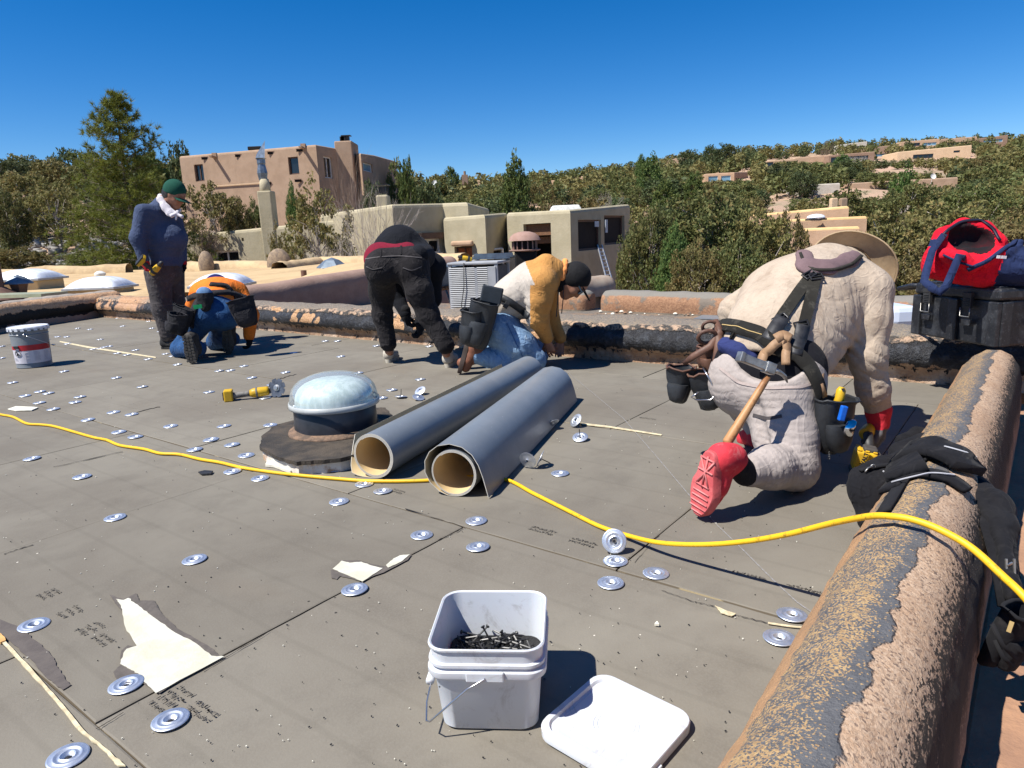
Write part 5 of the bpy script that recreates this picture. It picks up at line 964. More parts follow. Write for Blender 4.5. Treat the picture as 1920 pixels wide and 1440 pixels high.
# ---------------------------------------------------------------- 1. standing man, blue sweater, green cap
gl = G(322, 652); Y0 = gl.y; A = empty('person', (gl.x, gl.y, 0), 'person standing in a blue sweater, green cap and white neckerchief, looking down', 'person')
NAVY = cloth('sweater_blue', (.055, .075, .135), (.042, .058, .108), fold=.7); GREYT = cloth('trousers_grey', (.075, .066, .066), (.048, .043, .044), fold=.9, dirt=(.19, .17, .16)); REDG = cloth('glove_red', (.42, .02, .03), (.3, .015, .02)); CAPG = cloth('cap_green', (.012, .075, .05), (.01, .055, .038), fold=.1); WHT = cloth('kerchief_white', (.62, .59, .61), (.52, .49, .52), fold=.6); SHB = cloth('shoe_black', (.035, .035, .036), (.02, .02, .02), fold=.2, dirt=(.14, .13, .12)); RUB = mat('rubber_black', (.022, .021, .02), (.05, .047, .043), rough=.8, vs=20); BLKC = cloth('black_cloth', (.010, .010, .012), (.018, .018, .020), fold=.5, dirt=(.035, .032, .03))
hip = P_(309, 505, Y0 + .02); chest = P_(292, 412, Y0); neck = P_(303, 377, Y0); hd = P_(326, 366, Y0 - .02); fw = unit((.86, -.12, -.52)); up = unit((.5, -.02, .86))
sN = P_(268, 396, Y0 - .17); eN = P_(258, 447, Y0 - .24); wN = P_(270, 490, Y0 - .24); sF = P_(326, 402, Y0 + .2); eF = P_(338, 446, Y0 + .22); wF = P_(342, 488, Y0 + .14)
hN = P_(296, 512, Y0 - .07); kN = P_(304, 578, Y0 - .08); aN = P_(315, 636, Y0 - .08); hF = P_(322, 510, Y0 + .12); kF = P_(329, 572, Y0 + .14); aF = P_(336, 630, Y0 + .16)
S_ = SDF(.012); skel_body(S_, hip, chest, neck, hd, fw, up, [(sN, eN, wN), (sF, eF, wF)], [(hN, kN, aN), (hF, kF, aF)]); hand(S_, wN, (.25, 0, -1), (1, .2, 0), -1, 1.0); hand(S_, wF, (.1, -.1, -1), (-.6, -.6, 0), 1, .45)
S_.add(aN, aN + v3((.1, -.02, -.04)), .032, .025, .02); S_.add(aF, aF + v3((.1, -.02, -.04)), .032, .025, .02); S_.build('body', SKIN, A)
S_ = SDF(.0105); bel = P_(322, 448, Y0 - .02); S_.chain([P_(303, 388, Y0), P_(293, 418, Y0), P_(303, 450, Y0), P_(310, 494, Y0)], [.085, .158, .172, .152], .06); S_.ball(bel, .135, .08); S_.add(P_(286, 400, Y0 - .1), P_(313, 403, Y0 + .12), .075, .075, .06)
S_.chain([sN - v3((0, 0, .008)), eN, wN + v3((0, 0, .01))], [.078, .062, .048], .06); S_.chain([sF - v3((0, 0, .008)), eF, wF + v3((0, 0, .01))], [.074, .06, .046], .06); S_.add(P_(304, 382, Y0), P_(301, 390, Y0), .07, .09, .03); S_.ball(P_(312, 512, Y0), .15, .02, sub=True)
S_.wr(eN, .2, (.3, 0, 1), 16, .009, 1, 1); S_.wr(wN + v3((0, 0, .07)), .1, (0, 0, 1), 26, .007, .8, 2); S_.wr(P_(312, 475, Y0 - .1), .26, (.1, 0, 1), 9, .010, 1.2, 3); S_.wr(sN, .2, (1, 0, .6), 9, .010, 1, 4); S_.wr(eF, .2, (.2, 0, 1), 14, .008, 1, 5); S_.wr(P_(330, 420, Y0 - .05), .2, (.6, 0, .8), 9, .006, 1, 6)
S_.build('sweater', NAVY, A)
S_ = SDF(.0115); S_.chain([P_(308, 492, Y0), hip], [.15, .155], .05); S_.chain([hN, kN, aN + v3((0, 0, .045))], [.125, .092, .072], .05); S_.chain([hF, kF, aF + v3((0, 0, .045))], [.12, .09, .072], .05); S_.ball(P_(307, 478, Y0), .14, .02, sub=True)
for q, sd_ in ((kN, 1), (aN, 2), (kF, 3), (aF, 4)): S_.wr(q + v3((0, 0, .03)), .2, (.3, .1, 1), 11 if sd_ % 2 else 17, .013, 1.3, sd_)
S_.wr(hN - v3((0, 0, .1)), .26, (.7, 0, .7), 7, .010, 1.2, 7); S_.build('trousers', GREYT, A)
S_ = SDF(.008); hand(S_, wN, (.25, 0, -1), (1, .2, 0), -1, 1.0, 1.06, gr=.004); S_.add(wN + v3((-.005, 0, .035)), wN + v3((.01, 0, -.02)), .048, .04, .02); S_.build('glove', REDG, A)
S_ = SDF(.008); hand(S_, wF, (.1, -.1, -1), (-.6, -.6, 0), 1, .45, 1.06, gr=.004); S_.add(wF + v3((0, 0, .035)), wF + v3((.005, 0, -.03)), .044, .036, .02); wz = wF[2]; S_.build('glove', [REDG, BLKC], A, split=lambda c: (c[:, 2] < wz - .045).astype(int))
for an, dx in ((aN, 1), (aF, 1)):
    S_ = SDF(.008); d = unit((1, -.25, 0)); h_ = ground(an - d * .09); t_ = ground(an + d * .235); shoe(S_, h_ + v3((0, 0, .012)), t_ + v3((0, 0, .012)), (0, 0, 1)); o = S_.build('boot', SHB, A); sole('sole', h_, t_, (0, 0, 1), RUB, o, lugs=False, th=.022)
sd = np.cross(fw, up); S_ = SDF(.007); S_.ball(hd + up * .045 - fw * .012, .108, .02, sq=(sd, 1.15)); S_.ball(hd - up * .085 + fw * .01, .125, .004, sub=True); S_.wr(hd + up * .06, .2, sd, 9, .0018, .1, 0); o = S_.build('cap', CAPG, A)
obj('cap_brim', cap_brim(hd + up * .018 + fw * .0, fw, up, .088, .095, .95), CAPG, o, smooth=True); mb = MB(); mb.sphere(hd + up * .152 - fw * .012, .008, 8, 6); obj('cap_button', mb, CAPG, o)
S_ = SDF(.006); S_.ball(hd - fw * .018 + up * .005, .100, .02, sq=(sd, 1.2)); S_.ball(hd + fw * .08 - up * .02, .115, .004, sub=True); S_.ball(hd - up * .12, .07, .01, sub=True); S_.build('hair', HAIR, A)
S_ = SDF(.006); kn = P_(331, 401, Y0 - .13); nbk = P_(299, 368, Y0 + .01)
S_.chain([nbk + v3((0, .02, 0)), P_(301, 374, Y0 - .075), P_(312, 390, Y0 - .115), kn], [.022, .030, .034, .016], .02, sq=((.5, -.7, .3), 1.9)); S_.chain([nbk + v3((0, .02, 0)), P_(312, 378, Y0 + .08), P_(335, 394, Y0 + .02), kn], [.022, .022, .02, .015], .02)
S_.chain([P_(305, 385, Y0 - .125), P_(318, 400, Y0 - .14), P_(324, 404, Y0 - .14)], [.02, .026, .012], .02, sq=((.2, -1, .2), 2.2)); S_.ball(kn, .018, .006); S_.chain([kn, P_(341, 406, Y0 - .14)], [.011, .018], .006); S_.chain([kn, P_(322, 405, Y0 - .16)], [.011, .018], .006); S_.chain([kn, P_(330, 411, Y0 - .15)], [.009, .011], .006); S_.wr(P_(310, 388, Y0 - .1), .14, (.7, 0, .7), 16, .005, .8, 0); S_.build('neckerchief', WHT, A)
# drill in his hand
YEL = mat('tool_yellow', (.62, .38, .015), (.5, .3, .02), rough=.45, vs=12); BKP = mat('tool_black', (.02, .02, .022), (.035, .035, .035), rough=.5)
def drill(loc, fwd, gripd, label, sc=1.0, scr=False):
    fwd = Vector(unit(fwd)); g = Vector(gripd); g = (g - fwd * g.dot(fwd)).normalized(); sd_ = fwd.cross(g); Mx = Matrix((fwd, sd_, -g)).transposed(); c = Vector(loc); rt = empty('cordless_drill', c, label, 'drill')
    Ml = Matrix((sd_, g.cross(sd_) * 0 + g, fwd)).transposed() if False else fwd.to_track_quat('Z', 'Y').to_matrix()
    mb = MB(); mb.lathe([(.001, -.075), (.024, -.075), (.030, -.065), (.031, .0), (.028, .03), (.024, .045)], c, Ml, 18); obj('motor_housing', mb, YEL, rt, smooth=True, auto=40)
    mb = MB(); mb.lathe([(.02, .045), (.022, .055), (.021, .085), (.013, .10), (.006, .103)], c, Ml, 14); mb.lathe([(.0315, -.05), (.0325, -.04), (.0325, -.028), (.0315, -.02)], c, Ml, 18); obj('chuck', mb, BKP, rt, smooth=True, auto=40)
    mb = MB(); mb.box(c + g * .075 - fwd * .022, (.036, .030, .115), Mx @ Matrix.Rotation(-.15, 3, 'Y')); obj('grip', mb, BKP, rt, bevel=.008)
    mb = MB(); mb.box(c + g * .145 - fwd * .005, (.115, .062, .03), Mx); mb.box(c + g * .128 - fwd * .01, (.07, .045, .02), Mx); ob = obj('battery', mb, YEL, rt, bevel=.007); mb = MB(); mb.box(c + g * .163 - fwd * .005, (.112, .060, .014), Mx); mb.box(c + g * .145 - fwd * .060, (.008, .05, .026), Mx); obj('battery_base', mb, BKP, ob, bevel=.004)
    return rt, Mx, ob
dl = P_(291, 504, Y0 - .27); dr, _, _ = drill(dl + v3((.01, 0, .0)), (.75, -.15, .62), (-.95, -.1, -.32), 'yellow and black cordless drill in the standing worker\'s gloved hand')
# ---------------------------------------------------------------- 2. orange sweater, kneeling, seen from behind
gl = G(400, 672); B = empty('person', (gl.x, gl.y, 0), 'person kneeling in an orange sweater and blue jeans, boot soles towards the viewer', 'person')
ORG_C = cloth('sweater_orange', (.78, .20, .025), (.66, .15, .018), fold=.7); JEAN_D = cloth('jeans_dark', (.022, .075, .19), (.012, .04, .11), fold=.9, dirt=(.08, .14, .24)); CHAR = cloth('charcoal_gear', (.026, .025, .029), (.014, .014, .016), fold=.8, dirt=(.06, .057, .06)); CBLUE = cloth('cap_blue', (.012, .012, .11), (.01, .01, .07), fold=.3)
YL = G(352, 684).y; YR = G(430, 665).y; Yk = YL + .55
hip = P_(403, 583, Yk - .12); chest = P_(411, 545, Yk + .25); neck = P_(408, 535, Yk + .42); hd = P_(409, 541, Yk + .52); fw = unit((.05, .55, -.85)); up = unit((0, .85, .5))
hL = P_(385, 592, Yk - .14); hR = P_(424, 592, Yk - .1); kL = ground(G(392, 650), .075); kL[1] = YL + .48; kR = ground(G(446, 640), .075); kR[1] = YR + .38; aL = P_(368, 655, YL + .10); aR = P_(432, 636, YR + .06); aL[2] = max(aL[2], .09)
sL = P_(373, 548, Yk + .22); sR = P_(447, 548, Yk + .25); eR = P_(470, 590, Yk + .12); wR = P_(467, 629, Yk + .10); eL = P_(362, 575, Yk + .36); wL = P_(385, 600, Yk + .55)
S_ = SDF(.013); skel_body(S_, hip, chest, neck, hd, fw, up, [(sL, eL, wL), (sR, eR, wR)], [(hL, kL, aL), (hR, kR, aR)], .84); hand(S_, wR, (-.1, .1, -1), (-1, 0, 0), 1, .6); hand(S_, wL, (.2, .3, -1), (1, 0, 0), -1, .6); S_.build('body', SKIN, B)
S_ = SDF(.011); S_.chain([P_(404, 566, Yk - .04), P_(408, 553, Yk + .12), chest], [.16, .165, .155], .08, sq=((0, .3, .9), 1.25)); S_.add(P_(386, 548, Yk + .2), P_(434, 548, Yk + .22), .12, .12, .06); S_.chain([sL, eL, wL], [.085, .065, .048], .04); S_.chain([sR, eR, wR], [.092, .070, .054], .04)
S_.wr(eR, .22, (.2, 0, 1), 12, .012, 1.2, 1); S_.wr(P_(430, 540, Yk + .1), .25, (1, .3, .2), 8, .008, 1, 2); S_.wr(P_(380, 552, Yk + .1), .25, (1, -.3, .3), 8, .008, 1, 3); S_.build('sweater', ORG_C, B)
S_ = SDF(.011); S_.chain([P_(404, 572, Yk - .06), hip], [.155, .15], .05); S_.ball(P_(386, 592, Yk - .16), .115, .05); S_.ball(P_(423, 591, Yk - .14), .115, .05); S_.chain([hL, kL], [.12, .082], .05); S_.chain([hR, kR], [.12, .082], .05); S_.chain([kL, aL + v3((0, .04, .0))], [.085, .07], .04); S_.chain([kR, aR + v3((0, .04, 0))], [.085, .07], .04)
for q, sd_ in ((kL, 1), (kR, 2), (aL, 3), (aR, 4), (hL, 5), (hR, 6)): S_.wr(q, .2, (.3, 1, .5) if sd_ < 5 else (.6, .2, 1), 13, .012, 1.2, sd_)
S_.build('jeans', JEAN_D, B)
S_ = SDF(.008); hand(S_, wR, (-.1, .1, -1), (-1, 0, 0), 1, .6, 1.08, gr=.004); S_.add(wR + v3((0, 0, .03)), wR - v3((0, 0, .03)), .042, .036, .02); S_.build('glove', BLKC, B)
# boots: toes down, soles to the viewer
def boot_up(px0, py0, px1, py1, Y, an, m, parent, w_=.052):
    """heel at (px0, py0), toe at (px1, py1) on the ground"""
    toe = P_(px1, py1, Y); toe[2] = max(toe[2], .005); hl = P_(px0, py0, Y - .03); upd = v3((0, 1, .12)); S_ = SDF(.008); shoe(S_, hl + v3((0, .018, 0)), toe + v3((0, .018, 0)), upd); S_.add(an, hl + (toe - hl) * .2 + v3((0, .07, 0)), .055, .048, .03); o = S_.build('boot', m, parent); sole('sole', hl, toe, upd, RUB_L, o, w_, .022); return o
RUB_L = mat('rubber_worn', (.085, .078, .068), (.05, .045, .04), rough=.85, vs=25, bump=.4, bs=60); BOOTG = cloth('boot_dark', (.05, .045, .042), (.03, .028, .026), fold=.3)
boot_up(350, 626, 362, 689, YL, aL, BOOTG, B); boot_up(424, 609, 429, 669, YR, aR, BOOTG, B)
S_ = SDF(.008); S_.ball(hd + v3((0, -.03, .03)), .115, .02); S_.ball(hd - v3((0, 0, .1)), .12, .01, sub=True); S_.build('cap', CBLUE, B)
# his tool vest and pouches
gb = [o for o in B.children if o.name.split('.')[0] in ('sweater', 'jeans')]; D = Drape(gb); vest = empty('tool_belt', ORG[B.name]); vest.parent = B; vest.location = (0, 0, 0); ORG[vest.name] = ORG[B.name]
bpy.data.objects.remove(vest)
obj('waist_belt', D.strap([(353, 560), (368, 554), (400, 550), (430, 549), (462, 560)], .055, .012, 30), CHAR, B, smooth=True)
obj('strap', D.strap([(372, 560), (362, 590), (358, 612)], .07, .014, 14), CHAR, B, smooth=True); obj('strap', D.strap([(394, 534), (425, 536), (440, 556), (446, 580)], .05, .012, 18), CHAR, B, smooth=True)
pouch('tool_pouch', P_(352, 576, Yk - .30), (-.35, 0, -1), (-.4, -1, .1), .21, .26, .09, CHAR, B); pouch('tool_pouch', P_(449, 560, Yk - .26), (.25, 0, -1), (.4, -1, .1), .24, .26, .10, CHAR, B)
pouch('hip_bag', P_(346, 588, Yk - .42), (-.25, 0, -1), (-.7, -1, 0), .19, .19, .13, CHAR, B, taper=.85)
S_ = SDF(.009); c = P_(384, 553, Yk - .25); S_.ball(c, .075, .03, sq=((0, 1, .3), 1.5)); S_.add(c + v3((0, -.01, -.06)), c + v3((0, -.02, -.10)), .06, .05, .04, sq=((0, 1, 0), 1.8)); S_.wr(c, .16, (1, 0, .4), 14, .006, 1, 2); S_.build('small_pouch', [CHAR, cloth('faded_blue', (.12, .22, .38), (.09, .18, .32), fold=.3)], B, split=lambda q, z=c[2]: (q[:, 2] > z + .022).astype(int))
mb = MB(); c = Vector(P_(371, 575, Yk - .33)); mb.box(c, (.075, .01, .035), Matrix.Rotation(-.1, 3, 'Y')); obj('green_tag', mb, cloth('green', (.01, .22, .08)), B)
# ---------------------------------------------------------------- 3. black clothes, bending with straight legs
YL = G(733, 683).y; YR = G(842, 692).y; Ym = (YL + YR) / 2; gl = G(785, 690); C_ = empty('person', (gl.x, gl.y, 0), 'person in black bending over on straight legs, dark red shirt showing above the trousers', 'person')
BJ = cloth('trousers_black', (.021, .019, .020), (.012, .011, .012), fold=1.0, dirt=(.05, .045, .044)); BH = cloth('hoodie_black', (.009, .010, .014), (.006, .007, .010), fold=.6); MAR = cloth('shirt_maroon', (.20, .012, .03), (.15, .01, .025), fold=.4); SNK = cloth('sneaker', (.50, .46, .38), (.36, .32, .26), fold=.2, dirt=(.2, .17, .14))
hip = P_(745, 492, Ym - .02); chest = P_(778, 492, Ym + .46); neck = P_(790, 520, Ym + .58); hd = P_(797, 545, Ym + .66); fw = unit((.1, .3, -.95)); up = unit((.1, .75, -.6))
hL = P_(716, 505, Ym - .02); hR = P_(774, 503, Ym); kL = P_(717, 590, YL + .03); aL = P_(729, 658, YL + .02); kR = P_(803, 590, YR + .08); aR = P_(836, 662, YR + .03)
sL = P_(745, 497, Ym + .45); sR = P_(812, 500, Ym + .42); eL = P_(742, 552, Ym + .50); wL = P_(760, 588, Ym + .40); eR = P_(812, 560, Ym + .46); wR = P_(788, 606, Ym + .40)
S_ = SDF(.013); skel_body(S_, hip, chest, neck, hd, fw, up, [(sL, eL, wL), (sR, eR, wR)], [(hL, kL, aL), (hR, kR, aR)], .68); hand(S_, wL, (.25, 0, -1), (1, 0, .2), -1, .8); hand(S_, wR, (-.1, 0, -1), (-1, 0, 0), 1, .8); S_.add(aL, aL + v3((0, .1, -.04)), .033, .025, .02); S_.add(aR, aR + v3((0, .1, -.04)), .033, .025, .02); S_.build('body', SKIN, C_)
S_ = SDF(.012); S_.chain([P_(744, 474, Ym + .13), P_(750, 466, Ym + .2), P_(768, 482, Ym + .4), neck], [.15, .165, .17, .1], .08); S_.add(sL, sR, .11, .11, .06); S_.chain([P_(699, 480, Ym + .02), P_(722, 470, Ym + .17)], [.055, .10], .05); S_.chain([P_(786, 478, Ym - .02), P_(790, 480, Ym + .2)], [.075, .11], .05); S_.chain([sL, eL, wL], [.085, .064, .05], .04); S_.chain([sR, eR, wR], [.088, .066, .05], .04)
S_.wr(P_(780, 470, Ym + .1), .25, (1, .2, .3), 8, .009, 1, 1); S_.wr(eL, .18, (0, 0, 1), 14, .009, 1, 2); S_.build('hoodie', BH, C_)
S_ = SDF(.012); S_.chain([P_(714, 486, Ym + .05), P_(760, 484, Ym + .06)], [.13, .128], .05); S_.build('shirt', MAR, C_)
S_ = SDF(.0105); S_.ball(P_(718, 506, Ym - .06), .122, .06); S_.ball(P_(769, 506, Ym - .05), .124, .06); S_.chain([P_(718, 494, Ym - .0), P_(770, 492, Ym)], [.125, .125], .05); S_.chain([hL, P_(716, 545, YL + .01), kL, aL + v3((0, 0, .06))], [.118, .098, .074, .067], .05); S_.chain([hR, P_(785, 545, (Ym + YR) / 2), kR, aR + v3((0, 0, .06))], [.122, .102, .078, .070], .05)
for q, sd_ in ((kL, 1), (kR, 2)): S_.wr(q + v3((0, -.02, .02)), .24, (.35, 0, 1), 8, .014, 1.4, sd_)
for q, sd_ in ((aL, 3), (aR, 4)): S_.wr(q + v3((0, 0, .09)), .16, (.2, 0, 1), 15, .014, 1.2, sd_)
S_.wr(P_(795, 520, Ym - .08), .2, (.8, 0, .5), 9, .010, 1.3, 5); S_.wr(P_(704, 520, Ym - .08), .2, (-.6, 0, .7), 9, .008, 1.3, 6); S_.add(P_(744, 515, Ym - .23), P_(752, 600, Ym - .0), .016, .05, .05, sub=True); TR = S_.build('trousers', BJ, C_)
D = Drape([TR]); SE = cloth('seam_thread', (.12, .11, .11), (.06, .055, .055), fold=.1)
obj('belt_loop', D.strap([(714, 468), (714, 482)], .012, .004, 4), BJ, C_); obj('belt_loop', D.strap([(752, 462), (752, 478)], .012, .004, 4), BJ, C_); obj('back_pocket', D.strap([(688, 500), (700, 506), (716, 502)], .006, .003, 8), SE, C_); obj('back_pocket', D.strap([(756, 502), (772, 508), (790, 500)], .006, .003, 8), SE, C_); obj('waistband', D.strap([(686, 486), (715, 482), (750, 480), (790, 484)], .008, .003, 14), SE, C_)
S_ = SDF(.008); hand(S_, wL, (.25, 0, -1), (1, 0, .2), -1, .8, 1.1, gr=.005); S_.add(wL + v3((0, 0, .03)), wL - v3((0, 0, .03)), .045, .04, .02); S_.build('glove', BLKC, C_); S_ = SDF(.008); hand(S_, wR, (-.1, 0, -1), (-1, 0, 0), 1, .8, 1.1, gr=.005); S_.add(wR + v3((0, 0, .03)), wR - v3((0, 0, .03)), .045, .04, .02); S_.build('glove', BLKC, C_)
for hx, tx in (((727, 681), (.03, .27)), ((838, 690), (.05, .27))):
    h_ = ground(G(hx[0], hx[1])); t_ = h_ + v3((tx[0], tx[1], 0)); S_ = SDF(.0075); shoe(S_, h_ + v3((0, 0, .015)), t_ + v3((0, 0, .015)), (0, 0, 1)); o = S_.build('sneaker', SNK, C_); sole('sole', h_, t_, (0, 0, 1), mat('sole_cream', (.48, .44, .36), (.36, .32, .25), vs=20), o, lugs=False, th=.028)
# ---------------------------------------------------------------- 4. tan hoodie and jeans, kneeling in profile
gl = G(930, 700); Y0 = G(990, 692).y + .02; Ec = empty('person', (gl.x, gl.y, 0), 'person kneeling in profile in a tan and cream hoodie, light jeans and black cap', 'person')
TANC = cloth('hoodie_tan', (.50, .25, .075), (.42, .205, .06), fold=.7, dirt=(.34, .165, .055)); CRM = cloth('hoodie_cream', (.48, .43, .37), (.42, .37, .32), fold=.5); JNL = cloth('jeans_light', (.20, .31, .45), (.10, .18, .30), fold=1.0, dirt=(.42, .50, .56)); BRN = mat('boot_leather', (.22, .085, .045), (.15, .06, .035), rough=.6, vs=14, bump=.4, bs=70); CAPB = cloth('cap_black', (.010, .010, .011), (.017, .017, .018), fold=.4)
hip = P_(938, 607, Y0); chest = P_(1000, 532, Y0); neck = P_(1046, 514, Y0); hd = P_(1074, 528, Y0 - .02); fw = unit((.42, -.08, -.9)); up = unit((.9, 0, .42))
hN = P_(940, 617, Y0 - .11); hF = P_(948, 617, Y0 + .13); kN = P_(1000, 684, Y0 - .12); kF = P_(1006, 676, Y0 + .16); aN = P_(893, 665, Y0 - .10); aF = P_(920, 682, Y0 + .13); kN[2] = max(kN[2], .085); kF[2] = max(kF[2], .08); aN[2] = max(aN[2], .12)
sN = P_(1016, 530, Y0 - .17); eN = P_(1008, 596, Y0 - .15); wN = P_(1026, 640, Y0 - .04); sF = P_(1024, 530, Y0 + .18); eF = P_(1030, 600, Y0 + .22); wF = P_(1050, 640, Y0 + .16)
S_ = SDF(.009); skel_body(S_, hip, chest, neck, hd, fw, up, [(sN, eN, wN), (sF, eF, wF)], [(hN, kN, aN), (hF, kF, aF)], .84); hand(S_, wN, (.35, .25, -1), (.3, .9, .0), -1, .55, curls=[.25, .4, .55, .7]); hand(S_, wF, (-.1, -.2, -1), (0, -1, 0), 1, .6); S_.build('body', SKIN, Ec)
S_ = SDF(.0085); lo_ = P_(928, 584, Y0); S_.chain([lo_, P_(962, 554, Y0), P_(996, 528, Y0), P_(1022, 518, Y0)], [.158, .158, .162, .13], .07, sq=((-.5, 0, .85), 1.22)); S_.add(P_(975, 562, Y0), P_(1000, 575, Y0), .13, .10, .08); S_.add(sN, sF, .105, .105, .07); S_.chain([sN, P_(1012, 562, Y0 - .18), eN, wN + v3((0, 0, .03))], [.10, .086, .075, .048], .04); S_.chain([sF, eF, wF + v3((0, 0, .03))], [.095, .074, .05], .04)
S_.add(P_(1024, 498, Y0 - .05), P_(1024, 498, Y0 + .07), .085, .08, .04); S_.add(P_(1042, 506, Y0 - .04), P_(1042, 506, Y0 + .06), .075, .075, .03); S_.ball(hd + fw * .01 + up * .015, .085, .015, sub=True)
S_.wr(eN + v3((0, 0, .02)), .2, (.2, 0, 1), 13, .010, 1.2, 1); S_.wr(P_(1010, 556, Y0 - .14), .2, (.7, 0, .6), 9, .009, 1.2, 2); S_.wr(P_(960, 590, Y0 - .1), .24, (.6, 0, -.7), 11, .009, 1.1, 3); S_.wr(P_(950, 560, Y0 - .05), .3, (.8, 0, .5), 6, .005, 1, 5); S_.wr(P_(1028, 505, Y0 - .06), .14, (1, 0, .3), 12, .005, 1, 4)
def hs(c):
    out = np.zeros(len(c), int)
    d = np.array([(CR.x, CR.y, CR.z), (CU.x, CU.y, CU.z), (CF.x, CF.y, CF.z)]); q = (c - np.array(CO)) @ d.T; px = 960 + FPX * q[:, 0] / q[:, 2]; py = 720 - FPX * q[:, 1] / q[:, 2]
    near = c[:, 1] < Y0 + .05; line = 1001 - (py - 500) * .03 - np.clip(486 + 14 - py, 0, 99) * .8
    cream = (px < np.where(py < 535, 985 + (py - 492) * .42, 1003)) & (py > 480)
    sleeve = (px > 994) & (py > 535); out[cream & ~sleeve] = 1; return out
HO = S_.build('hoodie', [TANC, CRM], Ec, split=hs)
S_ = SDF(.0085); S_.chain([P_(934, 596, Y0), hip], [.145, .15], .05); S_.ball(P_(930, 622, Y0 - .06), .11, .05); S_.ball(P_(934, 622, Y0 + .08), .11, .05); S_.chain([hN, P_(974, 648, Y0 - .13), kN], [.125, .112, .088], .05); S_.chain([hF, kF], [.12, .086], .05); S_.chain([kN, P_(950, 680, Y0 - .13), aN], [.088, .078, .066], .04); S_.chain([kF, aF], [.086, .062], .04)
S_.wr(kN, .2, (1, 0, .6), 11, .010, 1.2, 1); S_.wr(P_(940, 672, Y0 - .15), .2, (1, 0, .2), 10, .013, 1.3, 2); S_.wr(P_(966, 640, Y0 - .2), .2, (.5, 0, .8), 9, .008, 1.2, 3); S_.wr(aN, .12, (1, 0, .1), 20, .009, 1, 4); JE = S_.build('jeans', JNL, Ec)
D = Drape([JE]); obj('side_seam', D.strap([(950, 606), (964, 636), (978, 664), (988, 690)], .008, .002, 14), cloth('seam_blue', (.08, .15, .28)), Ec)
# boots in profile: sole vertical, toe on ground
def boot_side(px0, py0, px1, py1, Y, an, parent):
    hl = P_(px0, py0, Y); toe = P_(px1, py1, Y); toe[2] = max(.012, toe[2]); f = unit(toe - hl); upd = unit((1, 0, .15)); S_ = SDF(.0075); shoe(S_, hl + upd * .02, toe + upd * .02, upd); S_.add(an, hl + f * .05 + upd * .09, .052, .046, .03); o = S_.build('boot', BRN, parent); sole('sole', hl, toe, upd, mat('sole_dark', (.06, .04, .032), (.04, .03, .025)), o, .05, .028, lugs=False); return o
boot_side(874, 640, 858, 700, Y0 - .12, aN, Ec); S_ = SDF(.008); h_ = ground(P_(905, 690, Y0 + .12), .04); shoe(S_, h_, h_ + v3((-.2, -.05, -.02)), (0, -.2, 1)); S_.build('boot', BRN, Ec)
sd = np.cross(fw, up); S_ = SDF(.006); S_.ball(hd + up * .035 - fw * .02, .112, .02, sq=(sd, 1.12)); S_.ball(hd + fw * .085 - up * .015, .082, .01, sub=True); S_.add(hd - up * .03 - fw * .035, hd - up * .075 - fw * .03, .075, .07, .03); S_.wr(hd - up * .02 - sd * .05, .13, fw, 16, .004, .6, 1); o = S_.build('cap', CAPB, Ec)
obj('cap_brim', cap_brim(hd + up * .052 + fw * .01, fw, up, .085, .09, .9, droop=.1), CAPB, o, smooth=True)
mb = MB(); M3 = Matrix((Vector(fw), Vector(sd), Vector(up))).transposed(); mb.box(Vector(hd + fw * .095 + up * .012), (.012, .14, .042), M3); mb.box(Vector(hd + fw * .045 + up * .02 + sd * -.078), (.1, .004, .012), M3); mb.box(Vector(hd + fw * .045 + up * .02 + sd * .078), (.1, .004, .012), M3); obj('safety_glasses', mb, mat('glasses', (.02, .02, .025), rough=.1, spec=.8), Ec, bevel=.003)
S_ = SDF(.007)
for i in range(10):
    a0, a1 = i / 10 * 6.283, (i + 1) / 10 * 6.283; nc = P_(1055, 512, Y0); u1 = unit(v3((.25, 0, 1))); f = lambda a: nc + v3((0, 1, 0)) * math.sin(a) * .085 + u1 * math.cos(a) * .085; S_.add(f(a0), f(a1), .02, .02, .01)
S_.wr(P_(1055, 512, Y0), .2, (0, 0, 1), 12, .005, 1, 0); S_.build('hood_lining', cloth('lining_orange', (.85, .33, .10), (.7, .25, .08), fold=.5), Ec)
mb = MB()
for dx, l in ((0, 64), (10, 58)): a_, b_ = J(1047 + dx, 530, Y0 - .08), J(1043 + dx, 530 + l, Y0 - .12); mb.tube([a_, a_.lerp(b_, .5) + Vector((.004, 0, 0)), b_], .0035, 6)
obj('drawstring', mb, BKP, Ec)
LEB = mat('leather_black', (.011, .012, .014), (.025, .028, .032), rough=.55, vs=9, bump=.4, bs=50, spec=.5)
pouch('tool_pouch', P_(915, 565, Y0 - .20), (-.28, 0, -1), (-.3, -1, 0), .20, .34, .13, LEB, Ec, taper=.85); pouch('tool_pouch', P_(898, 582, Y0 - .22), (-.15, 0, -1), (-.8, -.8, 0), .17, .26, .12, LEB, Ec, taper=.8); 
mb = MB(); c = Vector(P_(922, 553, Y0 - .235)); M3 = Matrix.Rotation(.25, 3, 'Y'); mb.box(c, (.15, .02, .12), M3); o = obj('pouch_flap', mb, mat('flap_blue', (.028, .036, .045), (.018, .024, .03), rough=.6), Ec, bevel=.01)
D = Drape([HO]); obj('tool_belt', D.strap([(936, 556), (950, 562), (966, 572), (980, 582), (992, 594)], .05, .01, 20), LEB, Ec, smooth=True); mb = MB(); p, n_ = D.px(950, 571, .012); mb.box(p, (.035, .012, .05), Matrix.Rotation(.6, 3, 'Y')); obj('buckle', mb, BKP, Ec, bevel=.004)
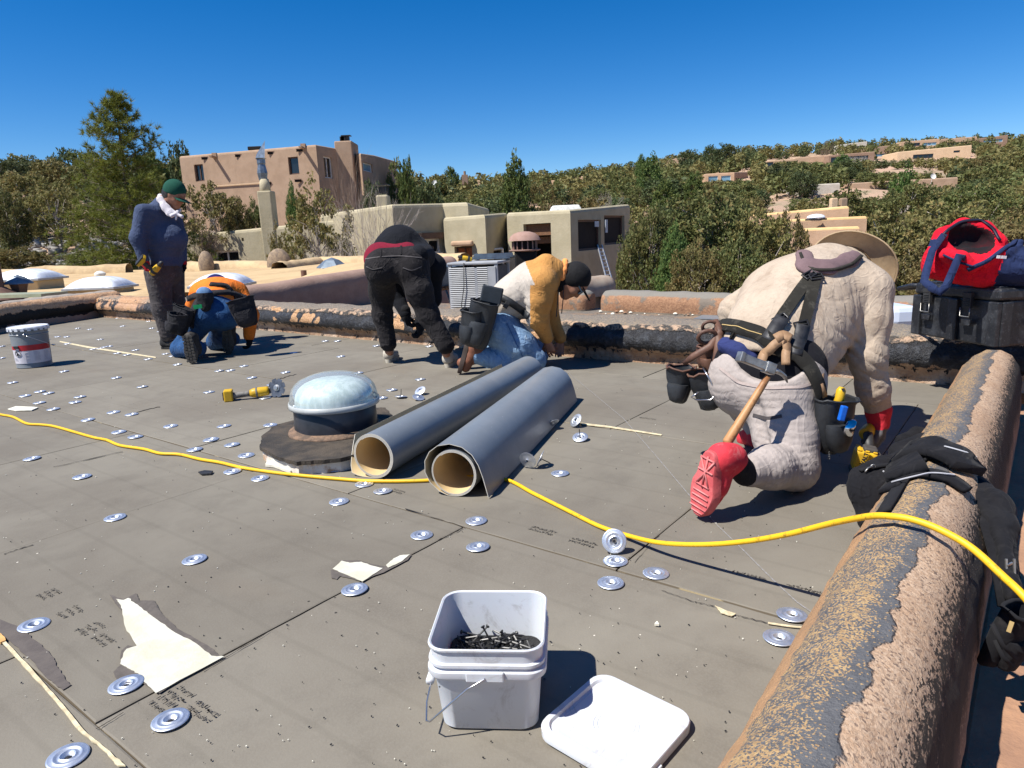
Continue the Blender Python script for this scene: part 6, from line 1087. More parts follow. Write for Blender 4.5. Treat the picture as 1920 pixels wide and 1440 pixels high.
# ---------------------------------------------------------------- 5. kneeling man in beige shirt, bucket hat, red shoes (nearest)
gk = G(1490, 925); F5 = empty('person', (gk.x, gk.y, 0), 'nearest person, kneeling in beige shirt, bucket hat and red shoes, seen from behind', 'person')
BEI = cloth('shirt_beige', (.43, .352, .272), (.365, .293, .222), fold=.55, dirt=(.25, .18, .13), fs=11); TAU = cloth('trousers_taupe', (.37, .325, .30), (.32, .28, .255), fold=.42, dirt=(.46, .40, .36), fs=12); HATM = cloth('hat_straw', (.42, .31, .19), (.33, .235, .14), fold=.2); REDS = cloth('shoe_red', (.60, .045, .06), (.48, .03, .045), fold=.15, dirt=(.62, .2, .19)); REDSO = mat('sole_red', (.58, .13, .13), (.46, .075, .08), vs=9, bump=.3, bs=90, rough=.7, lo=.4, hi=.6); BAND = cloth('waistband_black', (.007, .007, .010), (.012, .012, .015), fold=.3); NV = cloth('shirttail_navy', (.03, .04, .13), (.02, .028, .09), fold=.6)
hip = P_(1436, 700, 2.66); chest = P_(1535, 545, 3.02); neck = P_(1572, 505, 3.14); hd = P_(1592, 506, 3.26); fw = unit((.25, .55, -.8)); up = unit((.2, .85, .45))
hR = P_(1462, 745, 2.60); kR = P_(1490, 895, 2.44); kR[2] = .085; aR = P_(1392, 888, 2.27); hL = P_(1400, 722, 2.78); kL = P_(1405, 760, 3.15); aL = P_(1420, 822, 2.93)
sR = P_(1630, 548, 2.90); eR = P_(1626, 668, 2.82); wR = P_(1646, 778, 2.84); sL = P_(1452, 540, 3.16); eL = P_(1374, 590, 3.20); wL = P_(1410, 650, 3.36)
S_ = SDF(.0085); skel_body(S_, hip, chest, neck, hd, fw, up, [(sR, eR, wR), (sL, eL, wL)], [(hR, kR, aR), (hL, kL, aL)], .86); hand(S_, wR, (.12, .05, -1), (-1, .2, 0), -1, .7, curls=[.8, .9, 1, 1]); hand(S_, wL, (.1, .3, -1), (1, 0, 0), -1, .5); S_.build('body', SKIN, F5)
# shirt
S_ = SDF(.0068); S_.chain([P_(1440, 668, 2.70), P_(1470, 625, 2.82), P_(1510, 572, 2.95), P_(1545, 530, 3.06)], [.168, .185, .195, .165], .08); S_.add(P_(1475, 545, 3.10), P_(1600, 548, 2.96), .14, .135, .08); S_.add(P_(1412, 640, 2.78), P_(1440, 560, 3.05), .11, .12, .08); S_.add(P_(1500, 672, 2.70), P_(1545, 610, 2.84), .12, .12, .07); S_.add(P_(1555, 510, 3.08), P_(1582, 498, 3.14), .11, .085, .05)
S_.chain([sR, P_(1630, 600, 2.86), eR, P_(1637, 730, 2.83), wR + v3((0, 0, .012))], [.095, .079, .070, .060, .046], .04); S_.chain([sL, eL + v3((.02, 0, .01)), P_(1385, 628, 3.28)], [.10, .075, .06], .05); S_.add(wR + v3((0, 0, .02)), wR + v3((0, 0, .045)), .049, .049, .01)
S_.ball(P_(1420, 735, 2.62), .17, .03, sub=True)
S_.wr(eR + v3((0, 0, -.01)), .17, (.35, .1, 1), 12, .012, 1.3, 1); S_.wr(P_(1638, 735, 2.80), .12, (-.3, 0, 1), 17, .008, 1.4, 2); S_.wr(P_(1620, 590, 2.78), .2, (.85, 0, -.35), 10, .009, 1.0, 3); S_.wr(P_(1575, 640, 2.74), .2, (.75, 0, .6), 11, .013, 1.2, 4); S_.wr(P_(1420, 600, 2.85), .24, (.55, .3, -.6), 9, .009, 1.2, 5); S_.wr(P_(1500, 655, 2.62), .2, (.6, 0, .7), 12, .009, 1.1, 6); S_.wr(P_(1500, 560, 2.85), .32, (.5, .1, .8), 5, .006, 1.2, 7); S_.wr(eL, .16, (.6, 0, .8), 13, .010, 1.2, 8); S_.wr(P_(1590, 530, 2.9), .2, (.9, .2, .1), 9, .006, 1.2, 9); S_.wr(P_(1400, 640, 2.72), .14, (.4, 0, 1), 18, .008, 1.2, 10)
SHIRT = S_.build('shirt', BEI, F5)
# trousers
S_ = SDF(.0068); S_.ball(P_(1396, 716, 2.70), .140, .07); S_.ball(P_(1464, 730, 2.60), .136, .07); S_.chain([P_(1412, 690, 2.72), P_(1476, 705, 2.62)], [.145, .14], .06); S_.chain([hR, P_(1474, 820, 2.51), kR + v3((-.01, 0, .02))], [.135, .108, .082], .06); S_.chain([hL, kL], [.13, .095], .06); S_.chain([kL, P_(1422, 800, 2.95)], [.085, .06], .04)
S_.chain([kR, (kR + aR) / 2 + v3((0, 0, .015)), aR + v3((.035, .02, .0))], [.082, .073, .055], .04)
S_.wr(P_(1474, 850, 2.42), .17, (.1, 0, 1), 26, .0075, .7, 1); S_.wr((kR + aR) / 2, .16, (.95, .5, .15), 24, .0095, .7, 2); S_.wr(P_(1450, 740, 2.48), .17, (.15, 0, 1), 20, .006, 1.0, 3); S_.wr(P_(1350, 720, 2.62), .16, (-.5, 0, .9), 15, .006, 1, 4); S_.wr(kR, .16, (.7, .1, .8), 20, .009, 1, 5); S_.wr(aR + v3((.05, 0, 0)), .09, (.9, .5, 0), 34, .007, .5, 6)
S_.ball(P_(1446, 634, 2.53), .165, .015, sub=True); S_.chain([P_(1418, 760, 2.52), P_(1436, 840, 2.45)], [.012, .02], .04, sub=True)
TROU = S_.build('trousers', TAU, F5)
S_ = SDF(.0075); S_.chain([P_(1400, 690, 2.725), P_(1480, 700, 2.625)], [.138, .134], .05); S_.chain([P_(1410, 676, 2.75), P_(1472, 682, 2.66)], [.137, .134], .05); S_.ball(P_(1445, 640, 2.70), .12, .03, sub=True); WB = S_.build('waistband', BAND, F5)
S_ = SDF(.007); S_.chain([P_(1362, 648, 2.69), P_(1390, 660, 2.63), P_(1412, 668, 2.60)], [.035, .03, .02], .03); S_.wr(P_(1385, 655, 2.62), .14, (.6, 0, .8), 20, .006, 1, 3); S_.build('shirt_tail', NV, F5)
D = Drape([SHIRT, TROU, WB]); DT = Drape([TROU]); DS = Drape([SHIRT])
# trouser seams
SEAM = cloth('seam_taupe', (.40, .33, .30), (.36, .3, .27), fold=.1); obj('seam', DT.strap([(1350, 690), (1385, 718), (1440, 728), (1500, 726), (1525, 718)], .010, .003, 30, off=.001), SEAM, F5); obj('pocket_edge', DT.strap([(1412, 778), (1440, 785), (1466, 780)], .012, .004, 12, off=.0), mat('pocket_dark', (.07, .06, .06)), F5)
# braces (padded yoke, two straps, buckles)
STR = cloth('strap_olive', (.028, .026, .021), (.018, .017, .014), fold=.15, dirt=(.09, .085, .07)); YOKE = cloth('yoke_mauve', (.17, .115, .12), (.13, .085, .09), fold=.2); MET = mat('buckle_black', (.03, .03, .032), rough=.35, metal=.3)
S_ = SDF(.007)
for pth, r_ in (([(1508, 480), (1512, 500), (1520, 505)], .03), ([(1520, 500), (1550, 503), (1590, 490), (1602, 482)], .026)):
    q = [np.array(DS.px(x, y, .006)[0]) for x, y in pth]; S_.chain(q, [r_ * 1.2] * len(q), .02, sq=(unit(np.array(DS.px(*pth[1])[1])), 3.0))
YK = S_.build('brace_yoke', YOKE, F5)
obj('yoke_edge', DS.strap([(1500, 478), (1506, 500), (1522, 512), (1560, 512), (1596, 500), (1612, 486)], .012, .012, 26, off=.010), STR, F5, smooth=True)
bl = obj('brace_strap', DS.strap([(1527, 496), (1521, 518), (1500, 545), (1476, 580), (1452, 615), (1440, 636)], .044, .005, 34, off=.006), STR, F5); br = obj('brace_strap', DS.strap([(1530, 496), (1528, 520), (1518, 560), (1506, 605), (1497, 640), (1490, 672)], .044, .005, 34, off=.009), STR, F5)
for px, py, a_, par in ((1516, 520, .6, bl), (1528, 524, .1, br), (1462, 602, .6, bl), (1500, 612, .2, br)):
    p, n_ = DS.px(px, py, .016); M3 = n_.to_track_quat('Z', 'Y').to_matrix() @ Matrix.Rotation(a_, 3, 'Z'); mb = MB()
    for dx, dy, sx, sy in ((0, .014, .056, .006), (0, -.014, .056, .006), (.026, 0, .006, .034), (-.026, 0, .006, .034), (0, 0, .052, .004)): mb.box(p + M3 @ Vector((dx, dy, 0)), (sx, sy, .006), M3)
    obj('buckle', mb, MET, par, bevel=.0015)
for px0, py0, px1, py1, par in ((1466, 600, 1440, 640, bl), (1502, 612, 1488, 668, br)): obj('leather_tab', D.strap([(px0, py0), ((px0 + px1) / 2, (py0 + py1) / 2), (px1, py1)], .052, .008, 12, off=.013), mat('tab_black', (.02, .02, .022), (.04, .04, .042), rough=.5, vs=30), par, smooth=True)
# work belt
BELTM = cloth('belt_web', (.022, .021, .018), (.015, .014, .013), fold=.15, dirt=(.10, .09, .07)); LEA = mat('leather_tan', (.36, .22, .12), (.22, .13, .07), rough=.6, vs=9, bump=.4, bs=60); LEB2 = mat('leather_brown', (.13, .065, .042), (.08, .04, .028), rough=.55, vs=9, bump=.4, bs=60)
bt = obj('work_belt', D.strap([(1346, 606), (1362, 612), (1395, 618), (1425, 628), (1448, 646), (1470, 660), (1495, 668), (1515, 690), (1530, 724), (1534, 745)], .056, .008, 60, off=.012), BELTM, F5, smooth=True)
obj('belt_stitching', D.strap([(1362, 614), (1395, 620), (1430, 632)], .003, .010, 20, off=.013), mat('stitch_gold', (.5, .36, .15)), bt)
obj('hammer_loop', D.strap([(1466, 640), (1448, 650), (1436, 668), (1428, 690)], .034, .006, 14, off=.026), LEA, bt, smooth=True); obj('hammer_loop', D.strap([(1466, 640), (1474, 662), (1474, 686)], .03, .006, 12, off=.026), LEA, bt, smooth=True); obj('hammer_loop', D.strap([(1452, 640), (1464, 634), (1476, 642)], .035, .006, 8, off=.028), LEA, bt, smooth=True)
# left leather pouches
yl = 2.86
pa = pouch('tool_pouch', P_(1283, 684, yl), (-.08, .05, -1), (-.5, -.9, 0), .12, .16, .09, LEB, F5, trim=LEB2, taper=.6); pb = pouch('tool_pouch', P_(1318, 692, yl - .06), (.22, 0, -1), (-.2, -1, 0), .13, .17, .08, LEB, F5, trim=LEB2, taper=.7); pc = pouch('tool_pouch', P_(1330, 648, yl), (.0, 0, -1), (-.3, -1, 0), .10, .10, .08, LEB2, F5, trim=LEB2, taper=.8)
mb = MB(); mb.tube([J(1342, 600, yl - .05), J(1352, 622, yl - .1), J(1332, 650, yl - .12), J(1300, 668, yl - .12), J(1282, 682, yl - .08)], [.012, .016, .016, .014, .01], 8, flat=.5); mb.tube([J(1345, 605, yl - .05), J(1348, 640, yl - .13), J(1340, 690, yl - .14), J(1344, 735, yl - .12)], [.012, .016, .014, .008], 8, flat=.5); obj('pouch_strap', mb, LEB2, F5, smooth=True)
for x0, y0, Yp, ro, rn_ in ((1326, 632, yl - .1, .036, .02), (1330, 612, yl - .06, .028, .016)):
    mb = MB(); c = J(x0, y0, Yp); mb.tube([c + Vector((math.cos(a) * ro, -.3 * math.sin(a) * ro, math.sin(a) * ro * .75)) for a in [i * PI / 8 for i in range(17)]], rn_ * .45, 6); obj('leather_ring', mb, LEB2, F5, smooth=True)
mb = MB(); mb.tube([J(1318, 690, yl - .16), J(1330, 710, yl - .2), J(1344, 738, yl - .18), J(1332, 750, yl - .18), J(1306, 750, yl - .16), J(1296, 745, yl - .16), J(1310, 735, yl - .16)], .0035, 6); obj('wire_hook', mb, mat('steel', (.6, .6, .62), metal=1, rough=.3), F5, smooth=True)
# right pouch with knife, tape
yr = 2.46
pr_ = pouch('tool_pouch', P_(1552, 742, yr + .03), (.0, 0, -1), (.25, -1, 0), .15, .215, .09, LEB, F5, taper=.62)
mb = MB(); mb.tube([J(1537, 700, yr + .06), J(1536, 722, yr), J(1545, 745, yr)], [.016, .016, .014], 8, flat=.5); obj('pouch_strap', mb, LEA, F5, smooth=True)
kf = empty('utility_knife', J(1568, 762, yr - .02), 'yellow-handled knife standing in the black pouch of the nearest worker', 'knife'); mb = MB(); mb.tube([J(1562, 775, yr - .02), J(1574, 748, yr - .02), J(1577, 732, yr - .02), J(1579, 726, yr - .02)], [.014, .0165, .0165, .010], 12); obj('handle', mb, YEL, kf, smooth=True); mb = MB(); mb.tube([J(1580, 728, yr - .03), J(1581, 734, yr - .032)], [.006, .006], 8); obj('knob', mb, BKP, kf)
mb = MB(); mb.box(J(1580, 775, yr - .09), (.022, .02, .055), Matrix.Rotation(.2, 3, 'Y')); o = obj('marker', mb, mat('plastic_blue', (.01, .12, .55), rough=.3), bevel=.004); props(o, 'blue marker clipped beside the yellow knife in the black pouch', 'marker')
tp = empty('tape_measure', J(1590, 805, yr - .01), 'chrome tape measure clipped to the side of the black pouch', 'tape measure'); mb = MB(); M3 = Vector((.9, -.4, -.25)).to_track_quat('Z', 'Y').to_matrix(); mb.lathe([(.001, -.016), (.031, -.016), (.034, -.012), (.034, .012), (.031, .016), (.001, .016)], J(1592, 802, yr - .06), M3, 22, closed=True); obj('case', mb, mat('chrome', (.75, .75, .78), metal=1, rough=.12), tp, smooth=True, auto=40); mb = MB(); mb.lathe([(.022, .0165), (.022, .018), (.001, .018)], J(1592, 802, yr - .06), M3, 16, closed=True); obj('side_plate', mb, BKP, tp)
mb = MB(); mb.box(J(1578, 818, yr - .02), (.05, .02, .05), Matrix.Rotation(.4, 3, 'Y')); obj('tape_holster', mb, LEB, F5, bevel=.006)
mb = MB(); c = J(1555, 850, yr - .04)
for k in range(3): q = c + Vector((0, 0, -.008 * k)); mb.tube([q + Vector((math.cos(a) * .004, 0, math.sin(a) * .006)) for a in [i * PI / 4 for i in range(9)]], .001, 4)
obj('split_ring', mb, MET, F5)
# hammer hanging in the loop
hm = empty('hammer', J(1440, 700, 2.38), 'steel hammer with worn wooden handle hanging from the belt of the nearest worker', 'hammer'); WDH = mat('handle_wood', (.42, .22, .09), (.24, .11, .045), rough=.5, vs=14, bump=.3, bs=40, lo=.45, hi=.6); STL = mat('hammer_steel', (.45, .45, .43), (.25, .24, .22), rough=.4, metal=.8, vs=18, bump=.3, bs=50)
a0, a1 = J(1440, 706, 2.38), J(1362, 832, 2.30); mb = MB(); mb.tube([a0, a0.lerp(a1, .12), a0.lerp(a1, .4), a0.lerp(a1, .75), a0.lerp(a1, .97), a1], [.011, .0125, .0135, .0165, .0175, .014], 14, flat=1.0); obj('handle', mb, WDH, hm, smooth=True)
h0, h1 = J(1386, 668, 2.36), J(1472, 702, 2.40); ax_ = (h1 - h0).normalized(); ha = (a1 - a0).normalized(); ha = (ha - ax_ * ha.dot(ax_)).normalized(); ot = ax_.cross(ha); Mh = Matrix((ax_, ha, ot)).transposed(); L = (h1 - h0).length; mb = MB(); mb.box((h0 + h1) / 2 - ax_ * L * .12, (L * .74, .030, .028), Mh); mb.box(h0.lerp(h1, .03), (.016, .036, .034), Mh); mb.box(h0.lerp(h1, .64), (L * .2, .040, .034), Mh); obj('head', mb, STL, hm, bevel=.003)
mb = MB(); b0 = h0.lerp(h1, .72)
for i in range(1): mb.tube([b0, b0 + ax_ * .03, b0 + ax_ * .055 + ha * .006, b0 + ax_ * .075 + ha * .024], [.017, .015, .012, .004], 10, flat=.6)
obj('claw', mb, STL, hm, smooth=True)
# hat
S_ = SDF(.0075); axh = unit((.22, .93, .10)); hc = P_(1588, 505, 3.17); mb = MB(); tq = Vector(axh).to_track_quat('Z', 'Y').to_matrix(); n1, n2 = 48, 9; vs = []
def hatpt(a, t):
    if t < .5: r = .095 + .0 * t; z = .10 * (1 - t * 2) ; r = .095 * min(1, (1.02 - max(0, z / .10 - .6) * .9))
    else: u_ = (t - .5) * 2; r = .095 + u_ * (.088 + .012 * math.sin(2 * a + 1)); z = -.02 * u_ - .03 * u_ * u_ * (1 + .9 * math.sin(2 * a + 2.2) + .4 * math.cos(a))
    return Vector(hc) + tq @ Vector((r * math.cos(a), r * math.sin(a), z))
mb.grid(lambda a, t: hatpt(a * 2 * PI, t), 56, 22); mb.add([hatpt(i / 20 * 2 * PI, 0) for i in range(20)], [tuple(range(20))]); ho = obj('bucket_hat', mb, HATM, F5, smooth=True); mb2 = MB(); mb2.sphere(J(1582, 490, 3.07), (.105, .05, .058), 24, 14, Matrix.Rotation(.1, 3, 'Y')); obj('hat_crown', mb2, cloth('hat_pale', (.42, .345, .25), (.35, .285, .20), fold=.5), ho, smooth=True); sm_ = ho.modifiers.new('thickness', 'SOLIDIFY'); sm_.thickness = .004
mb = MB(); mb.tube([hatpt(i / 48 * 2 * PI, 1.0) for i in range(49)], .004, 6, cap=False); obj('brim_edge', mb, HATM, ho, smooth=True); mb = MB(); mb.tube([hatpt(i / 48 * 2 * PI, .52) for i in range(49)], .0055, 6, cap=False); obj('hat_band', mb, cloth('band_brown', (.2, .13, .07)), ho, smooth=True)
S_ = SDF(.007)
for i in range(10):
    a0_, a1_ = i / 10 * 2 * PI, (i + 1) / 10 * 2 * PI; ncen = P_(1568, 492, 3.10); f = lambda a: ncen + v3((math.cos(a) * .07, .03 * math.sin(a), math.sin(a) * .035)); S_.add(f(a0_), f(a1_), .017, .017, .01)
S_.build('collar', BEI, F5)
# shoes
toe = P_(1307, 962, 2.20); toe[2] = .02; hl = P_(1333, 846, 2.18); shd = unit(v3(aR) - (hl * .75 + toe * .25)); shd = unit(v3((.82, .45, .05)))
S_ = SDF(.0062); shoe(S_, hl + shd * .022, toe + shd * .022 + v3((0, 0, .012)), shd, k=.025); S_.chain([hl + shd * .05 + v3((0, 0, -.035)), hl + shd * .10 + v3((0, 0, -.045))], [.048, .046], .03); S_.wr(toe + shd * .03 + v3((0, 0, .08)), .1, (0, 0, 1), 22, .003, .4, 1); sh = S_.build('shoe', REDS, F5)
so_ = sole('sole', hl, toe, shd, REDSO, sh, .052, .030, lugs=False)
def sole_tread(hl, toe, up, parent, m):
    hl, toe = Vector(hl), Vector(toe); f = (toe - hl); L = f.length; f.normalize(); up = Vector(up); up = (up - f * up.dot(f)).normalized(); sd = f.cross(up); o_ = -up * .0065; mb = MB()
    def bar(x0, y0, x1, y1, w_=.0035): mb.tube([hl + f * L * x0 + sd * y0 + o_, hl + f * L * x1 + sd * y1 + o_], w_, 5)
    bar(.12, -.03, .52, .028); bar(.12, .03, .52, -.028); bar(.12, -.03, .12, .03); bar(.3, -.032, .3, .032); bar(.52, -.03, .52, .03); bar(.08, 0, .55, 0)
    for x in (.62, .70, .78, .86, .93): bar(x, -.036 * (1 if x < .9 else .7), x, .036 * (1 if x < .9 else .7), .003)
    return obj('tread', mb, m, parent, smooth=True)
sole_tread(hl, toe, shd, so_, mat('tread_red', (.66, .24, .23), (.5, .12, .12), vs=20))
mb = MB(); p0 = J(1348, 868, 2.17); p1 = J(1338, 892, 2.16); mb.prism([(0, 0), (1, 0), (1, 1)], 0, 0) if False else mb.tube([J(1352, 856, 2.205), J(1340, 878, 2.19), J(1334, 892, 2.185)], [.008, .013, .003], 8, flat=.5); obj('shoe_stripe', mb, BKP, sh, smooth=True)
S_ = SDF(.007); S_.chain([hl + shd * .09 + v3((0, 0, -.04)), aR + v3((.01, 0, 0))], [.042, .044], .02); S_.build('sock', BLKC, F5)
S_ = SDF(.008); fh = P_(1428, 830, 2.98); fh[2] = .09; ft = P_(1414, 868, 2.95); ft[2] = .02; shoe(S_, fh + v3((0, .01, .0)), ft + v3((0, .01, 0)), (0.2, 1, .3)); S_.add(fh, aL, .045, .045, .03); S_.build('shoe', REDS, F5)
S_ = SDF(.008); S_.chain([P_(1421, 790, 2.95), P_(1422, 812, 2.95)], [.05, .048], .02); S_.build('sock', cloth('sock_navy', (.03, .035, .07)), F5)
# right glove and drill
S_ = SDF(.006); hand(S_, wR + v3((.0, 0, -.005)), (.12, .02, -1), (-1, .2, 0), -1, .7, 1.1, gr=.0045, curls=[.8, .9, 1, 1]); wz2 = wR[2]; S_.chain([wR + v3((0, 0, .012)), wR + v3((.006, 0, -.035))], [.048, .044], .015); S_.add(wR + v3((.0, 0, .016)), wR + v3((.0, 0, .022)), .052, .054, .01)
cxg = wR[0]
S_.build('glove', [cloth('glove_red2', (.56, .035, .05), (.42, .02, .035), fold=.4), cloth('glove_grey', (.13, .125, .13), (.09, .085, .09), fold=.4)], F5, split=lambda c: ((c[:, 2] < wz2 - .05) & (c[:, 0] < cxg + .03)).astype(int))
S_ = SDF(.007); S_.chain([wR + v3((0, 0, .012)), wR + v3((.0, 0, .04))], [.036, .04], .01); S_.build('wrist', SKIN, F5)
db = empty('cordless_drill', J(1622, 866, 2.66), 'yellow cordless drill with big battery under the glove of the nearest worker', 'drill'); cb = J(1620, 862, 2.62); MxB = Matrix.Rotation(-.35, 3, 'Z') @ Matrix.Rotation(.16, 3, 'Y')
mb = MB(); mb.box(cb, (.082, .075, .085), MxB); ob = obj('battery', mb, YEL, db, bevel=.012, nb=3); mb = MB(); mb.box(cb + MxB @ Vector((.012, .0, .047)), (.05, .06, .02), MxB); mb.box(cb + MxB @ Vector((-.0, -.0, -.047)), (.086, .078, .02), MxB); mb.box(cb + MxB @ Vector((.045, -.01, -.005)), (.02, .07, .085), MxB); obj('battery_base', mb, mat('tool_grey', (.07, .065, .06), (.05, .045, .04), rough=.6), ob, bevel=.006)
for sx in (-.028, .0, .028): mb = MB(); mb.box(cb + MxB @ Vector((sx, -.0, .044)), (.016, .07, .008), MxB); obj('battery_rib', mb, YEL, ob, bevel=.003)
mb = MB(); g0 = cb + Vector((.05, .06, .02)); mb.tube([g0, g0 + Vector((.03, .07, .035)), g0 + Vector((.05, .12, .04))], [.022, .020, .022], 10); obj('grip', mb, BKP, db, smooth=True); mb = MB(); q = g0 + Vector((.06, .13, .04)); mb.lathe([(.001, -.06), (.024, -.058), (.028, -.045), (.028, .02), (.022, .05)], q, Matrix.Rotation(.9, 3, 'Z') @ Matrix.Rotation(R(90), 3, 'Y'), 16); obj('motor_housing', mb, YEL, db, smooth=True, auto=40)
def text_mesh(s, size, origin, xd, yd, m, name, parent, th=.0006, extr=None):
    cu = bpy.data.curves.new('lettering', 'FONT'); cu.body = s; cu.size = size; cu.align_x = 'CENTER'; cu.align_y = 'CENTER'; cu.extrude = th; cu.offset = size * .018; to = bpy.data.objects.new('lettering', cu); COL.objects.link(to); bpy.context.view_layer.update()
    me = bpy.data.meshes.new_from_object(to.evaluated_get(bpy.context.evaluated_depsgraph_get())); bpy.data.objects.remove(to); X_ = Vector(xd).normalized(); Y_ = Vector(yd); Y_ = (Y_ - X_ * Y_.dot(X_)).normalized(); Z_ = X_.cross(Y_); mb = MB(); mb.add([Vector(origin) + X_ * v.co.x + Y_ * v.co.y + Z_ * v.co.z for v in me.vertices], [tuple(p.vertices) for p in me.polygons]); bpy.data.meshes.remove(me); return obj(name, mb, m, parent)
text_mesh('DEWALT', .022, cb + MxB @ Vector((-.008, -.0385, -.002)), MxB @ Vector((.12, 0, 1)), MxB @ Vector((-1, 0, .12)), BKP, 'lettering', ob)
# ================================================================ THINGS ON THE ROOF
# ---- two rolls of roofing membrane
GREYM = N('membrane_grey'); q_ = GREYM.co(); a = GREYM.mix(GREYM.ss(GREYM.noise(3, 5, .7), .35, .7), (.15, .172, .195), (.19, .21, .232)); a = GREYM.mix(GREYM.math('MULTIPLY', GREYM.ss(GREYM.noise(38, 4, .8, GREYM.map(q_, scale=(1, .3, 1))), .62, .75), .5), a, (.30, .33, .36)); GREYM.col(a); GREYM.set(rough=.38, spec=.5); GREYM.bump(GREYM.noise(5, 3), .15, .01); GREYM = GREYM.m
TANM = mat('membrane_tan', (.62, .47, .25), (.56, .41, .21), vs=4, rough=.6); EDGE = mat('membrane_edge', (.6, .57, .5), rough=.6)
def roll(label, near, far, prof, th=.0025, slant=None):
    near, far = Vector(near), Vector(far); ax_ = (far - near); L = ax_.length; ax_.normalize(); rt_ = Vector((ax_.y, -ax_.x, 0)).normalized(); n = len(prof); vs = []; mb = MB()
    for side in (0, 1):
        for s_ in (0, 1):
            for i, (x, z) in enumerate(prof):
                a = Vector(prof[max(i - 1, 0)]); b = Vector(prof[min(i + 1, n - 1)]); t = (b - a).normalized(); nn = Vector((-t.y, t.x)); o = nn * (th if side else 0); off = slant(i / (n - 1)) if (slant and s_ == 0) else 0
                p = near + ax_ * (L * s_ + off) + rt_ * (x + o.x); p.z = z + o.y + .001; vs.append(p)
    f = []; mi = []
    for i in range(n - 1): f.append((i, i + 1, n + i + 1, n + i)); mi.append(1); f.append((2 * n + i + 1, 2 * n + i, 3 * n + i, 3 * n + i + 1)); mi.append(0); f.append((i + 1, i, 2 * n + i, 2 * n + i + 1)); mi.append(2); f.append((n + i, n + i + 1, 3 * n + i + 1, 3 * n + i)); mi.append(2)
    f.append((n - 1, 2 * n - 1, 4 * n - 1, 3 * n - 1)); mi.append(2); mb.v = vs; mb.f = f; mb.m = mi; o = obj('membrane_roll', mb, [GREYM, TANM, EDGE], smooth=True, auto=35); return props(o, label, 'roll', 'rolls of roofing membrane')
def spiral(c, r0, r1, turns, end=-PI / 2):
    out = []; n = int(turns * 40)
    for i in range(n + 1): t = i / n; a = end + (1 - t) * turns * 2 * PI; r = r0 + (r1 - r0) * t; out.append((c[0] + r * math.cos(a), c[1] + r * math.sin(a)))
    return out
na = G(703, 897); na.z = 0; fa = G(992, 722, .0); fa.z = 0
pA = spiral((0, .098), .082, .095, 3.6); pA += [(-.03, .0025), (-.06, .003), (-.085, .006), (-.112, .016), (-.138, .036), (-.160, .064), (-.178, .098), (-.192, .135)]
roll('left of two blue-grey membrane rolls, tan inside, its flap lying against the tube skylight base', na, fa, pA, slant=lambda t: .16 * max(0, (t - .975) / .025))
nb_ = G(853, 931); nb_.z = 0; fb = G(1040, 752); fb.z = 0
pB = spiral((0, .094), .082, .091, 2.6); pB += [(-.03, .004), (-.065, .018), (-.10, .05), (-.118, .09), (-.116, .135), (-.095, .172), (-.06, .198), (-.01, .208), (.04, .198), (.078, .17), (.102, .13), (.118, .08), (.130, .03), (.136, .004)]
roll('right of two blue-grey membrane rolls, loosely wound with its edge hanging to the roof', nb_, fb, pB)
# ---- tube skylight
sc_ = Vector((-.885, 3.36, 0)); sk = empty('tube_skylight', sc_, 'clear domed tube skylight on a black collar and tarred base', 'skylight')
BT = mat('tar_board', (.03, .027, .024), (.075, .06, .045), vs=9, bump=.8, bs=35, bd=.01, rough=.8); SHT = mat('foam_white', (.66, .62, .55), (.40, .26, .16), vs=9, lo=.5, hi=.62, bump=.6, bs=40)
oct_ = [(487, 838), (492, 818), (512, 800), (545, 790), (600, 775), (700, 765), (722, 764), (738, 782), (728, 800), (690, 845), (640, 860), (590, 864), (555, 866), (515, 855)]
pts = [G(x, y, .065) for x, y in oct_]; mb = MB(); pj = []
for i, p in enumerate(pts):
    q = pts[(i + 1) % len(pts)]
    for t in range(5): s_ = p.lerp(q, t / 5); pj.append((s_.x + rr.uniform(-.006, .006), s_.y + rr.uniform(-.006, .006)))
mb.prism(pj, .048, .066); obj('tar_base', mb, BT, sk); cx_, cy_ = sum(p[0] for p in pj) / len(pj), sum(p[1] for p in pj) / len(pj); mb = MB(); mb.prism([(cx_ + (x - cx_) * .965, cy_ + (y - cy_) * .965) for x, y in pj], .0, .047); obj('foam_base', mb, SHT, sk)
mb = MB(); mb.lathe([(.236, .062), (.234, .074), (.215, .082), (.20, .09)], sc_, seg=40, wob=.012); obj('gravel_flange', mb, mat('flange_gravel', (.22, .14, .09), (.10, .07, .05), vs=30, bump=.8, bs=90, bd=.006), sk, smooth=True)
mb = MB(); mb.lathe([(.205, .07), (.202, .10), (.2, .19), (.196, .195)], sc_, seg=40, closed=True); obj('collar', mb, mat('collar_black', (.015, .017, .022), (.03, .032, .04), rough=.35, vs=6), sk, smooth=True)
AC = N('acrylic'); AC.t.nodes.remove(AC.b); o_ = AC.t.nodes['Material Output']; tr_ = AC.n('ShaderNodeBsdfTransparent'); tr_.inputs[0].default_value = (.86, .93, .95, 1); gl_ = AC.n('ShaderNodeBsdfGlossy'); gl_.inputs['Roughness'].default_value = .07; df_ = AC.n('ShaderNodeBsdfDiffuse'); df_.inputs[0].default_value = (.75, .80, .82, 1); lw = AC.n('ShaderNodeLayerWeight'); lw.inputs[0].default_value = .45; m1 = AC.n('ShaderNodeMixShader'); m2 = AC.n('ShaderNodeMixShader'); m2.inputs[0].default_value = .24
AC.l(lw.outputs['Facing'], m1.inputs[0]); AC.l(tr_.outputs[0], m2.inputs[1]); AC.l(df_.outputs[0], m2.inputs[2]); AC.l(m2.outputs[0], m1.inputs[1]); AC.l(gl_.outputs[0], m1.inputs[2])
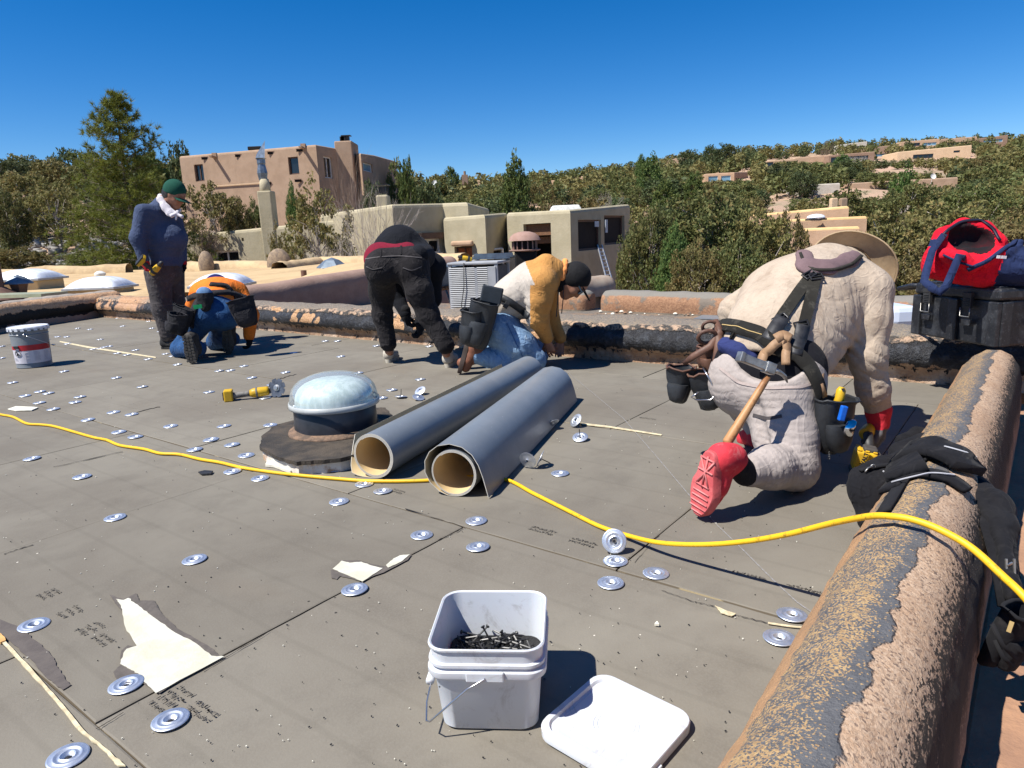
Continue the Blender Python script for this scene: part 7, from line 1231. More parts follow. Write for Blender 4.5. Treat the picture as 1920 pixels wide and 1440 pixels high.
mm = AC.n('ShaderNodeMath', operation='MULTIPLY'); mm.inputs[1].default_value = .38; AC.l(lw.outputs['Facing'], mm.inputs[0]); AC.l(mm.outputs[0], m1.inputs[0]); AC.l(m1.outputs[0], o_.inputs[0])
mb = MB(); mb.lathe([(.212, .192), (.218, .195), (.218, .215), (.214, .22), (.213, .235), (.209, .255), (.201, .278), (.186, .300), (.165, .318), (.158, .321), (.12, .337), (.085, .347), (.078, .3475), (.05, .352), (.001, .355)], sc_, seg=48, closed=True); obj('dome', mb, AC.m, sk, smooth=True, auto=50)
mb = MB(); mb.lathe([(.209, .190), (.2205, .193), (.2215, .205), (.2205, .217), (.216, .219)], sc_, seg=48, closed=True); obj('dome_rim', mb, mat('rim_clear', (.45, .47, .46), (.36, .38, .37), rough=.3, vs=10), sk, smooth=True)
LN = N('lens'); LN.col(LN.mix(LN.ss(LN.noise(9, 4, .7, LN.map(LN.co(), scale=(3, 3, .3))), .4, .62), (.50, .56, .50), (.74, .78, .72))); LN.set(rough=.35, metal=.0); mb = MB(); n_ = 60; vs = []
for j, (r, z) in enumerate([(.19, .205), (.189, .23), (.183, .255), (.168, .28), (.14, .302), (.10, .317), (.05, .322), (.001, .323)]):
    for k in range(n_): a = 2 * PI * k / n_; r2 = r; vs.append((sc_.x + r2 * math.cos(a), sc_.y + r2 * math.sin(a), z))
mb.add(vs, [(j * n_ + k, j * n_ + (k + 1) % n_, (j + 1) * n_ + (k + 1) % n_, (j + 1) * n_ + k) for j in range(7) for k in range(n_)]); obj('inner_lens', mb, LN.m, sk, smooth=True)
# ---- steel pail
c = Vector((-4.30, 6.12, 0)); c = (G(20, 690) + G(84, 690)) / 2; c.z = 0; c.y += .1; pl = empty('paint_pail', c, 'grey steel pail with white lid and red and white label at the left edge', 'pail'); PG = mat('pail_grey', (.20, .22, .235), (.16, .175, .19), rough=.4, vs=5, spec=.5)
mb = MB(); mb.lathe([(.135, 0), (.139, .006), (.137, .012), (.146, .29), (.151, .297), (.146, .304), (.148, .325), (.153, .331), (.149, .338), (.150, .352)], c, seg=40); obj('body', mb, PG, pl, smooth=True, auto=30)
mb = MB(); mb.lathe([(.149, .342), (.157, .345), (.159, .358), (.154, .366), (.148, .361), (.001, .358)], c, seg=40, closed=True); ld = obj('lid', mb, mat('lid_white', (.70, .72, .76), (.6, .62, .66), rough=.35, vs=6), pl, smooth=True, auto=30)
for k in range(20): a = 2 * PI * k / 20; mb = MB(); mb.box(c + Vector((math.cos(a) * .158, math.sin(a) * .158, .345)), (.008, .028, .026), Matrix.Rotation(a, 3, 'Z'), taper=.8); obj('lid_tab', mb, _M['lid_white'], ld)
def wrap(a0, a1, z0, z1, m, name, r_=.1435, n=24):
    mb = MB(); mb.grid(lambda u, v: Vector((c.x + (r_ + (z0 + (z1 - z0) * v) * .031 - .004) * math.cos(a0 + (a1 - a0) * u), c.y + (r_ + (z0 + (z1 - z0) * v) * .031 - .004) * math.sin(a0 + (a1 - a0) * u), z0 + (z1 - z0) * v)), n, 3); return obj(name, mb, m, pl, smooth=True)
LW = mat('label_white', (.62, .60, .64), (.54, .52, .56), rough=.4, vs=8); LR = mat('label_red', (.45, .02, .03), rough=.4); vd = math.atan2(CO.y - c.y, CO.x - c.x); wrap(vd - 1.35, vd + 1.2, .045, .19, LW, 'label'); wrap(vd - .72, vd + 1.2, .158, .208, LR, 'label_band', .1442); wrap(vd - 1.35, vd - .95, .168, .200, LR, 'label_band', .1442)
def onpail(a, z, r_=.1462): return Vector((c.x + (r_ + z * .031 - .004) * math.cos(vd + a), c.y + (r_ + z * .031 - .004) * math.sin(vd + a), z))
INKB = mat('print_black', (.02, .02, .02)); INKG = mat('print_grey', (.28, .27, .3), (.4, .39, .42), vs=60)
mb = MB(); cc_ = -.84
for k in range(20): a0, a1 = 2 * PI * k / 20, 2 * PI * (k + 1) / 20; mb.tube([onpail(cc_ + math.cos(a0) * .20, .135 + math.sin(a0) * .028), onpail(cc_ + math.cos(a1) * .20, .135 + math.sin(a1) * .028)], .002, 4)
mb.tube([onpail(cc_ - .13, .155), onpail(cc_ + .13, .115)], .0018, 4); mb.tube([onpail(cc_ - .06, .152), onpail(cc_ - .02, .138), onpail(cc_ + .06, .132)], .0032, 5); mb.tube([onpail(cc_ - .02, .138), onpail(cc_ - .06, .118)], .004, 5); mb.tube([onpail(cc_ + .06, .132), onpail(cc_ + .08, .118)], .004, 5); obj('warning_symbol', mb, INKB, pl)
mb = MB()
for (a0, z0, w_, n_, dz) in ((-.3, .145, .30, 9, .0095), (.22, .145, .32, 9, .0095), (.75, .145, .3, 9, .0095), (-1.1, .095, .3, 3, .01)):
    for k in range(n_): mb.tube([onpail(a0 - w_ * .5, z0 - k * dz), onpail(a0 + w_ * (.5 if k % 3 else .3), z0 - k * dz)], .0012, 3)
obj('label_print', mb, INKG, pl); mb = MB(); mb.box(onpail(-.86, .192, .148), (.05, .006, .022), Matrix.Rotation(vd - .86 + PI / 2, 3, 'Z')); obj('label_logo', mb, INKB, pl)
mb = MB(); p0 = onpail(-.25, .30, .154); mb.tube([p0, onpail(.1, .27, .17), onpail(.6, .22, .185), onpail(.95, .185, .19)], .002, 5); mb.sphere(p0, .011, 8, 6); mb.tube([onpail(.95, .187, .19), onpail(1.15, .18, .19)], .007, 6); obj('bail_handle', mb, mat('steel', (.6, .6, .62)), pl, smooth=True)
# ---- white square bucket, screws and lid
bc = Vector((-.066, 1.318, 0)); rz = R(-5); MX = Matrix.Rotation(rz, 3, 'Z'); bk = empty('bucket', bc, 'white square plastic bucket holding black screws in the foreground', 'bucket')
WP = N('white_plastic'); sm = WP.ss(WP.noise(11, 6, .8, dist=.8), .53, .70); WP.col(WP.mix(WP.math('MULTIPLY', sm, .5), (.55, .57, .60), (.30, .28, .27))); WP.set(rough=.42, spec=.4); WP.b.inputs['Subsurface Weight'].default_value = .04; WP.bump(WP.noise(30, 3), .06, .002); WP = WP.m
def rsq(h, r=.035, n=6):
    out = []
    for k, (sx, sy) in enumerate(((1, 1), (-1, 1), (-1, -1), (1, -1))):
        for i in range(n + 1): a = k * PI / 2 + i / n * PI / 2; out.append((sx * (h - r) + r * math.cos(a), sy * (h - r) + r * math.sin(a)))
    return out
def sqloft(levels, base, M3, cap0=True, cap1=False):
    mb = MB(); n = 28; vs = []
    for (h, z, r) in levels: vs += [Vector(base) + M3 @ Vector((x, y, z)) for x, y in rsq(h, r)]
    fs = [(j * n + i, j * n + (i + 1) % n, (j + 1) * n + (i + 1) % n, (j + 1) * n + i) for j in range(len(levels) - 1) for i in range(n)]
    if cap0: fs.append(tuple(range(n))[::-1])
    if cap1: fs.append(tuple((len(levels) - 1) * n + i for i in range(n)))
    mb.add(vs, fs); return mb
lv = [(.088, 0, .03), (.095, .002, .032), (.098, .006, .032), (.1075, .125, .034), (.109, .128, .034), (.1175, .128, .036), (.1185, .131, .036), (.1185, .142, .036), (.117, .144, .036), (.112, .145, .036), (.112, .150, .036), (.1165, .152, .037), (.1165, .158, .037), (.1115, .160, .036), (.1125, .184, .037), (.116, .186, .038), (.1165, .190, .038), (.114, .1925, .037), (.1105, .190, .035), (.103, .10, .032), (.094, .006, .03)]
obj('body', sqloft(lv, bc, MX, True, True), WP, bk, smooth=True, auto=35)
mb = MB(); mb.box(bc + MX @ Vector((.0, -.1205, .137)), (.075, .008, .022), MX); obj('handle_mount', mb, WP, bk, bevel=.003); mb = MB(); mb.box(bc + MX @ Vector((.0, .1205, .137)), (.075, .008, .022), MX); obj('handle_mount', mb, WP, bk, bevel=.003)
mb = MB(); loc = lambda x, y, z: bc + MX @ Vector((x, y, z)); mb.tube([loc(.0, -.120, .138), loc(.0, -.127, .136), loc(-.035, -.128, .115), loc(-.08, -.132, .075), loc(-.112, -.132, .045), loc(-.122, -.12, .037), loc(-.128, -.08, .05), loc(-.130, 0, .06), loc(-.128, .09, .06), loc(-.12, .125, .06), loc(-.05, .13, .1), loc(0, .125, .138)], .0019, 8); obj('wire_handle', mb, mat('steel', (.6, .6, .62)), bk, smooth=True)
mb = MB(); mb.tube([loc(-.131, -.03, .061), loc(-.131, .04, .061)], .009, 10); obj('handle_grip', mb, WP, bk, smooth=True)
mb = MB(); rs = random.Random(5)
for i in range(260):
    x, y = rs.uniform(-.09, .09), rs.uniform(-.09, .09); z = .086 + rs.uniform(-.01, .024) + .012 * math.sin(x * 30) * math.cos(y * 25); a, e = rs.uniform(0, 6.28), rs.gauss(0, .38); d = Vector((math.cos(a) * math.cos(e), math.sin(a) * math.cos(e), math.sin(e))); Ls = .052; p = loc(x, y, z) - d * Ls * .5; q = p + d * Ls
    lim = .097
    if any(abs((MX.inverted() @ (w_ - bc))[k]) > lim for w_ in (p, q) for k in (0, 1)): continue
    mb.tube([p, q - d * .006, q], [.0021, .0021, .0004], 5); mb.tube([p - d * .0015, p + d * .001, p + d * .004], [.0045, .005, .002], 7)
o = obj('screws', mb, BLK, smooth=True, auto=40); props(o, 'heap of black roofing screws inside the white bucket', 'screws', kind='stuff')
mb = sqloft([(.097, 0, .03), (.099, .081, .03)], bc + Vector((0, 0, .0085)), MX, True, True); o = obj('screws', mb, mat('screw_fill', (.012, .012, .013), (.03, .03, .03), vs=200, bump=1, bs=200, bd=.01, rough=.5)); props(o, 'lower layer of black screws filling the white bucket', 'screws', kind='stuff')  # solid black block filling the bucket under the loose screws
ca, cb_, cc2 = G(1105, 1262, .02), G(1285, 1345, .02), G(1022, 1368, .02); lc = (cb_ + cc2) / 2; lc.z = 0; la = math.atan2((cb_ - ca).y, (cb_ - ca).x); ML = Matrix.Rotation(la, 3, 'Z') @ Matrix.Rotation(R(1.5), 3, 'Y'); hl_ = ((cb_ - ca).length + (cc2 - ca).length) / 4 + .006
ldl = [(hl_ - .002, .0, .036), (hl_, .001, .037), (hl_ + .001, .018, .038), (hl_ - .001, .0215, .037), (hl_ - .004, .0222, .036), (hl_ - .012, .0215, .032), (hl_ - .0135, .019, .03), (hl_ - .015, .0145, .029), (hl_ - .02, .0135, .027), (hl_ - .022, .0145, .026), (hl_ - .024, .0145, .025), (hl_ - .026, .0135, .024)]
lid = empty('square_cover', lc, 'white square plastic lid lying beside the bucket of screws', 'lid'); obj('lid_panel', sqloft(ldl, lc + Vector((0, 0, .0035)), ML, False, True), WP, lid, smooth=True, auto=35)
for r_ in (.045, .037): mb = MB(); mb.lathe([(r_ + .002, .012), (r_ + .001, .0165), (r_ - .001, .0165), (r_ - .002, .012)], lc + Vector((0, 0, .0015)), ML, 40, closed=True); obj('moulded_ring', mb, WP, lid, smooth=True)
mb = MB(); mb.box(lc + ML @ Vector((hl_ + .003, -.06, .008)), (.006, .06, .012), ML); obj('pull_tab', mb, WP, lid, bevel=.002)
# ---- angle grinder
g0 = G(430, 752, .0); g1 = G(533, 742, .0); g0.z = .03; g1.z = .05; ga = (g1 - g0); gL = ga.length; ga.normalize(); gr_ = empty('angle_grinder', g0, 'yellow cordless angle grinder with notched disc lying on the boards', 'grinder'); Mg = ga.to_track_quat('Z', 'Y').to_matrix(); ang = math.atan2(ga.y, ga.x); Mz = Matrix.Rotation(ang, 3, 'Z')
mb = MB(); mb.box(g0 + Vector((0, 0, .008)), (.055, .07, .075), Mz); obj('battery', mb, YEL, gr_, bevel=.008); mb = MB(); mb.box(g0 + ga * -.03 + Vector((0, 0, .008)), (.008, .05, .05), Mz); obj('battery_label', mb, BKP, gr_)
mb = MB(); mb.lathe([(.024, .025), (.019, .05), (.018, .11), (.021, .135)], g0, Mg, 14); obj('grip', mb, mat('grip_worn', (.08, .075, .07), (.2, .19, .17), vs=30), gr_, smooth=True)
mb = MB(); mb.lathe([(.021, .13), (.030, .15), (.032, .17), (.032, .20), (.030, .235), (.026, .25)], g0, Mg, 16); obj('motor_housing', mb, YEL, gr_, smooth=True); mb = MB(); mb.lathe([(.0325, .168), (.0345, .170), (.0345, .178), (.0325, .18)], g0, Mg, 16); obj('clamp_band', mb, mat('band_steel', (.2, .19, .17), (.1, .1, .09), rough=.5), gr_)
dc = G(521, 745, 0); dc.z = .064; dn_ = Vector((-.25, -1, .25)).normalized(); Md = dn_.to_track_quat('Z', 'Y').to_matrix(); mb = MB(); N2 = 48; vs = [dc + Md @ Vector((0, 0, .001)), dc - Md @ Vector((0, 0, .001))]
for s_ in (.001, -.001):
    for k in range(N2): a = 2 * PI * k / N2; r_ = .0625 if k % 6 else .05; vs.append(dc + Md @ Vector((r_ * math.cos(a), r_ * math.sin(a), s_)))
fs = [(0, 2 + k, 2 + (k + 1) % N2) for k in range(N2)] + [(1, 2 + N2 + (k + 1) % N2, 2 + N2 + k) for k in range(N2)] + [(2 + k, 2 + N2 + k, 2 + N2 + (k + 1) % N2, 2 + (k + 1) % N2) for k in range(N2)]; mb.add(vs, fs); obj('cutting_disc', mb, mat('disc_steel', (.075, .08, .09), (.16, .17, .19), rough=.35, metal=.5, vs=20), gr_)
mb = MB(); mb.lathe([(.022, .001), (.022, .004), (.012, .006), (.012, .014), (.001, .014)], dc, Md, 16, closed=True); obj('flange_nut', mb, STL, gr_, smooth=True, auto=40); mb = MB(); mb.lathe([(.03, -.03), (.034, -.004), (.02, -.002)], dc, Md, 16); obj('gear_head', mb, mat('gear_grey', (.15, .15, .15), rough=.4, metal=.5), gr_, smooth=True)
# ---- loose plates with screws through them
def loose(px, py, tilt, az, label, z=.0, screw=True, up=False):
    c = G(px, py); tn = Vector((math.cos(az) * math.sin(tilt), math.sin(az) * math.sin(tilt), math.cos(tilt))); Mt = tn.to_track_quat('Z', 'Y').to_matrix(); c = c + Vector((0, 0, .038 * abs(math.sin(tilt)) + .004 + z)); rt = empty('loose_plate', (c.x, c.y, 0), label, 'plate', 'loose screwed plates scattered on the boards'); mb = MB(); mb.lathe(prof, c, Mt, 28, closed=True); obj('plate', mb, ZINC, rt, smooth=True, auto=50)
    if screw: mb = MB(); e = 1 if up else -1; mb.tube([c + tn * .004 * -e, c + tn * e * .042, c + tn * e * .05], [.0022, .0022, .0004], 6); mb.tube([c - tn * e * .006, c - tn * e * .003, c + tn * e * .001], [.0048, .0052, .002], 8); obj('screw', mb, BLK, rt)
for px, py, t, az, l, u in [(752, 746, .15, 1, 'loose plate with its screw pointing up, left of the dark group before the membrane rolls', True), (788, 740, 2.5, .9, 'loose plate tipped over, farthest of the dark group before the membrane rolls', True), (785, 750, 2.75, 2.4, 'loose plate upside down, nearest the left membrane roll in the dark group', True),
    (1036, 805, .75, 2.2, 'loose plate with screw leaning at the right membrane roll edge', True), (1080, 800, .9, 3.6, 'loose plate tipped with its screw sideways on the pale seam', False), (1088, 826, .35, -1.9, 'loose plate facing up below the pale seam, right of the rolls', True), (1014, 876, 1.15, 2.9, 'loose plate on edge near where the yellow cord leaves the rolls', False), (990, 880, 1.3, 1.1, 'loose plate seen edge-on beside the cord, darker one of the pair', True), (1152, 1037, 1.22, -1.75, 'bright plate standing on edge facing the viewer', False)]: loose(px, py, t, az, l, up=u)
# ---- small litter
CREAM = mat('foam_shard', (.72, .70, .60), (.62, .6, .5), vs=20)
def shard(pix, label, z=.003, th=.006, m=CREAM, jit=.001): o = sheet('foam_shard', pix, m, z, th, jit, 5, False); return props(o, label, 'scrap')
shard([(15, 769), (30, 764), (60, 765), (72, 766), (60, 771), (30, 772)], 'pale foam shard left of the yellow cord end'); shard([(372, 888), (384, 885), (400, 886), (396, 891), (378, 892)], 'dark scrap beside the yellow cord below the tube skylight', m=BKP); shard([(1227, 1175), (1232, 1170), (1236, 1176)], 'tiny pale foam crumb in the foreground boards')
shard([(502, 868), (498, 876), (515, 878), (530, 884), (545, 889), (548, 880), (520, 872)], 'white torn foam edge at the foot of the tube skylight', th=.012)
rs = random.Random(12); mb = MB()
for i in range(260):
    px, py = rs.uniform(0, 1700), rs.uniform(690, 1440) ** 1.0; p = G(px, py)
    if (p.dot(V)) < .4: continue
    s_ = rs.uniform(.0006, .0017) * (1 + .3 * p.y); mb.box(p + Vector((0, 0, s_ * .5 + .0015)), (s_, s_ * rs.uniform(.5, 1.6), s_), Matrix.Rotation(rs.uniform(0, 3), 3, 'Z'))
o = obj('foam_crumbs', mb, CREAM, kind='stuff'); props(o, 'pale foam crumbs scattered over the boards', 'crumbs')
mb = MB()
for i in range(300):
    px, py = rs.uniform(0, 1600), rs.uniform(720, 1440); p = G(px, py)
    if (p.dot(V)) < .4: continue
    s_ = rs.uniform(.001, .0028); mb.box(p + Vector((0, 0, .0025)), (s_, s_ * rs.uniform(.6, 2), .002), Matrix.Rotation(rs.uniform(0, 3), 3, 'Z'))
o = obj('tar_crumbs', mb, BLK, kind='stuff'); props(o, 'small black tar crumbs scattered over the boards', 'crumbs')
# ---- yellow extension cord
cpt = [(-60, 766, 0), (0, 777, 0), (25, 782, 0), (50, 794, 0), (75, 796, 0), (100, 799, 0), (140, 810, 0), (175, 820, 0), (200, 825, 0), (225, 835, 0), (270, 842, 0), (300, 850, 0), (337, 852, 0), (375, 861, 0), (412, 867, 0), (450, 876, 0), (500, 884, 0), (550, 890, 0), (625, 897, 0), (700, 902, 0), (795, 901, 0), (880, 894, 0), (948, 899, 0), (1000, 925, 0), (1060, 955, 0), (1120, 985, 0), (1180, 1005, .012), (1240, 1018, .04), (1320, 1021, .085), (1400, 1015, .14), (1480, 1001, .205), (1560, 981, .275), (1630, 968, .335), (1670, 968, .353), (1710, 974, .358), (1760, 992, .352), (1820, 1026, .335), (1880, 1080, .31), (1925, 1124, .29), (2010, 1230, .22)]
P = [G(x, y, z + .0085) for x, y, z in cpt]; Q = []
for i in range(len(P) - 1):
    p0, p1, p2, p3 = P[max(i - 1, 0)], P[i], P[i + 1], P[min(i + 2, len(P) - 1)]
    for k in range(6): t = k / 6; Q.append(.5 * ((2 * p1) + (p2 - p0) * t + (2 * p0 - 5 * p1 + 4 * p2 - p3) * t * t + (3 * p1 - p0 - 3 * p2 + p3) * t ** 3))
Q.append(P[-1]); Q = [q + Vector((0, 0, 0)) if q.z > .0083 else Vector((q.x, q.y, .0083)) for q in Q]; mb = MB(); mb.tube(Q, .0074, 10); CY = mat('cord_yellow', (.72, .42, .012), (.60, .30, .01), vs=9, rough=.5, spec=.4); CYD = N('cord_dirty'); CYD.col(CYD.mix(CYD.math('MULTIPLY', CYD.ss(CYD.noise(45, 4, .8), .56, .68), .6), (.74, .43, .012), (.12, .07, .02))); CYD.set(rough=.5, spec=.4); o = obj('extension_cord', mb, CYD.m, smooth=True); props(o, 'yellow extension cord snaking over the roof and up over the right parapet', 'cord')
# ================================================================ TOOLBOX, BAG, TOOL BELT
BOXM = N('box_plastic'); bn = BOXM.noise(7, 5, .75); BOXM.col(BOXM.mix(BOXM.math('MULTIPLY', BOXM.ss(BOXM.noise(90, 3, .7), .55, .75), .6), BOXM.mix(BOXM.ss(bn, .45, .65), (.012, .013, .016), (.035, .038, .044)), (.12, .12, .125))); BOXM.set(rough=.45, spec=.5); BOXM.bump(BOXM.noise(120, 3), .3, .002); BOXM = BOXM.m
T1 = J(1709, 614, 3.93); T2 = J(1852, 652, 3.42); d1 = (T2 - T1); d1.z = 0; d1.normalize(); W1 = .60; W2 = .42; nout = Vector((d1.y, -d1.x, 0)); nout = -nout if nout.x > 0 else nout; d2 = -nout; HB_ = .232; zb = .325; MT = Matrix((d1, d2, Vector((0, 0, 1)))).transposed(); O = Vector((T1.x, T1.y, zb)); tl = lambda x, y, z: O + d1 * x + d2 * y + Vector((0, 0, z))
W1 = .56; tb = empty('tool_box', tl(W1 / 2, W2 / 2, 0), 'big black latched tool box on the corner of the parapets under the red bag', 'tool box')
mb = MB(); mb.box(tl(W1 / 2, W2 / 2, HB_ / 2 + .005), (W1 - .03, W2 - .03, HB_), MT); obj('body', mb, BOXM, tb, bevel=.012, nb=3)
mb = MB(); mb.box(tl(W1 / 2, W2 / 2, HB_ + .035), (W1, W2, .062), MT); obj('lid', mb, BOXM, tb, bevel=.016, nb=3)
for x in (.0, .28, .56): mb = MB(); mb.box(tl(min(max(x, .03), W1 - .03), -.002 + .01, HB_ / 2 + .004), (.06, .03, HB_ - .01), MT); obj('rib', mb, BOXM, tb, bevel=.006)
for y in (.05, .37): mb = MB(); mb.box(tl(W1 - .008, y, HB_ / 2 + .004), (.03, .06, HB_ - .01), MT); obj('rib', mb, BOXM, tb, bevel=.006)
for x in (.14, .25): pass
for x, y, ax in ((.115, -.012, 0), (.385, -.012, 0), (W1 + .012, .21, 1)):
    R2 = MT @ Matrix.Rotation(R(90) * ax, 3, 'Z'); mb = MB(); mb.box(tl(x, y, HB_ - .005), (.05, .018, .07), R2); mb.box(tl(x, y, HB_ + .028), (.055, .022, .02), R2); 
    for k in range(5): mb.box(tl(x, y - (.011 if not ax else 0), HB_ - .03 + k * .009) + (d1 * .011 if ax else Vector()), (.036, .004, .004), R2)
    l_ = obj('latch', mb, BKP, tb, bevel=.003); mb = MB(); w_ = d2 * -.014 if not ax else d1 * .014; e = d1 if not ax else d2; q = tl(x, y, HB_ - .085) + w_; mb.tube([q - e * .03 + Vector((0, 0, .045)), q - e * .03, q + e * .03, q + e * .03 + Vector((0, 0, .045))], .0028, 6); obj('wire_bail', mb, STL, l_, smooth=True); mb = MB(); mb.box(tl(x, y, HB_ - .115), (.052, .014, .035), R2, taper=1.15); obj('latch_keeper', mb, BOXM, tb, bevel=.004)
for x in (.1, .2, .3, .4, .5): mb = MB(); mb.box(tl(x, .05, HB_ + .069), (.06, .05, .012), MT); obj('lid_rib', mb, BOXM, tb, bevel=.005)
mb = MB(); mb.tube([tl(.03, .02, HB_ + .05), tl(-.05, .02, HB_ + .045), tl(-.16, .03, HB_ + .02), tl(-.165, .3, HB_ + .02), tl(.0, .3, HB_ + .045)], .0125, 8); obj('pull_handle', mb, BOXM, tb, smooth=True)
# red and navy bag
bc_ = P_(1815, 480, 3.62); ztop = zb + HB_ + .075; bag = empty('tool_bag', (bc_[0], bc_[1], ztop), 'open red and navy cloth bag lying on the black tool box', 'bag'); REDB = cloth('bag_red', (.62, .008, .025), (.46, .006, .02), fold=1.0); NVB = cloth('bag_navy', (.018, .03, .085), (.012, .02, .06), fold=1.0); INB = cloth('bag_inside', (.012, .012, .014), (.05, .006, .01), fold=.6)  # inside of the open mouth painted dark for the shade within
S_ = SDF(.0085); Yb = 3.62
S_.chain([P_(1758, 500, Yb), P_(1800, 495, Yb - .03), P_(1850, 500, Yb - .1), P_(1905, 500, Yb - .15), P_(1960, 505, Yb - .18)], [.075, .10, .105, .10, .09], .06, sq=((0, 0, 1), 1.15)); S_.chain([P_(1755, 480, Yb), P_(1772, 446, Yb + .03), P_(1805, 426, Yb + .06), P_(1845, 430, Yb + .05), P_(1868, 455, Yb + .0)], [.055, .05, .04, .036, .045], .04); S_.chain([P_(1790, 470, Yb + .05), P_(1850, 470, Yb + .05)], [.085, .085], .05)
S_.chain([P_(1810, 450, Yb - .11), P_(1842, 456, Yb - .13)], [.070, .066], .02, sub=True); S_.chain([P_(1800, 444, Yb - .02), P_(1840, 450, Yb - .02)], [.058, .058], .02, sub=True)
S_.chain([P_(1845, 492, Yb - .21), P_(1890, 472, Yb - .20), P_(1912, 455, Yb - .18)], [.022, .022, .018], .02); S_.chain([P_(1775, 478, Yb - .11), P_(1800, 486, Yb - .16), P_(1822, 500, Yb - .19)], [.035, .035, .03], .03)
S_.wr(P_(1800, 500, Yb - .1), .2, (.8, 0, .6), 8, .016, 1.3, 1); S_.wr(P_(1880, 505, Yb - .2), .2, (.5, 0, .9), 9, .014, 1.3, 2); S_.wr(P_(1770, 460, Yb), .14, (1, 0, .2), 11, .010, 1.2, 3); S_.wr(P_(1845, 450, Yb - .05), .12, (1, 0, .5), 14, .008, 1.2, 4)
def bsplit(c):
    d = np.array([(CR.x, CR.y, CR.z), (CU.x, CU.y, CU.z), (CF.x, CF.y, CF.z)]); q = (c - np.array(CO)) @ d.T; px = 960 + FPX * q[:, 0] / q[:, 2]; py = 720 - FPX * q[:, 1] / q[:, 2]; out = np.zeros(len(c), int)
    m0 = P_(1814, 446, Yb - .03); m1 = P_(1838, 452, Yb - .04); inn = np.minimum(np.linalg.norm((c - m0), axis=1), np.linalg.norm(c - m1, axis=1)) < .092; out[(px > 1876 + (500 - py) * .35) | ((px < 1764) & (py > 448) & (py < 462))] = 1; out[inn & (px < 1866)] = 2; return out
BG = S_.build('bag_body', [REDB, NVB, INB], bag, split=bsplit); D = Drape([BG]); ZP = mat('zip_black', (.015, .015, .03), rough=.5)
obj('zip', D.strap([(1764, 446), (1780, 428), (1806, 415), (1840, 414), (1862, 430), (1874, 452)], .014, .006, 24), ZP, bag, smooth=True); obj('zip', D.strap([(1815, 505), (1850, 490), (1880, 470), (1905, 452)], .02, .006, 18), NVB, bag, smooth=True); obj('piping', D.strap([(1770, 478), (1800, 492), (1825, 500)], .01, .005, 14), NVB, bag, smooth=True)
mb = MB(); pts = [J(1770, 440, 3.6), J(1748, 470, 3.52), J(1738, 505, 3.46), J(1733, 528, 3.42), J(1748, 540, 3.36), J(1762, 548, 3.34), J(1775, 535, 3.34), J(1790, 500, 3.38), J(1798, 480, 3.40), J(1808, 484, 3.42)]; mb.ribbon(pts, (-.55, -.8, .25), [.03, .034, .036, .036, .04, .04, .036, .034, .034, .03], .006); obj('shoulder_strap', mb, NVB, bag, smooth=True)
mb = MB(); mb.box(J(1878, 482, 3.30), (.045, .004, .014), Matrix.Rotation(.1, 3, 'Y')); obj('white_label', mb, WHT, bag)
# black tool belt slung over the right parapet
tbm = cloth('belt_nylon', (.008, .008, .010), (.014, .014, .016), fold=.7, dirt=(.03, .028, .028)); EDG = cloth('belt_edge', (.016, .016, .018), fold=.1)
par = [o for o in COL.objects if o.name == 'parapet'][0]; ORG[par.name] = Vector((0, 0, 0)); DP = Drape([par]); bl_ = empty('tool_belt', DP.px(1720, 930)[0], 'black nylon tool belt with pouches slung over the right parapet', 'tool belt')
def over(pix, w_, th=.012, n=40, off=.006): return DP.strap(pix, w_, th, n, off, 12)
obj('waist_strap', over([(1672, 925), (1690, 905), (1730, 893), (1775, 902), (1808, 925)], .055, .012), tbm, bl_, smooth=True); obj('padded_back', over([(1690, 868), (1730, 850), (1775, 862), (1808, 892)], .10, .024, off=.01), tbm, bl_, smooth=True)
S_ = SDF(.0075); ip = lambda x, y, dd=0: np.array(G(x, y, .30)) + v3((0, 0, 0)) + v3(V) * dd
A1, A2, A3 = J(1625, 905, 1.98), J(1668, 880, 2.08), J(1640, 960, 1.95)
S_.chain([J(1612, 900, 2.02), J(1650, 892, 2.06), J(1690, 872, 2.12)], [.045, .05, .05], .04, sq=((.7, -.7, 0), 1.4)); S_.chain([J(1618, 925, 1.98), J(1640, 930, 1.98), J(1655, 915, 2.0)], [.045, .055, .045], .04, sq=((.7, -.7, 0), 1.3)); S_.chain([J(1640, 955, 1.95), J(1625, 975, 1.94)], [.045, .032], .04, sq=((.7, -.7, 0), 1.3)); S_.chain([J(1700, 850, 2.2), J(1740, 838, 2.22), J(1785, 858, 2.15)], [.055, .05, .035], .04, sq=((0, 0, 1), 1.3)); S_.chain([J(1690, 830, 2.3), J(1720, 815, 2.32), J(1770, 815, 2.28), J(1815, 835, 2.18), J(1848, 865, 2.08)], [.02, .018, .018, .017, .015], .02, sq=((-.3, .3, 1), .7))
S_.wr(J(1640, 900, 2.02), .16, (.6, 0, .8), 11, .008, 1.2, 1); S_.wr(J(1630, 940, 1.96), .14, (1, 0, .3), 12, .008, 1.2, 2); S_.wr(J(1740, 845, 2.2), .14, (1, 0, .3), 11, .006, 1.2, 3); PB = S_.build('pouch_body', tbm, bl_)
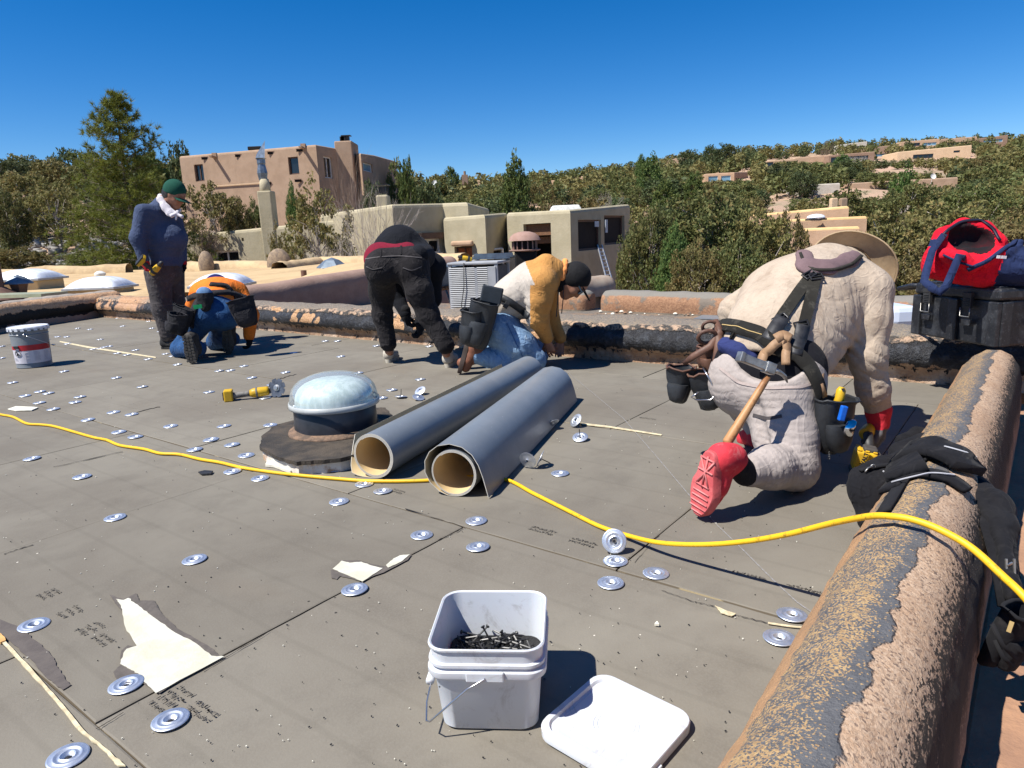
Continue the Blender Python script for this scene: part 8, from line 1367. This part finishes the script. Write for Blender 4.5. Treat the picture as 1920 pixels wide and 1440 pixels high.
DB_ = Drape([PB, par]); obj('belt_trim', DB_.strap([(1612, 885), (1640, 878), (1680, 872), (1695, 862)], .012, .006, 20, sm=8), EDG, bl_, smooth=True); obj('belt_trim', DB_.strap([(1660, 965), (1690, 915), (1720, 875), (1745, 858)], .03, .008, 20, sm=8), EDG, bl_, smooth=True); obj('reflective_cord', DB_.strap([(1682, 918), (1740, 902), (1780, 903)], .004, .002, 24, off=.021, sm=8), mat('reflective', (.5, .5, .52)), bl_); obj('reflective_cord', DB_.strap([(1770, 862), (1800, 870), (1815, 878)], .004, .002, 12, off=.037, sm=4), mat('reflective', (.5, .5, .52)), bl_); obj('reflective_cord', DB_.strap([(1652, 888), (1676, 890), (1690, 893)], .003, .004, 12, off=.008), mat('reflective', (.5, .5, .52)), bl_)
p, n_ = DB_.px(1711, 855, .008); Mq = n_.to_track_quat('Z', 'Y').to_matrix(); mb = MB(); mb.lathe([(.017, 0), (.017, .003), (.013, .004), (.001, .004)], p, Mq, 20, closed=True); bd_ = obj('brand_badge', mb, mat('badge_olive', (.16, .16, .10), (.05, .05, .04), vs=60), bl_, smooth=True, auto=40); mb = MB(); mb.lathe([(.0145, .0042), (.0145, .005), (.0125, .005), (.0125, .0042)], p, Mq, 20); mb.box(p + Mq @ Vector((.002, 0, .005)), (.010, .003, .001), Mq); mb.box(p + Mq @ Vector((-.002, .003, .005)), (.003, .009, .001), Mq); mb.box(p + Mq @ Vector((.004, -.004, .005)), (.003, .006, .001), Mq); obj('badge_print', mb, mat('badge_cream', (.5, .48, .36)), bd_)
mb = MB(); q = DB_.px(1622, 888, .008)[0]; q2 = DB_.px(1636, 880, .01)[0]; mb.tube([q, q.lerp(q2, .4) + Vector((0, 0, .006)), q2], .0025, 6); mb.tube([q2 + Vector((math.cos(a) * .007, 0, math.sin(a) * .007)) for a in [i * PI / 5 for i in range(11)]], .0018, 5); obj('snap_hook', mb, STL, bl_, smooth=True)
for (x, y, Yp, dn_, ou, w_, h_, d_) in ((1893, 1128, 1.30, (-.25, .1, -1), (.5, -.9, .1), .105, .145, .055),):
    pouch('tool_pouch', J(x, y, Yp), dn_, ou, w_, h_, d_, tbm, bl_, trim=EDG, taper=.85, nz=.25)
S_ = SDF(.0065); S_.chain([J(1795, 893, 1.86), J(1835, 925, 1.72), J(1862, 965, 1.6), J(1880, 1010, 1.5)], [.032, .045, .05, .034], .03, sq=((.6, -.5, .6), 1.6)); S_.chain([J(1830, 905, 1.78), J(1878, 945, 1.6), J(1895, 985, 1.52)], [.02, .03, .026], .02, sq=((.6, -.5, .6), 1.6)); S_.chain([J(1880, 1010, 1.5), J(1888, 1070, 1.4), J(1900, 1110, 1.34)], [.03, .026, .028], .02, sq=((.5, -.8, .1), 1.8)); S_.wr(J(1850, 950, 1.62), .14, (.7, 0, .7), 14, .010, 1.3, 4); S_.build('pouch_body', tbm, bl_)
mb = MB(); mb.ribbon([J(1842, 950, 1.62), J(1868, 990, 1.52), J(1878, 1040, 1.45), J(1888, 1100, 1.37), J(1895, 1140, 1.34)], (-.3, -.9, .3), [.06, .07, .06, .05, .05], .008); obj('hanging_strap', mb, tbm, bl_, smooth=True); mb = MB()
for k in range(4): mb.box(J(1893, 1058 + k * 9, 1.38), (.022, .004, .004), Matrix.Rotation(.5, 3, 'Z'))
mb.tube([J(1887, 1048, 1.38), J(1888, 1092, 1.37)], .003, 5); mb.tube([J(1902, 1048, 1.37), J(1903, 1092, 1.36)], .003, 5); obj('metal_ladder_lock', mb, STL, bl_)
for a_, b_ in (((1860, 1170), (1905, 1235)), ((1866, 1200), (1900, 1250))): mb = MB(); mb.ribbon([J(*a_, 1.21), J((a_[0] + b_[0]) / 2 - 4, (a_[1] + b_[1]) / 2 + 6, 1.20), J(*b_, 1.20)], (-.2, -.9, .2), .008, .003); obj('belt_trim', mb, EDG, bl_, smooth=True)
mb = MB(); mb.ribbon([J(1897, 1165, 1.215), J(1890, 1185, 1.21)], (-.2, -.9, .2), .007, .003); obj('yellow_tab', mb, mat('stitch_gold', (.5, .36, .15)), bl_)
# ================================================================ THINGS ON THE NEIGHBOURING ROOFS
# air conditioner with louvred sides
c = G(893, 603, 0); c = Vector((c.x + .05, c.y + .55, 0)); ac = empty('air_conditioner', c, 'grey louvred air conditioning unit behind the kneeling worker in jeans', 'air conditioner'); ACG = mat('ac_grey', (.36, .37, .38), (.28, .29, .30), vs=4, rough=.5); Ma = Matrix.Rotation(R(-14), 3, 'Z'); aw, ad, ah = .62, .62, .66; al = lambda x, y, z: c + Ma @ Vector((x, y, z))
mb = MB(); mb.box(al(0, 0, ah / 2), (aw - .05, ad - .05, ah - .06), Ma); obj('core', mb, mat('ac_core', (.05, .052, .055), (.09, .09, .09), vs=30), ac)
for sx in (-1, 1):
    for sy in (-1, 1): mb = MB(); mb.box(al(sx * (aw / 2 - .02), sy * (ad / 2 - .02), ah / 2), (.04, .04, ah), Ma); obj('corner_post', mb, ACG, ac, bevel=.004)
mb = MB(); mb.box(al(0, 0, ah + .012), (aw + .02, ad + .02, .035), Ma); obj('top_pan', mb, ACG, ac, bevel=.01); mb = MB(); mb.box(al(0, 0, .03), (aw, ad, .06), Ma); obj('base_pan', mb, ACG, ac, bevel=.008); mb = MB(); mb.box(al(.04, -ad / 2, ah / 2), (.03, .012, ah - .08), Ma); obj('mid_post', mb, ACG, ac); mb = MB(); mb.box(al(.24, -ad / 2 - .004, ah / 2), (.10, .02, ah - .06), Ma); obj('service_panel', mb, ACG, ac, bevel=.004)
for k in range(24):
    z = .085 + k * (ah - .13) / 23
    for x0, w_ in ((-.135, .32), (.12, .13)): mb = MB(); mb.box(al(x0, -ad / 2 + .004, z), (w_, .022, .012), Ma @ Matrix.Rotation(-.5, 3, 'X')); obj('louvre', mb, ACG, ac)
    mb = MB(); mb.box(al(-aw / 2 + .004, 0, z), (.022, ad - .08, .012), Ma); obj('louvre', mb, ACG, ac)
dk = al(-.14, -.1, ah + .07); drill(dk, (-.9, -.1, .25), (.3, -.2, -1), 'yellow and black drill lying on the air conditioner with its cord hanging down'); mb = MB(); mb.tube([dk + Vector((.02, -.03, -.03)), al(-.10, -ad / 2 - .02, ah + .02), al(-.11, -ad / 2 - .03, ah * .6), al(-.15, -ad / 2 - .03, .2), al(-.16, -ad / 2 - .03, .05)], .005, 6); o = obj('power_cord', mb, BKP, smooth=True); props(o, 'thin black cord hanging down the front of the air conditioner', 'cord')
mb = MB(); p = al(.12, .25, ah + .06); mb.box(p, (.5, .3, .03), Ma); mb.box(p + Vector((0, -.15, .03)), (.5, .012, .05), Ma); o = obj('metal_tray', mb, mat('tray_blue', (.12, .16, .21), (.08, .1, .14), rough=.3, metal=.5)); props(o, 'flat blue-grey metal tray lying on top of the air conditioner', 'tray')
# wheelbarrow
wb = J(825, 545, 9.1); wr_ = empty('wheelbarrow', (wb.x, wb.y, 0), 'dark blue-grey wheelbarrow beside the air conditioner', 'wheelbarrow'); BW = mat('barrow_blue', (.07, .10, .15), (.10, .14, .19), rough=.35, spec=.6, vs=3); w0 = Vector((wb.x, wb.y, .38)); Mw = Matrix.Rotation(.25, 3, 'Z'); vs = []
for (hx, hy, z, sh) in ((.24, .18, 0, 0), (.42, .32, .24, -.05), (.44, .34, .25, -.05), (.43, .33, .26, -.05), (.40, .30, .24, -.05), (.22, .16, .015, 0)):
    for (x, y) in ((-1, -1), (1, -1), (1, 1), (-1, 1)): vs.append(w0 + Mw @ Vector((x * hx + sh, y * hy, z)))
fs = [(3, 2, 1, 0), (20, 21, 22, 23)] + [(j * 4 + i, j * 4 + (i + 1) % 4, j * 4 + 4 + (i + 1) % 4, j * 4 + 4 + i) for j in range(5) for i in range(4)]; mb = MB(); mb.add(vs, fs); obj('tray', mb, BW, wr_, bevel=.015)
for sy in (-1, 1):
    mb = MB(); mb.tube([w0 + Mw @ Vector((-.7, sy * .12, -.1)), w0 + Mw @ Vector((0, sy * .2, -.03)), w0 + Mw @ Vector((.85, sy * .3, .08))], .018, 6); obj('handle', mb, WOOD, wr_, smooth=True); mb = MB(); mb.tube([w0 + Mw @ Vector((.1, sy * .2, -.03)), w0 + Mw @ Vector((.2, sy * .22, -.37)), w0 + Mw @ Vector((.32, sy * .22, -.37)), w0 + Mw @ Vector((.42, sy * .2, 0))], .014, 6); obj('leg', mb, BW, wr_, smooth=True)
mb = MB(); mb.lathe([(.09, -.035), (.17, -.04), (.19, 0), (.17, .04), (.09, .035)], w0 + Mw @ Vector((-.66, 0, -.19)), Mw @ Matrix.Rotation(R(90), 3, 'X'), 18); obj('wheel', mb, RUB, wr_, smooth=True)
for px, py, Y, sx, sy, l in ((765, 585, 8.6, .42, .3, 'white bag of material lying left of the air conditioner'), (700, 568, 9.6, .35, .2, 'small pale sheet lying under the brown wall'),):
    p = J(px, py, Y); p.z = .01; S_ = SDF(.02); S_.chain([p + Vector((-sx / 2, 0, .04)), p + Vector((sx / 2, 0, .04))], [.10 if px > 750 else .05] * 2, .05, sq=((0, 0, 1), 1.8)); S_.wr(p, .4, (1, .3, 0), 5, .02, 1, 1); V_, F_ = S_.mesh(); o = npobj('material_bag', V_, F_, WHT, smooth=True); props(o, l, 'bag')
def dome_sky(px, py, Y, wd, label, tilt=0):
    p = J(px, py, Y); w_ = wd / FPX * Y; rt = empty('skylight', (p.x, p.y, p.z - .25), label, 'skylight'); z0 = p.z
    mb = MB(); mb.box((p.x, p.y + w_ * .4, z0 - .16), (w_ * .86, w_ * .8, .26)); obj('curb', mb, RM, rt, bevel=.03); mb = MB(); mb.box((p.x, p.y + w_ * .4, z0 - .01), (w_, w_ * .92, .05)); obj('frame', mb, mat('frame_grey', (.35, .37, .40)), rt, bevel=.01)
    mb = MB(); mb.grid(lambda a, b: Vector((p.x + (a - .5) * w_ * .94, p.y + w_ * .4 + (b - .5) * w_ * .86, z0 + .016 + .21 * (max(0, 1 - abs(2 * a - 1) ** 2.6) * max(0, 1 - abs(2 * b - 1) ** 2.6)) ** .55)), 20, 20); obj('acrylic_dome', mb, _M['acrylic_white'], rt, smooth=True)
dome_sky(167, 541, 14.3, 98, 'white pyramid skylight in the middle of the tan roof behind the pail'); dome_sky(25, 525, 15.8, 100, 'white skylight at the far left edge behind the brown flue pipe'); dome_sky(402, 536, 13.3, 98, 'white skylight behind the orange sweater')
p = J(8, 548, 12.3); rt = empty('flue_pipe', p, 'brown flue pipe with flared base at the left edge', 'pipe'); FP = mat('pipe_brown', (.16, .085, .06), (.10, .055, .04), rough=.6, vs=6); mb = MB(); top = J(-2, 452, 12.3); mb.lathe([(.085, 0), (.085, top.z - p.z), (.11, top.z - p.z), (.11, top.z - p.z + .05)], p + Vector((-.08, 0, 0)), seg=18); obj('pipe', mb, FP, rt, smooth=True, auto=40); mb = MB(); mb.lathe([(.42, -.12), (.40, -.09), (.14, .06), (.10, .09)], p + Vector((-.08, 0, 0)), seg=20); obj('storm_collar', mb, FP, rt, smooth=True, auto=40)
def vent_cap(px, py, Y, r_, label):
    p = J(px, py, Y); rt = empty('roof_vent', p + Vector((0, 0, -.3)), label, 'vent'); mb = MB(); mb.lathe([(r_ * 1.5, -.02), (r_ * 1.45, 0), (r_ * .7, r_ * .6), (.001, r_ * .85)], p, seg=6, closed=True); obj('cap', mb, mat('vent_blue', (.20, .25, .30), (.14, .17, .2), rough=.4, metal=.4), rt); mb = MB(); mb.lathe([(r_ * .55, -.35), (r_ * .62, -.2), (r_ * .95, -.02)], p, seg=6); obj('vent_body', mb, FP, rt)
vent_cap(35, 530, 12.6, .17, 'pointed blue-grey vent cap right of the brown flue pipe'); vent_cap(623, 500, 17, .26, 'pointed blue-grey vent cap on the tan roof left of the bending worker')
p = J(189, 523, 17.5); mb = MB(); mb.lathe([(.1, -.1), (.1, .08), (.13, .09), (.13, .14), (.06, .19), (.001, .2)], p, seg=14, closed=True); o = obj('roof_vent', mb, WFR, smooth=True, auto=40); props(o, 'small white round vent behind the middle skylight', 'vent')
p = J(570, 516, 14.5); mb = MB(); mb.lathe([(.06, -.1), (.06, .1), (.05, .1), (.05, -.05)], p, seg=12); o = obj('vent_pipe', mb, FP, smooth=True, auto=40); props(o, 'short brown pipe stub on the tan roof above the brown wall', 'pipe')
# flashing and sheets beyond the left parapet
pA_, pB_ = J(-40, 547, 11.2), J(104, 560, 10.9); mb = MB(); mb.box((pA_ + pB_) / 2, ((pB_ - pA_).length, .5, .05), Matrix.Rotation(math.atan2(pB_.y - pA_.y, pB_.x - pA_.x), 3, 'Z')); o = obj('metal_flashing', mb, mat('flashing_olive', (.33, .34, .22), (.26, .27, .18), rough=.45)); props(o, 'olive metal flashing strip below the brown flue pipe', 'flashing')
p = J(10, 575, 9.9); mb = MB(); mb.box(p + Vector((-.25, 0, -.03)), (.75, .6, .05), Matrix.Rotation(.3, 3, 'Z')); o = obj('metal_sheet', mb, mat('sheet_blue', (.16, .2, .27), (.12, .15, .2), rough=.3)); props(o, 'blue-grey sheet lying at the left edge below the olive flashing', 'sheet')
# right side: pale skylight panel and grey membrane on the gravel roof
rt = empty('skylight', J(1690, 610, 6.2), 'pale blue flat skylight between the hatted worker and the tool box', 'skylight'); mb = MB(); p0, p1 = J(1655, 572, 6.4), J(1725, 612, 6.2); mb.box(((p0.x + p1.x) / 2, 6.6, (p0.z + p1.z) / 2), ((p1.x - p0.x), .8, abs(p0.z - p1.z))); obj('panel', mb, mat('panel_pale', (.56, .62, .72), (.5, .56, .66), rough=.3, vs=1), rt, bevel=.05)
mb = MB(); q = [G(1300, 597, .01), G(1350, 578, .01), G(1420, 574, .01), G(1440, 600, .01)]; mb.add(q + [v - Vector((0, 0, .008)) for v in q], [(0, 1, 2, 3), (7, 6, 5, 4), (0, 4, 5, 1), (1, 5, 6, 2), (2, 6, 7, 3), (3, 7, 4, 0)]); o = obj('membrane_sheet', mb, GREYM); props(o, 'grey membrane sheet lying on the gravel roof left of the hatted worker', 'sheet')
for i in range(26):
    px = 1120 + i * 9 + rs.uniform(-3, 3); p = G(px, 588 + rs.uniform(-3, 4)); s_ = rs.uniform(.008, .028); mb = MB(); mb.sphere(p + Vector((0, 0, s_ * .5)), (s_ * rs.uniform(.8, 1.5), s_, s_ * .7), 6, 4); o = obj('rubble_chunk', mb, CREAM if rs.random() < .5 else M2); props(o, 'small chunk of rubble along the foot of the far orange-brown parapet', 'rubble', 'rubble at the foot of the far parapet')
